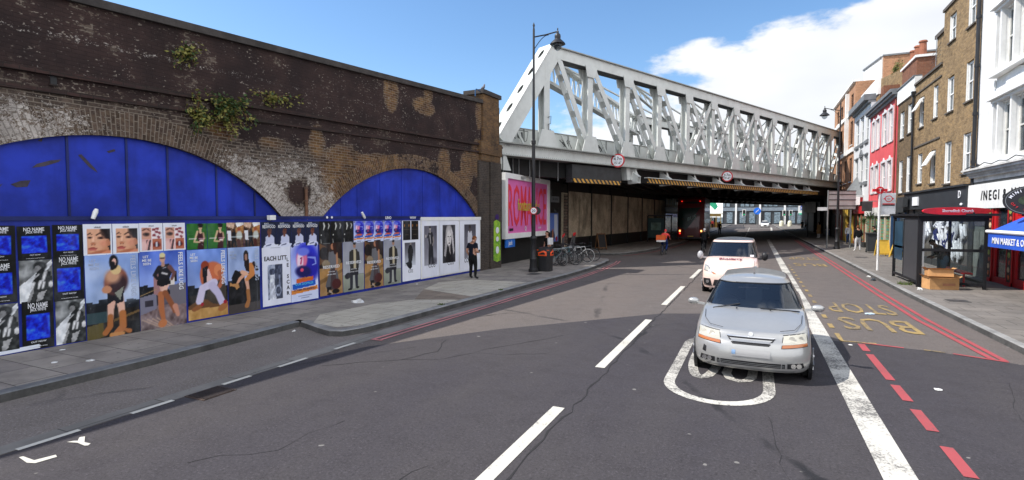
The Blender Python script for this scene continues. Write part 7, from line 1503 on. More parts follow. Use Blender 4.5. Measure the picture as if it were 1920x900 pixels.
# ================================================================== right hand terrace (facades on the plane x = 8)
FX = 8.0
YBR = brick_mat('yellow_stock_brick', (.36, .24, .115), (.19, .115, .05), (.24, .20, .15), dirt=.4)
YBR2 = brick_mat('dark_stock_brick', (.22, .15, .08), (.12, .08, .045), (.12, .10, .08), dirt=.5)
OBR = brick_mat('orange_brick', (.52, .27, .15), (.40, .19, .10), (.30, .22, .16), dirt=.2)
RBR = brick_mat('red_chimney_brick', (.26, .11, .06), (.20, .07, .04), (.18, .13, .10), dirt=.4)
PINKW = M('coral_pink_stucco', (.62, .09, .10), .8, var=.12, scale=1, dirt=.15); GREYW = M('pale_grey_stucco', (.60, .61, .62), .8, var=.10, scale=1, dirt=.15); LEAD = M('grey_lead_cornice', (.16, .17, .18), .7, var=.25)
SLATE = M('slate_roof', (.10, .09, .085), .8, var=.4); CURT = M('white_blind', (.72, .72, .70), .9, var=.1)
def facade(t, y0, y1, z0, z1, wins, mat, rev=.16, x=FX, name='wall', thick=6):
    ys_ = sorted({y0, y1} | {v for w in wins for v in (w[0], w[1])}); zs_ = sorted({z0, z1} | {v for w in wins for v in (w[2], w[3])})
    mb = MB(); 
    for a, b in zip(ys_, ys_[1:]):
        for c, d in zip(zs_, zs_[1:]):
            my, mz = (a + b) / 2, (c + d) / 2
            if any(w[0] < my < w[1] and w[2] < mz < w[3] for w in wins): continue
            mb.quad((x, a, c), (x, b, c), (x, b, d), (x, a, d))
    for w in wins:
        a, b, c, d = w[:4]; mb.quad((x, a, c), (x + rev, a, c), (x + rev, a, d), (x, a, d)); mb.quad((x, b, c), (x + rev, b, c), (x + rev, b, d), (x, b, d)); mb.quad((x, a, d), (x + rev, a, d), (x + rev, b, d), (x, b, d)); mb.quad((x, a, c), (x + rev, a, c), (x + rev, b, c), (x, b, c))
    mb.quad((x, y0, z0), (x + thick, y0, z0), (x + thick, y0, z1), (x, y0, z1)); mb.quad((x, y1, z0), (x + thick, y1, z0), (x + thick, y1, z1), (x, y1, z1)); mb.quad((x, y0, z1), (x + thick, y0, z1), (x + thick, y1, z1), (x, y1, z1)); mb.quad((x + thick, y0, z0), (x + thick, y1, z0), (x + thick, y1, z1), (x + thick, y0, z1))
    mb.build(name, mat, t)
def sash(t, a, b, c, d, x=FX, rev=.16, fr=.10, mat=None, glazing=True, head=None, sill=True, reveal_white=True, open_=0, blind=.9, bars=1):
    mat = mat or WHITE; xx = x + rev - .075; mb = MB()
    mb.box(xx, xx + .07, a, a + fr, c, d); mb.box(xx, xx + .07, b - fr, b, c, d); mb.box(xx, xx + .07, a + fr, b - fr, d - fr, d); mb.box(xx, xx + .07, a + fr, b - fr, c, c + fr); m = (c + d) / 2; mb.box(xx - .01, xx + .06, a + fr, b - fr, m - .03, m + .03)
    for k in range(bars): yy = a + (b - a) * (k + 1) / (bars + 1); mb.box(xx + .01, xx + .045, yy - .013, yy + .013, c + fr, d - fr)
    if reveal_white: mb.box(x + .012, xx - .012, b - .012, b - .002, c, d); mb.box(x + .012, xx - .012, a + .002, a + .012, c, d)
    w = mb.build('window', mat, t)
    mb = MB(); mb.box(xx + .03, xx + .036, a + fr * .8, b - fr * .8, c + fr * .8, d - fr * .8); sub(mb, 'pane', WGL, w)
    mb = MB(); mb.box(xx + .1, xx + .11, a, b, d - (d - c) * blind, d); sub(mb, 'blind', CURT, w)
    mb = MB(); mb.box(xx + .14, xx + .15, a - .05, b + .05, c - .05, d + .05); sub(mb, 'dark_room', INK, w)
    if sill: mb = MB(); mb.box(x - .07, x + rev - .08, a - .08, b + .08, c - .07, c - .003); sub(mb, 'sill', head or LEAD, w)
    if open_: mb = MB(); mb.beam((x - .02, (a + b) / 2, d - .1), (x - .38, (a + b) / 2, m + .05), b - a - .04, .05, (0, 0, 1)) ; sub(mb, 'open_sash', mat, w)
def fan(t, y0, y1, z, x, mat, prj, h): mb = MB(); mb.box(x - prj, x + .1, y0, y1, z, z + h); return mb
# ---- white stuccoed building nearest, with its shop cornice
b1 = thing('white_building', 'white stuccoed building nearest on the right, with moulded three light windows', 'building', (8, 22, 0)); W1 = [(23.75, 24.75, 4.6, 6.55), (24.85, 25.12, 4.75, 6.5), (22.2, 23.65, 4.6, 6.55), (23.75, 24.75, 7.85, 9.85), (24.85, 25.12, 8.0, 9.8), (22.2, 23.65, 7.85, 9.85), (17.5, 19.5, 4.6, 6.55), (17.5, 19.5, 7.85, 9.85)]
facade(b1, 8, 27.05, 2.8, 14.2, W1, WHITEP)
for w in W1: sash(b1, *w, mat=M('old_cream_frame', (.55, .54, .50), .6, var=.2), reveal_white=False, sill=False, bars=2 if w[1] - w[0] > .8 else 0, blind=.35)
mb = MB()
for z in (4.50, 7.72): mb.box(7.72, 8.0, 21.9, 25.35, z - .16, z - .06); mb.box(7.8, 8.0, 22.0, 25.3, z - .06, z + .05)
for z in (6.62, 9.92): mb.box(7.82, 8.0, 22.0, 25.28, z, z + .10); mb.box(7.70, 8.0, 21.9, 25.4, z + .10, z + .20)
for z0, z1 in ((4.55, 6.62), (7.77, 9.92)):
    for y in (24.8, 23.7, 25.22): mb.box(7.86, 8.0, y - .06, y + .06, z0, z1)
mb.build('window_surround', WHITEP, b1)
mb = MB(); mb.prism([(-.9, 0), (.9, 0), (.8, .5), (0, .7), (-.8, .5)], (7.97, 23.6, 6.9), (0, 1, 0), (0, 0, 1), -.02); mb.box(7.93, 7.98, 22.7, 24.5, 6.88, 6.92); mb.ell((7.97, 23.6, 7.15), (.03, .14, .14)); mb.box(7.94, 7.985, 25.4, 25.5, 7.2, 7.5); mb.build('plaster_panel', WHITEP, b1)
mb = MB(); mb.box(7.9, 8.0, 8, 27.05, 3.83, 4.0); mb.box(7.78, 8.0, 8, 27.1, 4.0, 4.12); mb.box(7.62, 8.0, 8, 27.15, 4.17, 4.26); mb.box(7.55, 8.0, 8, 27.2, 4.26, 4.33)
for k in range(84): mb.box(7.70, 7.92, 16.6 + k * .125, 16.66 + k * .125, 4.085, 4.165)
mb.build('shop_cornice', M('grubby_white_plaster', (.60, .59, .56), .8, var=.3, dirt=.5), b1)
mb = MB(); mb.tube([(7.88, 27.0, 2.4), (7.88, 27.0, 14)], .065, 10); 
for z in (4.6, 6.5, 8.4, 10.3): mb.tube([(7.88, 27.0, z), (7.88, 27.0, z + .12)], .085, 10)
mb.build('downpipe', BLACK, b1, 50)
mb = MB(); 
for k in range(4): mb.tube([(7.6, 26.9 - k * 1.3, 4.36), (7.58, 26.2 - k * 1.3, 4.42 + .04 * (k % 2)), (7.6, 25.6 - k * 1.3, 4.36)], .018, 5)
mb.ell((7.9, 26.6, 4.5), (.05, .12, .05)); mb.build('loose_cables', BLACK, b1)
# shop: white sign board, fruit pillars, red frames, door, graffiti shutter
sp = thing('corner_shop', 'red framed corner shop with fruit pictures under the white lettered sign', 'shop', (7.9, 22, 0))
mb = MB(); mb.box(7.9, 7.98, 8, 26.9, 2.78, 3.83); mb.build('fascia_backing', DARKG, sp)
mb = MB(); mb.box(8.05, 13, 8, 27.05, .12, 2.8); mb.build('dark_interior', M('dim_shop_interior', (.05, .04, .035), .8, var=.8, scale=3), sp)
def fruit_pillar(y):
    mb = MB(); mb.box(7.84, 8.04, y - .17, y + .17, .12, 2.78); p = mb.build('fruit_pillar', M('dark_maroon', (.035, .012, .010), .5), sp); mb = MB(); mb.box(7.83, 7.86, y - .22, y - .17, .12, 2.78); mb.box(7.83, 7.86, y + .17, y + .22, .12, 2.78); mb.box(7.80, 7.86, y - .22, y + .22, .12, .25); sub(mb, 'red_edge', REDP, p)
    cols = [(.72, .14, .03), (.70, .50, .30), (.55, .10, .06), (.35, .45, .10), (.72, .38, .08), (.60, .30, .12)]
    for k in range(10):
        mb = MB(); mb.ell((7.835, y + .03 * math.sin(k * 2.3), .42 + k * .25), (.008, .085 + .02 * (k % 2), .09 + .02 * math.sin(k * 3)), 12, 8); sub(mb, 'printed_fruit', M('fruit_print_%d' % (k % 6), cols[k % 6], .5, var=.5, scale=12), p, 60)
for y in (24.95, 23.25, 20.9): fruit_pillar(y)
mb = MB(); mb.box(7.88, 7.98, 23.42, 23.60, .12, 2.78); mb.box(7.88, 7.98, 24.55, 24.78, .12, 2.78); mb.box(7.88, 7.98, 23.6, 24.55, .12, .32); mb.box(7.88, 7.98, 22.85, 23.08, .12, 2.78); mb.box(7.88, 7.98, 21.2, 22.85, .12, .4); mb.box(7.88, 7.98, 21.2, 22.85, 2.4, 2.5); mb.build('red_frame', REDP, sp)
mb = MB(); mb.box(7.94, 7.95, 23.6, 24.55, .32, 2.78); mb.box(7.94, 7.95, 21.2, 22.85, .4, 2.4); mb.build('shop_glass', WGL, sp)
mb = MB(); rnd = random.Random(5)
for k in range(60): y = rnd.choice([rnd.uniform(23.65, 24.5), rnd.uniform(21.3, 22.8)]); z = .5 + .32 * rnd.randint(0, 6); h = rnd.uniform(.08, .24); mb.mat(k % 4); mb.box(8.0, 8.04, y, y + rnd.uniform(.05, .12), z, z + h)
mb.build('shelf_goods', [M('goods_a', (.30, .30, .24), .6), M('goods_b', (.10, .16, .10), .6), M('goods_c', (.25, .12, .08), .6), M('goods_d', (.16, .20, .24), .6)], sp)
mb = MB(); mb.box(7.90, 7.96, 21.3, 22.4, 1.95, 2.45); mb.build('pink_poster', M('hot_pink', (.70, .02, .14), .5), sp); mb = MB(); mb.text('S', (7.895, 22.0, 2.0), (0, -1, 0), (0, 0, 1), .5, th=.01, bold=.03); mb.build('lettering', WINK, sp)
mb = MB(); mb.box(7.92, 8.0, 25.3, 26.9, .12, 2.1); mb.build('side_door', M('grey_green_door', (.13, .15, .14), .6, var=.3, dirt=.5), sp); mb = MB(); mb.box(7.9, 8.0, 25.25, 26.9, 2.12, 2.78); mb.build('scribbled_fanlight', M('scribbled_panel', (.10, .10, .11), .6, var=.8, scale=14), sp)
mb = MB(); 
for k in range(2): mb.box(7.90, 7.93, 25.45 + k * .72, 26.05 + k * .72, .5, 1.9)
mb.box(7.86, 7.92, 25.9, 25.95, 1.1, 1.3); mb.build('door_panels', M('grey_door_panel', (.19, .21, .20), .6, var=.3, dirt=.5), sp)
mb = MB(); mb.box(7.86, 8.0, 26.7, 27.05, .12, 2.8); mb.build('corner_pier', DARKG, sp)
sg = thing('shop_sign', 'white shop fascia board with widely spaced black capitals', 'sign', (7.85, 24, 2.8)); mb = MB(); a0, a1 = Vector((7.86, 27.55, 3.25)), Vector((7.80, 17.5, 3.25)); mb.box(7.80, 7.88, 17.5, 27.2, 2.79, 3.72); mb.build('board', WHITEP, sg)
mb = MB(); 
for tx, y in (('/', 25.7), ('N', 25.35), ('E', 24.9), ('G', 24.5), ('I', 24.15), ('&', 23.66), ('N', 22.98), ('O', 22.55), ('R', 22.15), ('I', 21.85)): mb.text(tx, (7.795, y, 3.10), (0, -1, 0), (0, 0, 1), .50, th=.012, bold=.01)
mb.build('lettering', INK, sg)
# hanging oval sign
t = thing('oval_sign', 'black oval hanging sign ringed with white and red lettering over the blue awning', 'sign', (7.1, 20.3, 2.95)); c = Vector((7.2, 20.15, 2.95)); n_ = Vector((-.35, -1, 0)).normalized(); u_ = Vector((0, 0, 1)); r_ = u_.cross(n_)
mb = MB(); mb.disc(c, .58, n_, 40, .10, ry=.42); mb.build('back_board', INK, t, 40); mb = MB()
N = 40; vs = [c + n_ * .06 + r_ * (.52 * q) * math.cos(2 * math.pi * i / N) + u_ * (.385 * q) * math.sin(2 * math.pi * i / N) for q in (1, .975) for i in range(N)]; mb.add(vs, [(i, (i + 1) % N, N + (i + 1) % N, N + i) for i in range(N)]); mb.build('grey_ring', GREYM, t)
mb = MB(); s_t = 'MINI MARKET'
for i, ch in enumerate(s_t):
    a = R(160 - 140 * i / (len(s_t) - 1)); p = c + n_ * .06 + r_ * .39 * math.cos(a) + u_ * .27 * math.sin(a); tx = (r_ * math.sin(a) * 1.0 - u_ * math.cos(a) * .55).normalized(); mb.text(ch, p, tx, n_.cross(tx), .11, th=.006, bold=.02)
mb.build('lettering', WINK, t); mb = MB(); s_t = 'OFF LICENCE'
for i, ch in enumerate(s_t):
    a = R(200 + 140 * i / (len(s_t) - 1)); p = c + n_ * .06 + r_ * .41 * math.cos(a) + u_ * .30 * math.sin(a); tx = (-r_ * math.sin(a) + u_ * math.cos(a) * .55).normalized(); mb.text(ch, p, tx, n_.cross(tx), .085, th=.006, bold=.02)
mb.build('lettering', REDP, t); mb = MB(); mb.disc(c + n_ * .06, .24, n_, 24, .01, ry=.15); mb.build('emblem', M('emblem_green', (.03, .045, .02), .5, var=.6, scale=12), t); mb = MB(); mb.beam(c + Vector((.1, 0, .2)), (7.9, 20.5, 3.1), .04, .04); mb.build('bracket', BLACK, t)
# blue awning on the far right
t = thing('awning', 'blue fabric shop awning with a white front roll and lettered valance', 'awning', (7.3, 18.5, 2)); BL = M('blue_awning_cloth', (.02, .09, .50), .7, var=.15)
A_ = [(6.62, 21.1, 2.02), (6.62, 15.0, 2.02), (7.9, 15.0, 2.78), (7.9, 20.9, 2.78)]
mb = MB(); mb.add(A_ + [(x, y, z - .02) for x, y, z in A_], [(0, 1, 2, 3), (7, 6, 5, 4), (0, 4, 5, 1), (0, 3, 7, 4)]); mb.build('cloth', BL, t); mb = MB(); mb.tube([(6.6, 21.2, 2.02), (6.6, 15, 2.02)], .055, 12); mb.build('front_roll', WHITE, t, 50)
mb = MB(); mb.box(6.595, 6.605, 15, 21.1, 1.55, 1.97); mb.build('valance', BL, t); mb = MB(); mb.text('MINI MARKET & OFF LICENCE', (6.585, 20.75, 1.67), (0, -1, 0), (0, 0, 1), .26, th=.005, align='LEFT', bold=.02); mb.build('lettering', WINK, t); mb = MB(); mb.beam((6.62, 20.9, 1.98), (7.9, 20.9, 2.1), .04, .04); mb.build('arm', WHITE, t)
# ---- dark fronted shop under the brick house
ds = thing('closed_shop', 'closed dark fronted shop with graffiti covered windows behind the bus shelter', 'shop', (7.9, 31.5, 0))
mb = MB(); mb.box(7.72, 8.0, 27.15, 36.9, 2.85, 3.72); mb.box(7.62, 8.0, 27.1, 37.0, 3.72, 3.8); mb.build('fascia', M('slate_grey_fascia', (.030, .034, .040), .5, var=.2), ds)
mb = MB(); mb.box(7.95, 8.1, 27.1, 37, .12, 2.86); mb.build('dark_glazing', M('grubby_dark_glass', (.13, .125, .12), .4, var=.6, scale=2), ds)
mb = MB()
for y in (27.15, 28.2, 30.2, 32.0, 33.9, 35.6, 36.8): mb.box(7.86, 7.98, y - .07, y + .07, .12, 2.85)
mb.box(7.88, 7.98, 27.1, 37, .12, .45); mb.box(7.88, 7.98, 27.1, 37, 2.35, 2.42); mb.build('mullions', DARKG, ds)
rnd = random.Random(3); mb = MB()
def scrawl(mb, y, z, h, w, n, r): 
    pts = []
    for k in range(n): pts.append((7.855 + .004 * math.sin(k), y + w * (k / n - .5) + w * .28 * math.sin(k * 2.4 + y), z + h * .5 * math.cos(k * 1.9)))
    for a, b, c_, d in zip(pts, pts[1:], pts[2:], pts[3:]): pass
    sm_ = []
    for i in range(len(pts) - 1):
        for q in (0, .5): sm_.append(tuple(pts[i][j] * (1 - q) + pts[i + 1][j] * q for j in range(3)))
    mb.tube(sm_, r, 5)
for y, z, h, w in ((28.9, 1.9, 1.0, .9), (29.8, 1.5, 1.1, .9), (28.6, 1.15, .8, .7), (30.8, 1.8, .9, .8), (31.5, 1.3, .8, .8), (32.9, 1.8, .8, 1.0), (29.4, 2.15, .4, 1.0), (31.0, 2.1, .4, 1.2), (33.6, 1.5, .7, .7), (28.2, 1.0, .9, .6), (29.0, .9, .6, .8), (30.4, 1.1, .8, .7), (27.8, 1.8, .7, .5)): scrawl(mb, y, z, h, w, 13, .052)
mb.build('graffiti', M('white_spray', (.66, .68, .72), .8), ds); mb = MB()
for y, z, h, w in ((29.2, 1.45, .9, .7), (30.0, 1.2, .7, .6), (31.3, 1.6, .8, .6)): scrawl(mb, y, z, h * .8, w, 9, .075)
o = mb.build('graffiti_fill', M('indigo_spray', (.012, .02, .10), .8), ds)
mb = MB(); mb.text('YIN YOGIS', (7.60, 36.35, 3.22), (0, -1, 0), (0, 0, 1), .28, th=.01, bold=.02); mb.box(7.66, 7.72, 33.9, 34.9, 3.05, 3.5); mb.build('fascia_lettering', WINK, ds)
mb = MB(); mb.text('D', (7.70, 27.75, 3.25), (0, -1, 0), (0, 0, 1), .45, th=.02); mb.ell((7.7, 27.55, 2.98), (.04, .12, .06)); mb.build('emblem', WINK, ds); mb = MB(); mb.box(7.40, 7.62, 35.6, 37.0, 3.0, 3.55); mb.build('projecting_box_sign', DARKG, ds)
# ---- tall stock brick house
b2 = thing('brick_house', 'tall yellow brown stock brick house next to the white building', 'building', (8, 29.4, 0)); W2 = [(27.75, 28.65, 4.3, 5.98), (27.75, 28.6, 7.3, 8.95), (27.75, 28.6, 10.4, 12.0), (30.15, 31.05, 4.0, 5.92), (30.1, 31.0, 7.27, 8.88), (30.1, 31.0, 10.47, 11.7)]
facade(b2, 27.05, 31.8, 2.8, 12.15, W2, YBR); ST = M('stone_sill', (.10, .085, .07), .8, var=.3)
for w in W2: sash(b2, *w, head=ST)
mb = MB(); mb.box(7.93, 8.4, 27.0, 31.85, 12.15, 12.28); mb.build('parapet_coping', ST, b2)
b3 = thing('brick_house', 'lower stock brick house with a tilted open window, left of the tall brick house', 'building', (8, 34, 0)); W3 = [(32.5, 33.3, 4.14, 5.8), (32.45, 33.2, 7.35, 8.98), (34.8, 35.65, 4.25, 5.87), (34.8, 35.6, 7.27, 8.9)]
facade(b3, 31.82, 36.55, 2.8, 9.75, W3, YBR, x=8.02)
for i, w in enumerate(W3): sash(b3, *w, x=8.02, head=ST, open_=1 if i in (0, 3) else 0)
mb = MB(); mb.box(7.93, 8.4, 31.82, 36.55, 9.75, 9.86); mb.box(7.97, 8.02, 31.9, 36.5, 9.2, 9.27); mb.box(7.97, 8.02, 31.9, 36.5, 6.25, 6.33); mb.build('string_band', ST, b3)
mb = MB(); mb.tube([(7.92, 36.5, 2.9), (7.92, 36.5, 9.2)], .06, 8); mb.box(7.82, 8.0, 36.4, 36.62, 9.2, 9.45); mb.build('downpipe', BLACK, b3, 50)
mb = MB(); vs = [(8.3, 31.8, 9.8), (8.3, 36.5, 9.8), (10.2, 36.5, 11.2), (10.2, 31.8, 11.2), (13, 36.5, 11.2), (13, 31.8, 11.2), (13, 31.8, 9.8), (13, 36.5, 9.8)]; mb.add(vs, [(0, 1, 2, 3), (3, 2, 4, 5), (1, 7, 4, 2), (0, 3, 5, 6), (6, 5, 4, 7)]); mb.build('mansard_roof', SLATE, b3)
mb = MB(); mb.box(9.0, 11.0, 34.4, 36.9, 9.8, 12.3); mb.build('chimney_stack', YBR, b3); mb = MB(); mb.box(8.9, 11.1, 34.3, 37.0, 12.3, 12.5); mb.build('chimney_cap', ST, b3)
mb = MB()
for x in (8.9,): mb.lathe([(.17, 0), (.15, .7), (.19, .72), (.17, .8)], (9.3, 34.8, 12.5), 12)
mb.build('chimney_pot', POT, b3); mb = MB(); mb.box(8.7, 9.6, 32.6, 33.6, 10.1, 11.0); mb.build('dormer_window', M('dormer_glass', (.18, .22, .28), .3), b3)
mb = MB()
for z in (10.9, 11.1, 11.3, 11.5): mb.tube([(8.6, 34.6, z), (8.6, 36.2, z - .3)], .012, 4)
mb.tube([(8.6, 35.4, 10), (8.6, 35.4, 12)], .015, 4); mb.build('roof_aerial', GREYM, b3)
b4 = thing('brick_house', 'dark brown brick house with a white parapet beside the coral pink house', 'building', (8, 38.6, 0)); W4 = [(37.1, 38.15, 7.3, 9.0), (39.0, 39.95, 7.2, 8.85), (37.1, 38.1, 3.9, 6.0), (39.0, 39.9, 3.9, 5.88)]
facade(b4, 36.57, 40.55, 2.8, 9.4, W4, YBR2, x=8.04)
for w in W4: sash(b4, *w, x=8.04, head=ST)
mb = MB(); mb.box(7.96, 8.3, 36.57, 40.55, 9.42, 10.3); mb.build('white_parapet', WHITEP, b4); mb = MB(); mb.box(7.90, 8.3, 36.57, 40.55, 10.3, 10.38); mb.build('coping', LEAD, b4)
mb = MB(); mb.box(9.0, 10.3, 41, 44.6, 9.4, 12.4); mb.build('chimney_stack', RBR, b4); mb = MB(); mb.box(8.9, 10.4, 40.9, 44.7, 12.4, 12.55); mb.build('chimney_cap', WHITEP, b4)
for y in (41.5, 42.6, 43.7): mb = MB(); mb.lathe([(.22, 0), (.19, .85), (.25, .88), (.2, .98)], (9.4, y, 12.55), 12); mb.build('chimney_pot', POT, b4)
mb = MB(); mb.add([(8.4, 36.6, 9.8), (8.4, 39.4, 9.8), (10.2, 39.4, 12.2), (10.2, 36.6, 12.2), (13, 36.6, 12.2), (13, 39.4, 12.2)], [(0, 1, 2, 3), (3, 2, 5, 4)]); mb.add([(8.4, 36.6, 9.8), (10.2, 36.6, 12.2), (13, 36.6, 12.2), (13, 36.6, 9.8)], [(0, 1, 2, 3)]); mb.build('sloping_roof', YBR2, b4)
# ---- coral pink house
b5 = thing('pink_house', 'coral pink stuccoed house with four window bays and a grey cornice', 'building', (8, 44.6, 0)); W5 = []
for y0, y1 in ((41.55, 42.75), (43.3, 44.6), (45.6, 46.75), (47.25, 48.2)): W5 += [(y0, y1, 7.4, 9.5), (y0, y1, 4.2, 6.15)]
facade(b5, 40.57, 49.1, 2.8, 9.98, W5, PINKW, x=8.0)
for w in W5: sash(b5, *w, head=GREYW, bars=1)
mb = MB()
for a, b, c, d in W5: mb.box(7.93, 8.0, a - .14, a - .002, c, d + .12); mb.box(7.93, 8.0, b + .002, b + .14, c, d + .12); mb.box(7.92, 8.0, a, b, d + .002, d + .14); mb.prism([(-.2, 0), (.2, 0), (0, .2)], (7.93, (a + b) / 2, d + .14), (0, 1, 0), (0, 0, 1), .06)
mb.build('white_surround', GREYW, b5); mb = MB(); mb.box(7.84, 8.3, 40.57, 49.1, 9.98, 10.15); mb.box(7.68, 8.3, 40.5, 49.15, 10.15, 10.3); mb.box(7.58, 8.3, 40.5, 49.2, 10.3, 10.5); mb.build('cornice', LEAD, b5)
mb = MB(); mb.box(8.6, 12, 48.2, 49.4, 10.3, 12.3); mb.build('chimney_stack', RBR, b5); mb = MB(); mb.tube([(7.94, 40.75, 3), (7.94, 40.75, 9.9)], .05, 8); mb.build('downpipe', M('rusty_pipe3', (.25, .07, .05), .8), b5)
# ---- pale grey house with pediments
b6 = thing('pale_house', 'pale grey stuccoed house with small pediments between the pink house and the orange brick block', 'building', (8, 53, 0)); W6 = []
for y0, y1 in ((49.9, 51.2), (52.0, 53.3), (54.2, 55.6)): W6 += [(y0, y1, 8.6, 10.6), (y0, y1, 5.3, 7.3)]
facade(b6, 49.12, 56.6, 2.8, 11.3, W6, GREYW)
for w in W6: sash(b6, *w, head=LEAD)
mb = MB()
for a, b, c, d in W6: mb.box(7.9, 8.0, a - .15, b + .15, d + .1, d + .2); mb.box(7.88, 8.0, a - .1, b + .1, c - .3, c - .08)
mb.prism([(-.8, 0), (.8, 0), (0, .5)], (7.9, 52.6, 7.55), (0, 1, 0), (0, 0, 1), .1); mb.build('window_trim', LEAD, b6); mb = MB(); mb.box(7.8, 8.3, 49.12, 56.6, 11.3, 11.5); mb.box(7.5, 8.3, 49.1, 56.65, 11.5, 11.95); mb.build('cornice', LEAD, b6); mb = MB(); mb.box(8.4, 8.6, 49.2, 56.5, 11.9, 13.2); mb.build('attic_wall', WHITEP, b6)
# ---- orange brick block
b7 = thing('orange_brick_block', 'tall orange brick block with white bands beside the far street lamp', 'building', (8, 63, 0)); W7 = []
for y0, y1 in ((57.6, 59.0), (60.6, 62.2), (64.0, 65.6), (66.8, 68.3)): W7 += [(y0, y1, 12.4, 13.8), (y0, y1, 9.1, 11.3), (y0, y1, 5.7, 7.9)]
facade(b7, 56.65, 70.3, 2.8, 14.6, W7, OBR)
for w in W7: sash(b7, *w, head=WHITEP, mat=M('brown_frame', (.10, .05, .03), .6), reveal_white=False, blind=.2)
mb = MB(); mb.box(7.86, 8.0, 56.65, 70.3, 8.35, 8.75); mb.box(7.86, 8.0, 56.65, 70.3, 11.9, 12.2); mb.box(7.8, 8.3, 56.65, 70.3, 14.6, 14.8); mb.box(7.7, 8.0, 60.0, 60.4, 8.3, 14.2); mb.build('white_band', WHITEP, b7)
rb = thing('rear_building', 'large brick and white rear building rising behind the terrace roofs', 'building', (12, 62, 0)); mb = MB(); mb.box(11.02, 16, 62, 72, 10, 17.9); mb.build('brick_block', OBR, rb); mb = MB(); mb.add([(9.6, 47, 10), (9.6, 64, 10), (9.6, 64, 15.5), (9.6, 47, 13.2), (14, 47, 10), (14, 64, 10), (14, 64, 15.5), (14, 47, 13.2)], [(0, 1, 2, 3), (7, 6, 5, 4), (3, 2, 6, 7), (0, 3, 7, 4)]); mb.build('sloping_gable_wall', YBR, rb)
mb = MB(); mb.add([(10.9, 62.4, 12), (10.9, 72, 12), (10.9, 72, 19.0), (10.9, 62.4, 17.9), (11.0, 62.4, 12), (11.0, 72, 12), (11.0, 72, 19.0), (11.0, 62.4, 17.9)], [(0, 1, 2, 3), (7, 6, 5, 4), (3, 2, 6, 7), (0, 3, 7, 4)]); mb.build('white_rear_wall', WHITEP, rb); mb = MB(); mb.beam((10.95, 62.4, 17.95), (10.95, 72, 19.05), .3, .16); mb.box(10.9, 16, 61.9, 62.1, 17.9, 18.05); mb.build('coping', LEAD, rb)
bush('roof_shrub', 'dry bushy weeds growing on the sloping brick gable behind the roofs', (9.55, 50, 13.9), (.4, 2.2, .7), 46, 9, [LEAFY, LEAF])
# ---- small shops at ground level further on
def shopfront(name, lab, y0, y1, z1, col, glass_, sign=None, trim=None):
    t = thing(name, lab, 'shop', (7.95, (y0 + y1) / 2, 0)); mb = MB(); n = max(1, int((y1 - y0) / 1.6))
    for k in range(n + 1): y = y0 + .1 + (y1 - y0 - .2) * k / n; mb.box(7.82, 8.0, y - .1, y + .1, .12, z1 - .6)
    mb.box(7.84, 8.0, y0, y1, .12, .5); mb.build('shop_frame', col, t); mb = MB(); mb.box(7.74, 8.0, y0, y1, z1 - .6, z1); mb.build('fascia', trim or col, t); mb = MB(); mb.box(7.92, 8.06, y0, y1, .5, z1 - .6); mb.build('shop_window', glass_, t)
    if sign: mb = MB(); mb.text(sign, (7.73, (y0 + y1) / 2, z1 - .48), (0, -1, 0), (0, 0, 1), .36, th=.01, bold=.01); mb.build('lettering', WINK, t)
    return t
MUR = brick_mat('painted_mural', (.03, .22, .18), (.24, .30, .10), (.30, .12, .05), scale=.35, dirt=.3)
shopfront('shop', 'dark blue shopfront with plants and awnings under the dark brown house', 37.05, 40.5, 3.3, M('dark_blue_front', (.02, .06, .14), .5), M('dim_glass', (.05, .06, .07), .3, var=.7), trim=DARKG)
shopfront('shop', 'green and blue mural painted shopfront under the pink house', 40.6, 49, 3.1, M('cream_front', (.50, .44, .34), .6), MUR, trim=M('white_front', (.60, .60, .58), .6))
shopfront('shop', 'brick and blue shopfront under the pale grey house', 49.2, 54.4, 3.3, M('brick_front', (.30, .10, .05), .8), MUR, trim=REDP)
ys_ = thing('yellow_shopfront', 'bright yellow painted shop doorway under the orange brick block', 'shop', (7.9, 57, 0)); mb = MB(); mb.box(7.7, 8.0, 54.6, 55.6, .12, 4.2); mb.box(7.7, 8.0, 58.0, 59.4, .12, 3.1); mb.box(7.66, 8.0, 54.6, 59.6, 2.45, 3.3); mb.build('yellow_surround', YEL, ys_); mb = MB(); mb.box(7.9, 8.0, 55.6, 58, .12, 2.45); mb.build('doorway', M('brown_door', (.20, .10, .05), .6, var=.5), ys_)
shopfront('shop', 'dark open fronted red shop where the terrace meets the bridge', 59.7, 66, 3.2, M('dark_red_front', (.20, .03, .02), .6), M('dim_glass2', (.03, .03, .035), .3, var=.9, scale=4), 'ZONE')
for y, z, w, lab, c_ in ((51.2, 3.75, .8, 'white scroll shaped bracket sign on the terrace above the mural shop', WHITE), (46, 3.2, .8, 'dark projecting sign with white bracket by the mural shop', DARKG)):
    t = thing('bracket_sign', lab, 'sign', (7.6, y, z)); mb = MB(); mb.box(7.1, 7.75, y - .06, y + .06, z - .35, z + .35); mb.build('sign_box', c_, t); mb = MB(); mb.beam((7.1, y, z + .38), (8, y, z + .38), .05, .05); mb.build('bracket', GREYM, t)
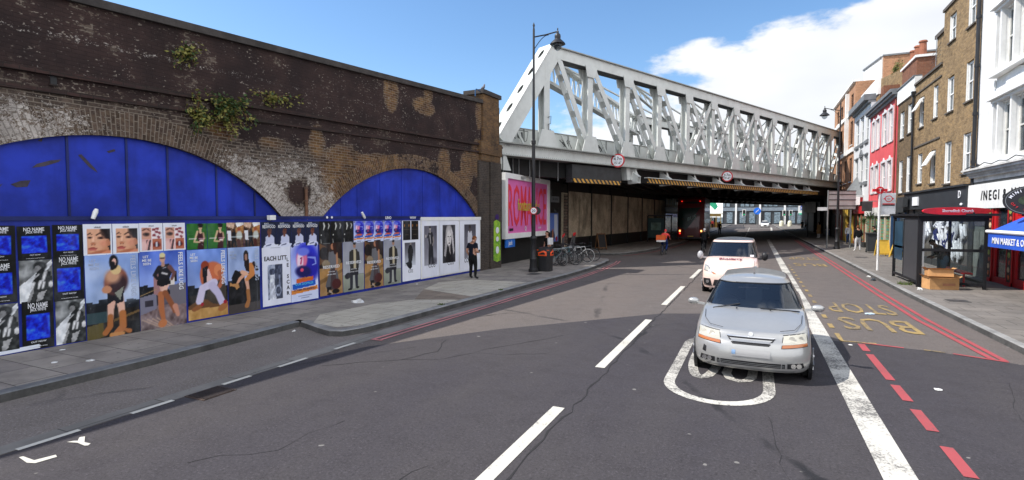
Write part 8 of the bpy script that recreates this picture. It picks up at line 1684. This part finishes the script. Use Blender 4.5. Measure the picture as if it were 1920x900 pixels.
t = thing('canopy_sign', 'red and white canopy with a grey pyramid top above the terrace shops', 'awning', (7.3, 53.5, 3.9)); mb = MB(); mb.box(6.9, 8, 51.5, 54.5, 3.7, 4.05); mb.build('red_board', REDP, t); mb = MB(); mb.box(6.85, 8, 51.4, 54.6, 4.05, 4.2); mb.box(6.86, 6.9, 52.2, 53.9, 3.75, 3.98); mb.build('white_top', WHITE, t); mb = MB(); mb.add([(6.9, 51.6, 4.2), (8, 51.6, 4.2), (8, 54.4, 4.2), (6.9, 54.4, 4.2), (7.8, 53, 5.9)], [(0, 1, 4), (1, 2, 4), (2, 3, 4), (3, 0, 4)]); mb.build('pyramid', GREYM, t)
def spiky(x, y, z, h, n, lab, seed):
    t = thing('potted_palm', lab, 'potted plant', (x, y, .12)); mb = MB(); mb.lathe([(.16, 0), (.22, .4), (.20, .4)], (x, y, .12), 12); mb.build('pot', DARKG, t); rnd = random.Random(seed); mb = MB(); mb.tube([(x, y, .45), (x, y, z)], .04, 6); mb.build('stem', WOOD, t); mb = MB()
    for k in range(n):
        a = rnd.random() * 6.28; e = rnd.uniform(.0, 1.2); d = Vector((math.cos(a) * math.cos(e), math.sin(a) * math.cos(e), math.sin(e))); s = d.cross(Vector((0, 0, 1))).normalized() * .03; p = Vector((x, y, z)); m = p + d * h * .5; q = p + d * h - Vector((0, 0, .25 * h)); mb.add([p, m + s, q, m - s], [(0, 1, 2, 3)])
    mb.build('leaves', [LEAF], t); return t
spiky(7.4, 44.6, 2.3, .8, 60, 'tall spiky potted palm against the mural shop', 4); spiky(7.5, 47.5, 1.9, .7, 50, 'smaller spiky potted plant further along the mural shop', 5)
# ================================================================== street furniture on the right
bs = thing('bus_shelter', 'black framed glass bus shelter with a red lozenge roof sign', 'bus shelter', (5.9, 23.5, .12)); x0, x1, y0, y1 = 5.02, 6.75, 21.75, 25.25; FR = M('shelter_black', (.010, .010, .012), .6, var=.2, spec=.3)
mb = MB()
for x, y, w in ((x0, y0, .11), (x0, y1, .09), (x1, y0, .08), (x1, y1, .08)): mb.box(x - w / 2, x + w / 2, y - w / 2, y + w / 2, .12, 2.55)
mb.build('posts', FR, bs); mb = MB(); mb.box(x0 - .12, x1 + .25, y0 - .25, y1 + .3, 2.5, 2.58); mb.box(x0 - .05, x1 + .1, y0 - .1, y1 + .1, 2.42, 2.5); mb.build('roof', FR, bs)
mb = MB(); mb.box(x0 - .02, x0 + .06, y0 + .06, y0 + 1.95, .32, 2.42); adp = mb.build('advert_case', M('advert_case_grey', (.045, .047, .052), .45, var=.15), bs); mb = MB(); mb.box(x0 - .03, x0 - .02, y0 + 2.15, y1 - .15, .85, 2.3); mb.build('timetable_panel', M('timetable_teal', (.02, .06, .10), .3, var=.5), bs)
mb = MB(); mb.box(x0 - .015, x0 - .005, y0 + 2.0, y1 - .04, .3, 2.4); mb.box(x0 + .06, x1, y0 - .006, y0 + .006, .3, 1.35); mb.box(x0 + .06, x1, y0 - .006, y0 + .006, 1.42, 2.38); mb.box(x1 - .006, x1 + .006, y0 + .05, y1 - .05, .35, 2.38); mb.build('glass', SGL, bs)
mb = MB(); mb.box(x0, x1, y0 - .03, y0 + .03, 1.33, 1.42); mb.box(x0, x1, y0 - .03, y0 + .03, .24, .32); mb.box(x0, x1, y0 - .03, y0 + .03, 2.32, 2.42); mb.box(x0 - .03, x0 + .03, y0, y1, .24, .32); mb.box(x0 - .03, x0 + .03, y0 + 1.95, y1, 1.3, 1.38); mb.box(x1 - .03, x1 + .03, y0, y1, .28, .36); mb.box(x0 - .03, x0 + .03, y0 + 1.95, y0 + 2.02, .3, 2.4); mb.build('rails', FR, bs)
mb = MB(); mb.box(x0 + .08, x0 + .13, y0 + .0, y0 + .07, .3, 2.35); mb.build('white_edge_strip', WHITE, bs)
mb = MB(); mb.box(x1 - .45, x1 - .15, y0 + .5, y1 - .5, .56, .61); mb.beam((x1 - .3, y0 + .8, .12), (x1 - .3, y0 + .8, .56), .05, .05, (0, 1, 0)); mb.beam((x1 - .3, y1 - .8, .12), (x1 - .3, y1 - .8, .56), .05, .05, (0, 1, 0)); mb.build('bench', REDP, bs)
mb = MB(); N = 40; c = Vector((5.88, y0 - .30, 2.66)); ax_ = Vector((1, .44, 0)).normalized(); hw = 1.10; poly = [(hw * math.cos(2 * math.pi * i / N), .125 * (1 if math.sin(2 * math.pi * i / N) > 0 else -1) * abs(math.sin(2 * math.pi * i / N)) ** .8) for i in range(N)]; mb.prism(poly, c, ax_, (0, 0, 1), .06); lz = mb.build('red_lozenge', M('bright_red_sign', (.72, .02, .03), .4), bs)
mb = MB(); mb.text('Shoreditch Church', c + Vector((0, 0, -.035)) + Vector((ax_.y, -ax_.x, 0)) * .065, ax_, (0, 0, 1), .13, th=.006, bold=.01); sub(mb, 'lettering', WINK, lz)
mb = MB(); mb.box(5.35, 6.4, y0 - .16, y0 - .05, 2.5, 2.62); mb.build('sign_bracket', FR, bs)
# bus stop post and flag
t = thing('bus_stop_post', 'white bus stop post with a red ringed flag and hanging plate', 'bus stop', (4.91, 27.65, .12)); x, y = 4.91, 27.65
mb = MB(); mb.tube([(x, y, .12), (x, y, 3.7)], .045, 12); mb.build('post', M('white_post', (.66, .66, .65), .5), t, 50)
nf = Vector((.35, -1, 0)).normalized(); xf = Vector((1, .35, 0)).normalized(); P_ = Vector((x, y, 0))
mb = MB(); mb.disc(P_ + Vector((0, -.02, 3.62)), .16, nf, 24, .05); mb.beam(P_ + Vector((0, -.02, 3.62)) - xf * .3, P_ + Vector((0, -.02, 3.62)) + xf * .3, .05, .12); hh = mb.build('roundel', M('bright_red_sign', (.72, .02, .03), .4), t); mb = MB(); mb.text('T', P_ + Vector((.0, -.02, 3.55)) + nf * .03, xf, (0, 0, 1), .2, th=.01, bold=.02); sub(mb, 'lettering', WINK, hh)
fl = P_ + xf * .36 + Vector((0, 0, 3.03)); mb = MB(); mb.beam(fl - xf * .29, fl + xf * .29, .05, .94); fg = mb.build('flag', M('flag_white', (.72, .73, .74), .5), t)
mb = MB(); c = fl + nf * .032 + Vector((0, 0, .22)); 
for i in range(24):
    a0, a1 = 2 * math.pi * i / 24, 2 * math.pi * (i + 1) / 24; q = [c + xf * math.cos(a) * r * 1.15 + Vector((0, 0, math.sin(a) * r)) for a, r in ((a0, .14), (a1, .14), (a1, .11), (a0, .11))]; mb.add(q, [(0, 1, 2, 3)])
for s in (-1, 1): mb.add([c + xf * s * .16 + Vector((0, 0, .04)), c + xf * s * .23, c + xf * s * .16 - Vector((0, 0, .04))], [(0, 1, 2)])
mb.beam(fl + nf * .03 + Vector((0, 0, -.005)) - xf * .25, fl + nf * .03 + Vector((0, 0, -.005)) + xf * .25, .008, .045); mb.text('BUS', c - Vector((0, 0, .025)), xf, (0, 0, 1), .07, th=.004); sub(mb, 'roundel_print', M('bright_red_sign', (.72, .02, .03), .4), fg)
mb = MB(); mb.beam(fl + nf * .03 + Vector((0, 0, -.06)) - xf * .25, fl + nf * .03 + Vector((0, 0, -.06)) + xf * .25, .008, .05); sub(mb, 'stop_name_strip', INK, fg)
# cardboard boxes
def carton(name, lab, c, sx, sy, sz, rz, tilt=0, flaps=True, seed=1):
    t = thing(name, lab, 'cardboard box', c, 0); rnd = random.Random(seed); Mx = Matrix.Rotation(R(rz), 3, 'Z') @ Matrix.Rotation(R(tilt), 3, 'X'); c = Vector(c); th = .008
    def add(mb, pts): mb.add([c + Mx @ Vector(p) for p in pts], [tuple(range(len(pts)))])
    hx_, hy_ = sx / 2, sy / 2; mb = MB(); N = 6
    for (ax_, bx_) in (((-hx_, -hy_), (hx_, -hy_)), ((hx_, -hy_), (hx_, hy_)), ((hx_, hy_), (-hx_, hy_)), ((-hx_, hy_), (-hx_, -hy_))):
        for k in range(N):
            for j in range(3):
                def pt(u, v): x = ax_[0] + (bx_[0] - ax_[0]) * u; y = ax_[1] + (bx_[1] - ax_[1]) * u; b_ = .02 * math.sin(math.pi * u) * math.sin(v * 3 + seed); return (x * (1 + b_), y * (1 + b_), sz * v)
                add(mb, [pt(k / N, j / 3), pt((k + 1) / N, j / 3), pt((k + 1) / N, (j + 1) / 3), pt(k / N, (j + 1) / 3)])
    add(mb, [(-hx_, -hy_, .003), (hx_, -hy_, .003), (hx_, hy_, .003), (-hx_, hy_, .003)]); mb.build('box_walls', CARD, t)
    if flaps:
        for s_, a in ((0, 25), (1, 40), (2, -15), (3, 30)):
            mb = MB(); e = R(a); L_ = sy * .42
            if s_ == 0: add(mb, [(-hx_, -hy_, sz), (hx_, -hy_, sz), (hx_ * 1.02, -hy_ - L_ * math.cos(e) * .5, sz + L_ * math.sin(e) * .3), (-hx_ * 1.02, -hy_ - L_ * math.cos(e) * .5, sz + L_ * math.sin(e) * .3)])
            elif s_ == 2: add(mb, [(-hx_, hy_, sz), (hx_, hy_, sz), (hx_, hy_ - L_ * .8, sz + .05), (-hx_, hy_ - L_ * .8, sz + .05)])
            elif s_ == 1: add(mb, [(hx_, -hy_, sz), (hx_, hy_, sz), (hx_ + .10, hy_ * .9, sz + .09), (hx_ + .10, -hy_ * .9, sz + .05)])
            else: add(mb, [(-hx_, -hy_, sz), (-hx_, hy_, sz), (-hx_ - .09, hy_ * .9, sz + .08), (-hx_ - .10, -hy_ * .9, sz + .07)])
            mb.build('flap', CARD, t)
    return t, Mx, c
t, Mx, cc_ = carton('cardboard_box', 'large open battered cardboard box on the pavement by the bus shelter', (5.53, 21.45, .124), .82, .5, .38, 12, 0, True, 2)
mb = MB(); mb.add([cc_ + Mx @ Vector(p) for p in ((-.05, -.262, .12), (.3, -.262, .13), (.3, -.262, .21), (-.05, -.262, .20))], [(0, 1, 2, 3)]); mb.build('faded_print', M('faded_red_print', (.42, .19, .10), .9), t)
carton('cardboard_box', 'smaller crushed cardboard box lying tilted on top of the large one', (5.50, 21.46, .51), .66, .38, .24, 4, -9, True, 5)
# two posts with the back of a direction sign
t = thing('direction_sign', 'back of a large grey direction sign on two posts beside the far street lamp', 'road sign', (5.8, 45.8, .12)); a, b = Vector((4.88, 45.45, 0)), Vector((6.75, 46.35, 0)); d = (b - a).normalized(); nb = Vector((d.y, -d.x, 0))
mb = MB(); mb.beam(a + Vector((0, 0, 3.68)), b + Vector((0, 0, 3.68)), .04, 1.42); mb.build('sign_back', M('grey_sign_back', (.60, .63, .60), .6, var=.15), t); mb = MB()
for z in (3.0, 3.25, 3.7, 4.1, 4.36): mb.beam(a + nb * .05 + Vector((0, 0, z)), b + nb * .05 + Vector((0, 0, z)), .05, .05)
mb.build('rails', DARKG, t)
mb = MB(); mb.tube([a + Vector((0, -.1, .12)), a + Vector((0, -.1, 4.4))], .055, 10); mb.tube([b + Vector((-.3, -.1, .12)), b + Vector((-.3, -.1, 4.4))], .055, 10); mb.build('posts', GREYM, t, 50); mb = MB(); mb.box(4.2, 4.85, 45.3, 45.34, 2.9, 3.15); mb.build('small_plate', M('plate_grey', (.5, .5, .5), .6), t)
# yellow A-board frames, bin
def aboard(name, lab, x, y, h, w, col, rz, face=None):
    t = thing(name, lab, 'sandwich board', (x, y, .12), 0); d = Vector((math.cos(R(rz)), math.sin(R(rz)), 0)); n_ = Vector((d.y, -d.x, 0)); B_ = Vector((x, y, .12))
    for s in (-1, 1):
        mb = MB(); base = B_ + n_ * s * .25; top = B_ + Vector((0, 0, h)); u = (top - base)
        for q in (-.5, .5): mb.beam(base + d * w * q, top + d * w * q, .06, .05, d)
        for v in (.12, .97): mb.beam(base + u * v - d * w / 2, base + u * v + d * w / 2, .05, .07)
        mb.build('frame', col, t); mb = MB(); a_ = base + u * .55; mb.beam(a_ - d * (w / 2 - .03), a_ + d * (w / 2 - .03), .015, h * .8, u.normalized()); mb.build('panel', face or DARKG, t)
aboard('sandwich_board', 'yellow framed sandwich board on the right pavement beyond the bus stop post', 6.95, 37.9, .95, .6, YEL, 15, YEL); aboard('sandwich_board', 'second yellow sandwich board, the one nearer the bus shelter', 7.5, 37.2, .95, .6, YEL, 60, M('yellow_black_print', (.35, .28, .03), .6, var=.9, scale=8)); aboard('sandwich_board', 'brown wooden sandwich board standing under the bridge on the left', -9.9, 36.6, 1.15, .65, WOOD, 50, INK)
t = thing('wheeled_bin', 'tall dark grey wheeled bin on the right pavement behind the bus stop post', 'bin', (6.9, 40.9, .12)); mb = MB(); mb.add([(6.65, 40.6, .2), (7.15, 40.6, .2), (7.15, 41.1, .2), (6.65, 41.1, .2), (6.6, 40.5, 1.35), (7.2, 40.5, 1.35), (7.2, 41.2, 1.35), (6.6, 41.2, 1.35)], [(0, 1, 2, 3), (4, 5, 6, 7), (0, 1, 5, 4), (1, 2, 6, 5), (2, 3, 7, 6), (3, 0, 4, 7)]); mb.build('body', DARKG, t); mb = MB(); mb.box(6.56, 7.24, 40.45, 41.25, 1.35, 1.42); mb.build('lid', DARKG, t); mb = MB(); mb.disc((6.65, 41.1, .22), .1, (1, 0, 0), 14, .06); mb.disc((7.15, 41.1, .22), .1, (1, 0, 0), 14, .06); mb.build('wheel', TYRE, t)
# black litter bin with orange mouth by the left lamp
t = thing('litter_bin', 'black litter bin with an orange mouth beside the left street lamp', 'bin', (-8.25, 21.35, .12)); bx, by = -8.25, 21.35; mb = MB()
hexa = lambda r, z: [(bx + r * math.cos(R(45 + 90 * k + o)), by + r * math.sin(R(45 + 90 * k + o)), z) for k in range(4) for o in (-14, 14)]
vs = hexa(.34, .12) + hexa(.36, .95) + hexa(.30, 1.12) + hexa(.12, 1.17); mb.add(vs, [(8 * j + k, 8 * j + (k + 1) % 8, 8 * j + 8 + (k + 1) % 8, 8 * j + 8 + k) for j in range(3) for k in range(8)] + [tuple(range(24, 32))]); mb.build('body', BLACK, t)
for s, nrm in ((0, Vector((0, -1, 0))), (1, Vector((1, 0, 0)))):
    tx = Vector((1, 0, 0)) if s == 0 else Vector((0, 1, 0)); c = Vector((bx, by, .90)) + nrm * .322; mb = MB(); o_ = [(-.20, -.11), (.20, -.11), (.20, .06), (.08, .13), (-.20, .04)]; i_ = [(-.13, -.05), (.13, -.05), (.12, .02), (.05, .06), (-.12, .0)]
    vs = [c + tx * x + Vector((0, 0, z)) for x, z in o_] + [c + tx * x + Vector((0, 0, z)) + nrm * .02 for x, z in i_]; mb.add(vs, [(k, (k + 1) % 5, 5 + (k + 1) % 5, 5 + k) for k in range(5)]); mb.build('orange_mouth', M('orange_bin_mouth', (.80, .09, .015), .4), t)
    mb = MB(); mb.add([c + tx * x + Vector((0, 0, z)) + nrm * .012 for x, z in i_], [tuple(range(5))]); mb.build('opening', INK, t)
mb = MB(); mb.box(bx - .27, bx + .27, by - .27, by + .27, 1.02, 1.045); mb.build('orange_rim', M('orange_bin_mouth', (.8, .09, .015), .4), t)
# dark shelter and cabinet under the bridge at left
t = thing('bus_shelter', 'dark green bus shelter under the bridge left of the bus', 'bus shelter', (-8.2, 52, .12)); mb = MB(); mb.box(-9.0, -7.4, 49.5, 54, 2.5, 2.6); mb.build('roof', DARKG, t); mb = MB()
for x, y in ((-9, 49.6), (-7.5, 49.6), (-9, 53.9), (-7.5, 53.9)): mb.box(x - .05, x + .05, y - .05, y + .05, .12, 2.5)
mb.build('posts', BLACK, t); mb = MB(); mb.box(-9.0, -7.5, 49.55, 49.6, .5, 2.3); mb.build('end_panel', M('dark_teal_panel', (.01, .05, .05), .4), t); mb = MB(); mb.box(-8.7, -7.8, 49.5, 49.55, 1.2, 1.9); mb.build('pale_poster', M('pale_green_poster', (.15, .24, .20), .6, var=.5), t)
# ================================================================== beyond the bridge
def blockb(name, lab, x0, x1, y0, y1, h, mat, wins, wmat, extra=None):
    t = thing(name, lab, 'building', ((x0 + x1) / 2, y0, 0)); mb = MB(); mb.box(x0, x1, y0, y1, 0, h); mb.build('wall', mat, t)
    for a in wins:
        mb = MB(); mb.box(*a); mb.build('window', wmat, t)
    if extra: extra(t)
    return t
DGL = M('far_dark_glass', (.03, .045, .055), .2, var=.5, scale=1); CRW = M('cream_render', (.55, .52, .42), .8); GSH = M('grey_shopfront_band', (.20, .24, .28), .6)
def mod(t):
    mb = MB(); mb.box(-12, 17, 171.7, 172.1, 4.0, 5.0); mb.build('shop_band', GSH, t); mb = MB(); mb.box(-12, 17, 171.6, 172, 8.2, 8.7); 
    for x in (-12, -5.5, 1, 7.5, 13): mb.box(x, x + .5, 171.5, 172, 0, 8.3)
    mb.build('white_piers', WHITE, t)
blockb('modern_building', 'modern white framed glass building closing the street beyond the bridge', -12, 17, 172, 190, 9.2, M('dark_cladding', (.05, .055, .06), .6), [(x, x + 1.0, 171.85, 172, 5.3, 7.9) for x in (-10.6, -9.3, -8, -4, -2.7, -1.4, 2.2, 3.5, 4.8, 8.6, 9.5, 10.4, 11.3, 14.2, 15.2)] + [(x, x + 1.6, 171.85, 172, .4, 3.6) for x in (-10.5, -7.8, -4.2, -1.6, 2.5, 5, 8.8, 11)], M('bright_far_glass', (.20, .26, .30), .15, var=.6), mod)
for i, (y0, y1, h, m_, lab) in enumerate(((62, 96, 10, CRW, 'cream building on the left just beyond the bridge'), (96.2, 110, 9, GREYW, 'grey building with pale windows on the left beyond the bridge'), (110.2, 124, 11, YBR2, 'dark brick building on the left, beyond the grey one'), (134, 150, 10, CRW, 'cream rendered building on the left next to the bright screen'))):
    blockb('street_building', lab, -17, -10.2, y0, y1, h, m_, [(-10.25, -10.12, y0 + 1 + 2.6 * k, y0 + 2.2 + 2.6 * k, 4.0, 6.4) for k in range(int((y1 - y0) / 2.6))], M('pale_far_window', (.42, .43, .40), .5), lambda t, y0=y0, y1=y1: [(lambda mb: (mb.box(-10.5, -10.0, y0, y1, 3.0, 3.6), mb.build('shop_fascia', DARKG, t)))(MB()), (lambda mb: (mb.box(-10.3, -10.05, y0 + .6, y1 - .6, .4, 2.8), mb.build('shop_window', DGL, t)))(MB())])
t = thing('advert_screen', 'bright white advertising screen with a green figure beyond the bridge', 'advert screen', (-7.2, 127, 0)); mb = MB(); mb.box(-9.8, -6.6, 126.6, 127, 2.2, 6.8); mb.build('screen', M('lit_screen', (.8, .82, .8), .5, emit=.5, var=.1), t); mb = MB(); mb.prism([(-.9, 0), (.4, -1.4), (1.0, -.6), (.2, 1.0), (-.8, 1.1)], (-8.6, 126.58, 5.2), (1, 0, 0), (0, 0, 1), .02); mb.build('green_figure', M('jade_print', (.04, .45, .25), .6), t); mb = MB(); mb.box(-8.5, -8.1, 126.7, 126.9, 0, 2.2); mb.build('post', BLACK, t)
t = thing('kiosk', 'yellow and timber market kiosk beyond the bridge on the left', 'kiosk', (-8, 118, 0)); mb = MB(); mb.box(-9.4, -6.4, 117, 117.2, 2.4, 2.9); mb.box(-9.4, -6.2, 117, 120, 2.9, 3.0); mb.build('canopy', M('timber_yellow', (.45, .30, .10), .7), t); mb = MB(); [mb.box(x, x + .12, 117, 117.15, .1, 2.4) for x in (-9.4, -8.4, -7.4, -6.5)]; mb.build('posts', YEL, t); mb = MB(); mb.box(-9.2, -6.6, 118, 118.2, .1, 1.2); mb.build('counter', WOOD, t)
t = thing('umbrella', 'blue market umbrella on the left beyond the bridge', 'umbrella', (-7.9, 88, .12)); mb = MB(); mb.lathe([(1.5, 2.2), (.75, 2.75), (.0, 3.1)], (-7.9, 88, .12), 10); mb.build('canopy', M('blue_violet_cloth', (.06, .08, .35), .8), t); mb = MB(); mb.tube([(-7.9, 88, .12), (-7.9, 88, 2.9)], .03, 6); mb.build('pole', GREYM, t)
for i, (y0, y1, h, m_, lab) in enumerate(((119, 131, 12, YBR, 'yellow brick building on the right beyond the bridge, next to the blue banner'), (131.2, 145, 11, M('teal_cream_render', (.40, .42, .33), .8), 'pale green rendered building on the right beyond the bridge'), (145.2, 160, 12, OBR, 'orange brick building farthest on the right beyond the bridge'))):
    blockb('street_building', lab, 11, 18, y0, y1, h, m_, [(10.9, 11.05, y0 + 1 + 2.6 * k, y0 + 2.2 + 2.6 * k, 4.0, 6.4) for k in range(int((y1 - y0) / 2.6))], DGL, lambda t, y0=y0, y1=y1: [(lambda mb: (mb.box(10.6, 11.0, y0, y1, 2.9, 3.5), mb.build('shop_fascia', [REDP, M('jade_print', (.04, .45, .25), .6), WHITE][int(y0) % 3], t)))(MB()), (lambda mb: (mb.box(10.9, 11.02, y0 + .6, y1 - .6, .4, 2.8), mb.build('shop_window', DGL, t)))(MB())])
t = thing('banner_sign', 'vertical white banner with blue letters on the street beyond the bridge', 'sign', (10.4, 150, 0)); mb = MB(); mb.box(9.6, 10.9, 148, 148.1, 3.2, 7.4); mb.build('banner', WHITE, t); mb = MB(); [mb.text(ch, (10.25, 147.98, 6.4 - .62 * k), (1, 0, 0), (0, 0, 1), .75, th=.02, bold=.03) for k, ch in enumerate('ESSAX')]; mb.build('lettering', M('royal_blue_ink', (.02, .06, .45), .6), t)
def traffic_light(x, y, rz, lab):
    t = thing('traffic_light', lab, 'traffic light', (x, y, .0), group='traffic lights beyond the bridge'); mb = MB(); mb.tube([(x, y, 0), (x, y, 3.4)], .06, 8); mb.build('pole', GREYM, t); mb = MB(); mb.box(x - .38, x + .38, y - .02, y + .02, 2.5, 3.9); mb.build('white_edged_board', WHITE, t); mb = MB(); mb.box(x - .24, x + .24, y - .1, y - .02, 2.62, 3.78); mb.build('signal_head', INK, t)
    mb = MB(); mb.disc((x, y - .12, 2.85), .1, (0, -1, 0), 12, .03); mb.build('green_lens', M('green_lens_lit', (.02, .6, .25), .4, emit=.6), t)
for x, y, lab in ((-2.2, 125, 'traffic light left of the white car beyond the bridge'), (6.2, 140, 'traffic light beyond the bridge, left one of the pair right of the white car'), (7.6, 141, 'traffic light beyond the bridge, right one of the pair right of the white car')): traffic_light(x, y, 0, lab)
t = thing('arrow_sign', 'round blue keep left arrow sign in front of the modern building', 'road sign', (.4, 130, 0)); mb = MB(); mb.disc((.4, 130, 3.6), .75, (0, -1, 0), 24, .05); mb.build('blue_disc', M('bright_blue_sign', (.01, .16, .75), .4), t); mb = MB(); mb.tube([(.4, 130.1, 0), (.4, 130.1, 3.6)], .06, 8); mb.build('post', GREYM, t); mb = MB(); mb.beam((.7, 129.95, 3.9), (.1, 129.95, 3.3), .03, .12); mb.build('arrow', WINK, t)
for x, lab in ((5.6, 'left white keep-right bollard on the island beyond the bridge'), (7.3, 'right white keep-right bollard on the island beyond the bridge')): t = thing('bollard', lab, 'bollard', (x, 138, 0), group='white bollards beyond the bridge'); mb = MB(); mb.lathe([(.45, 0), (.45, .9), (.4, 1.25), (.25, 1.4)], (x, 138, 0), 14); mb.build('shell', M('warm_white_shell', (.75, .72, .55), .5), t)
t = thing('small_sign', 'grey backed square sign on a dark post under the right end of the bridge', 'road sign', (5.9, 70, .12)); mb = MB(); mb.tube([(5.55, 70, .12), (5.55, 70, 4.2)], .05, 8); mb.build('post', BLACK, t); mb = MB(); mb.box(5.2, 6.3, 69.9, 69.94, 2.9, 4.1); mb.build('sign_back', M('grey_sign_back', (.34, .36, .34), .5), t)
t = thing('street_tree', 'tree seen small beyond the right end of the bridge', 'tree', (10.2, 112, 0)); mb = MB(); mb.tube([(10.2, 112, 0), (10.1, 112, 2.5), (10.3, 112, 4.5)], [.16, .12, .06], 8); mb.build('trunk', WOOD, t); rnd = random.Random(8); mb = MB()
for k in range(900):
    p = Vector((10.2 + rnd.gauss(0, .9), 112 + rnd.gauss(0, .9), 5.2 + rnd.gauss(0, .9))); d = Vector((rnd.gauss(0, 1), rnd.gauss(0, 1), rnd.gauss(0, 1))).normalized(); s = d.cross(Vector((0, 0, 1))).normalized() * .07; mb.add([p, p + d * .12 + s, p + d * .25, p + d * .12 - s], [(0, 1, 2, 3)])
mb.build('crown', LEAF, t)
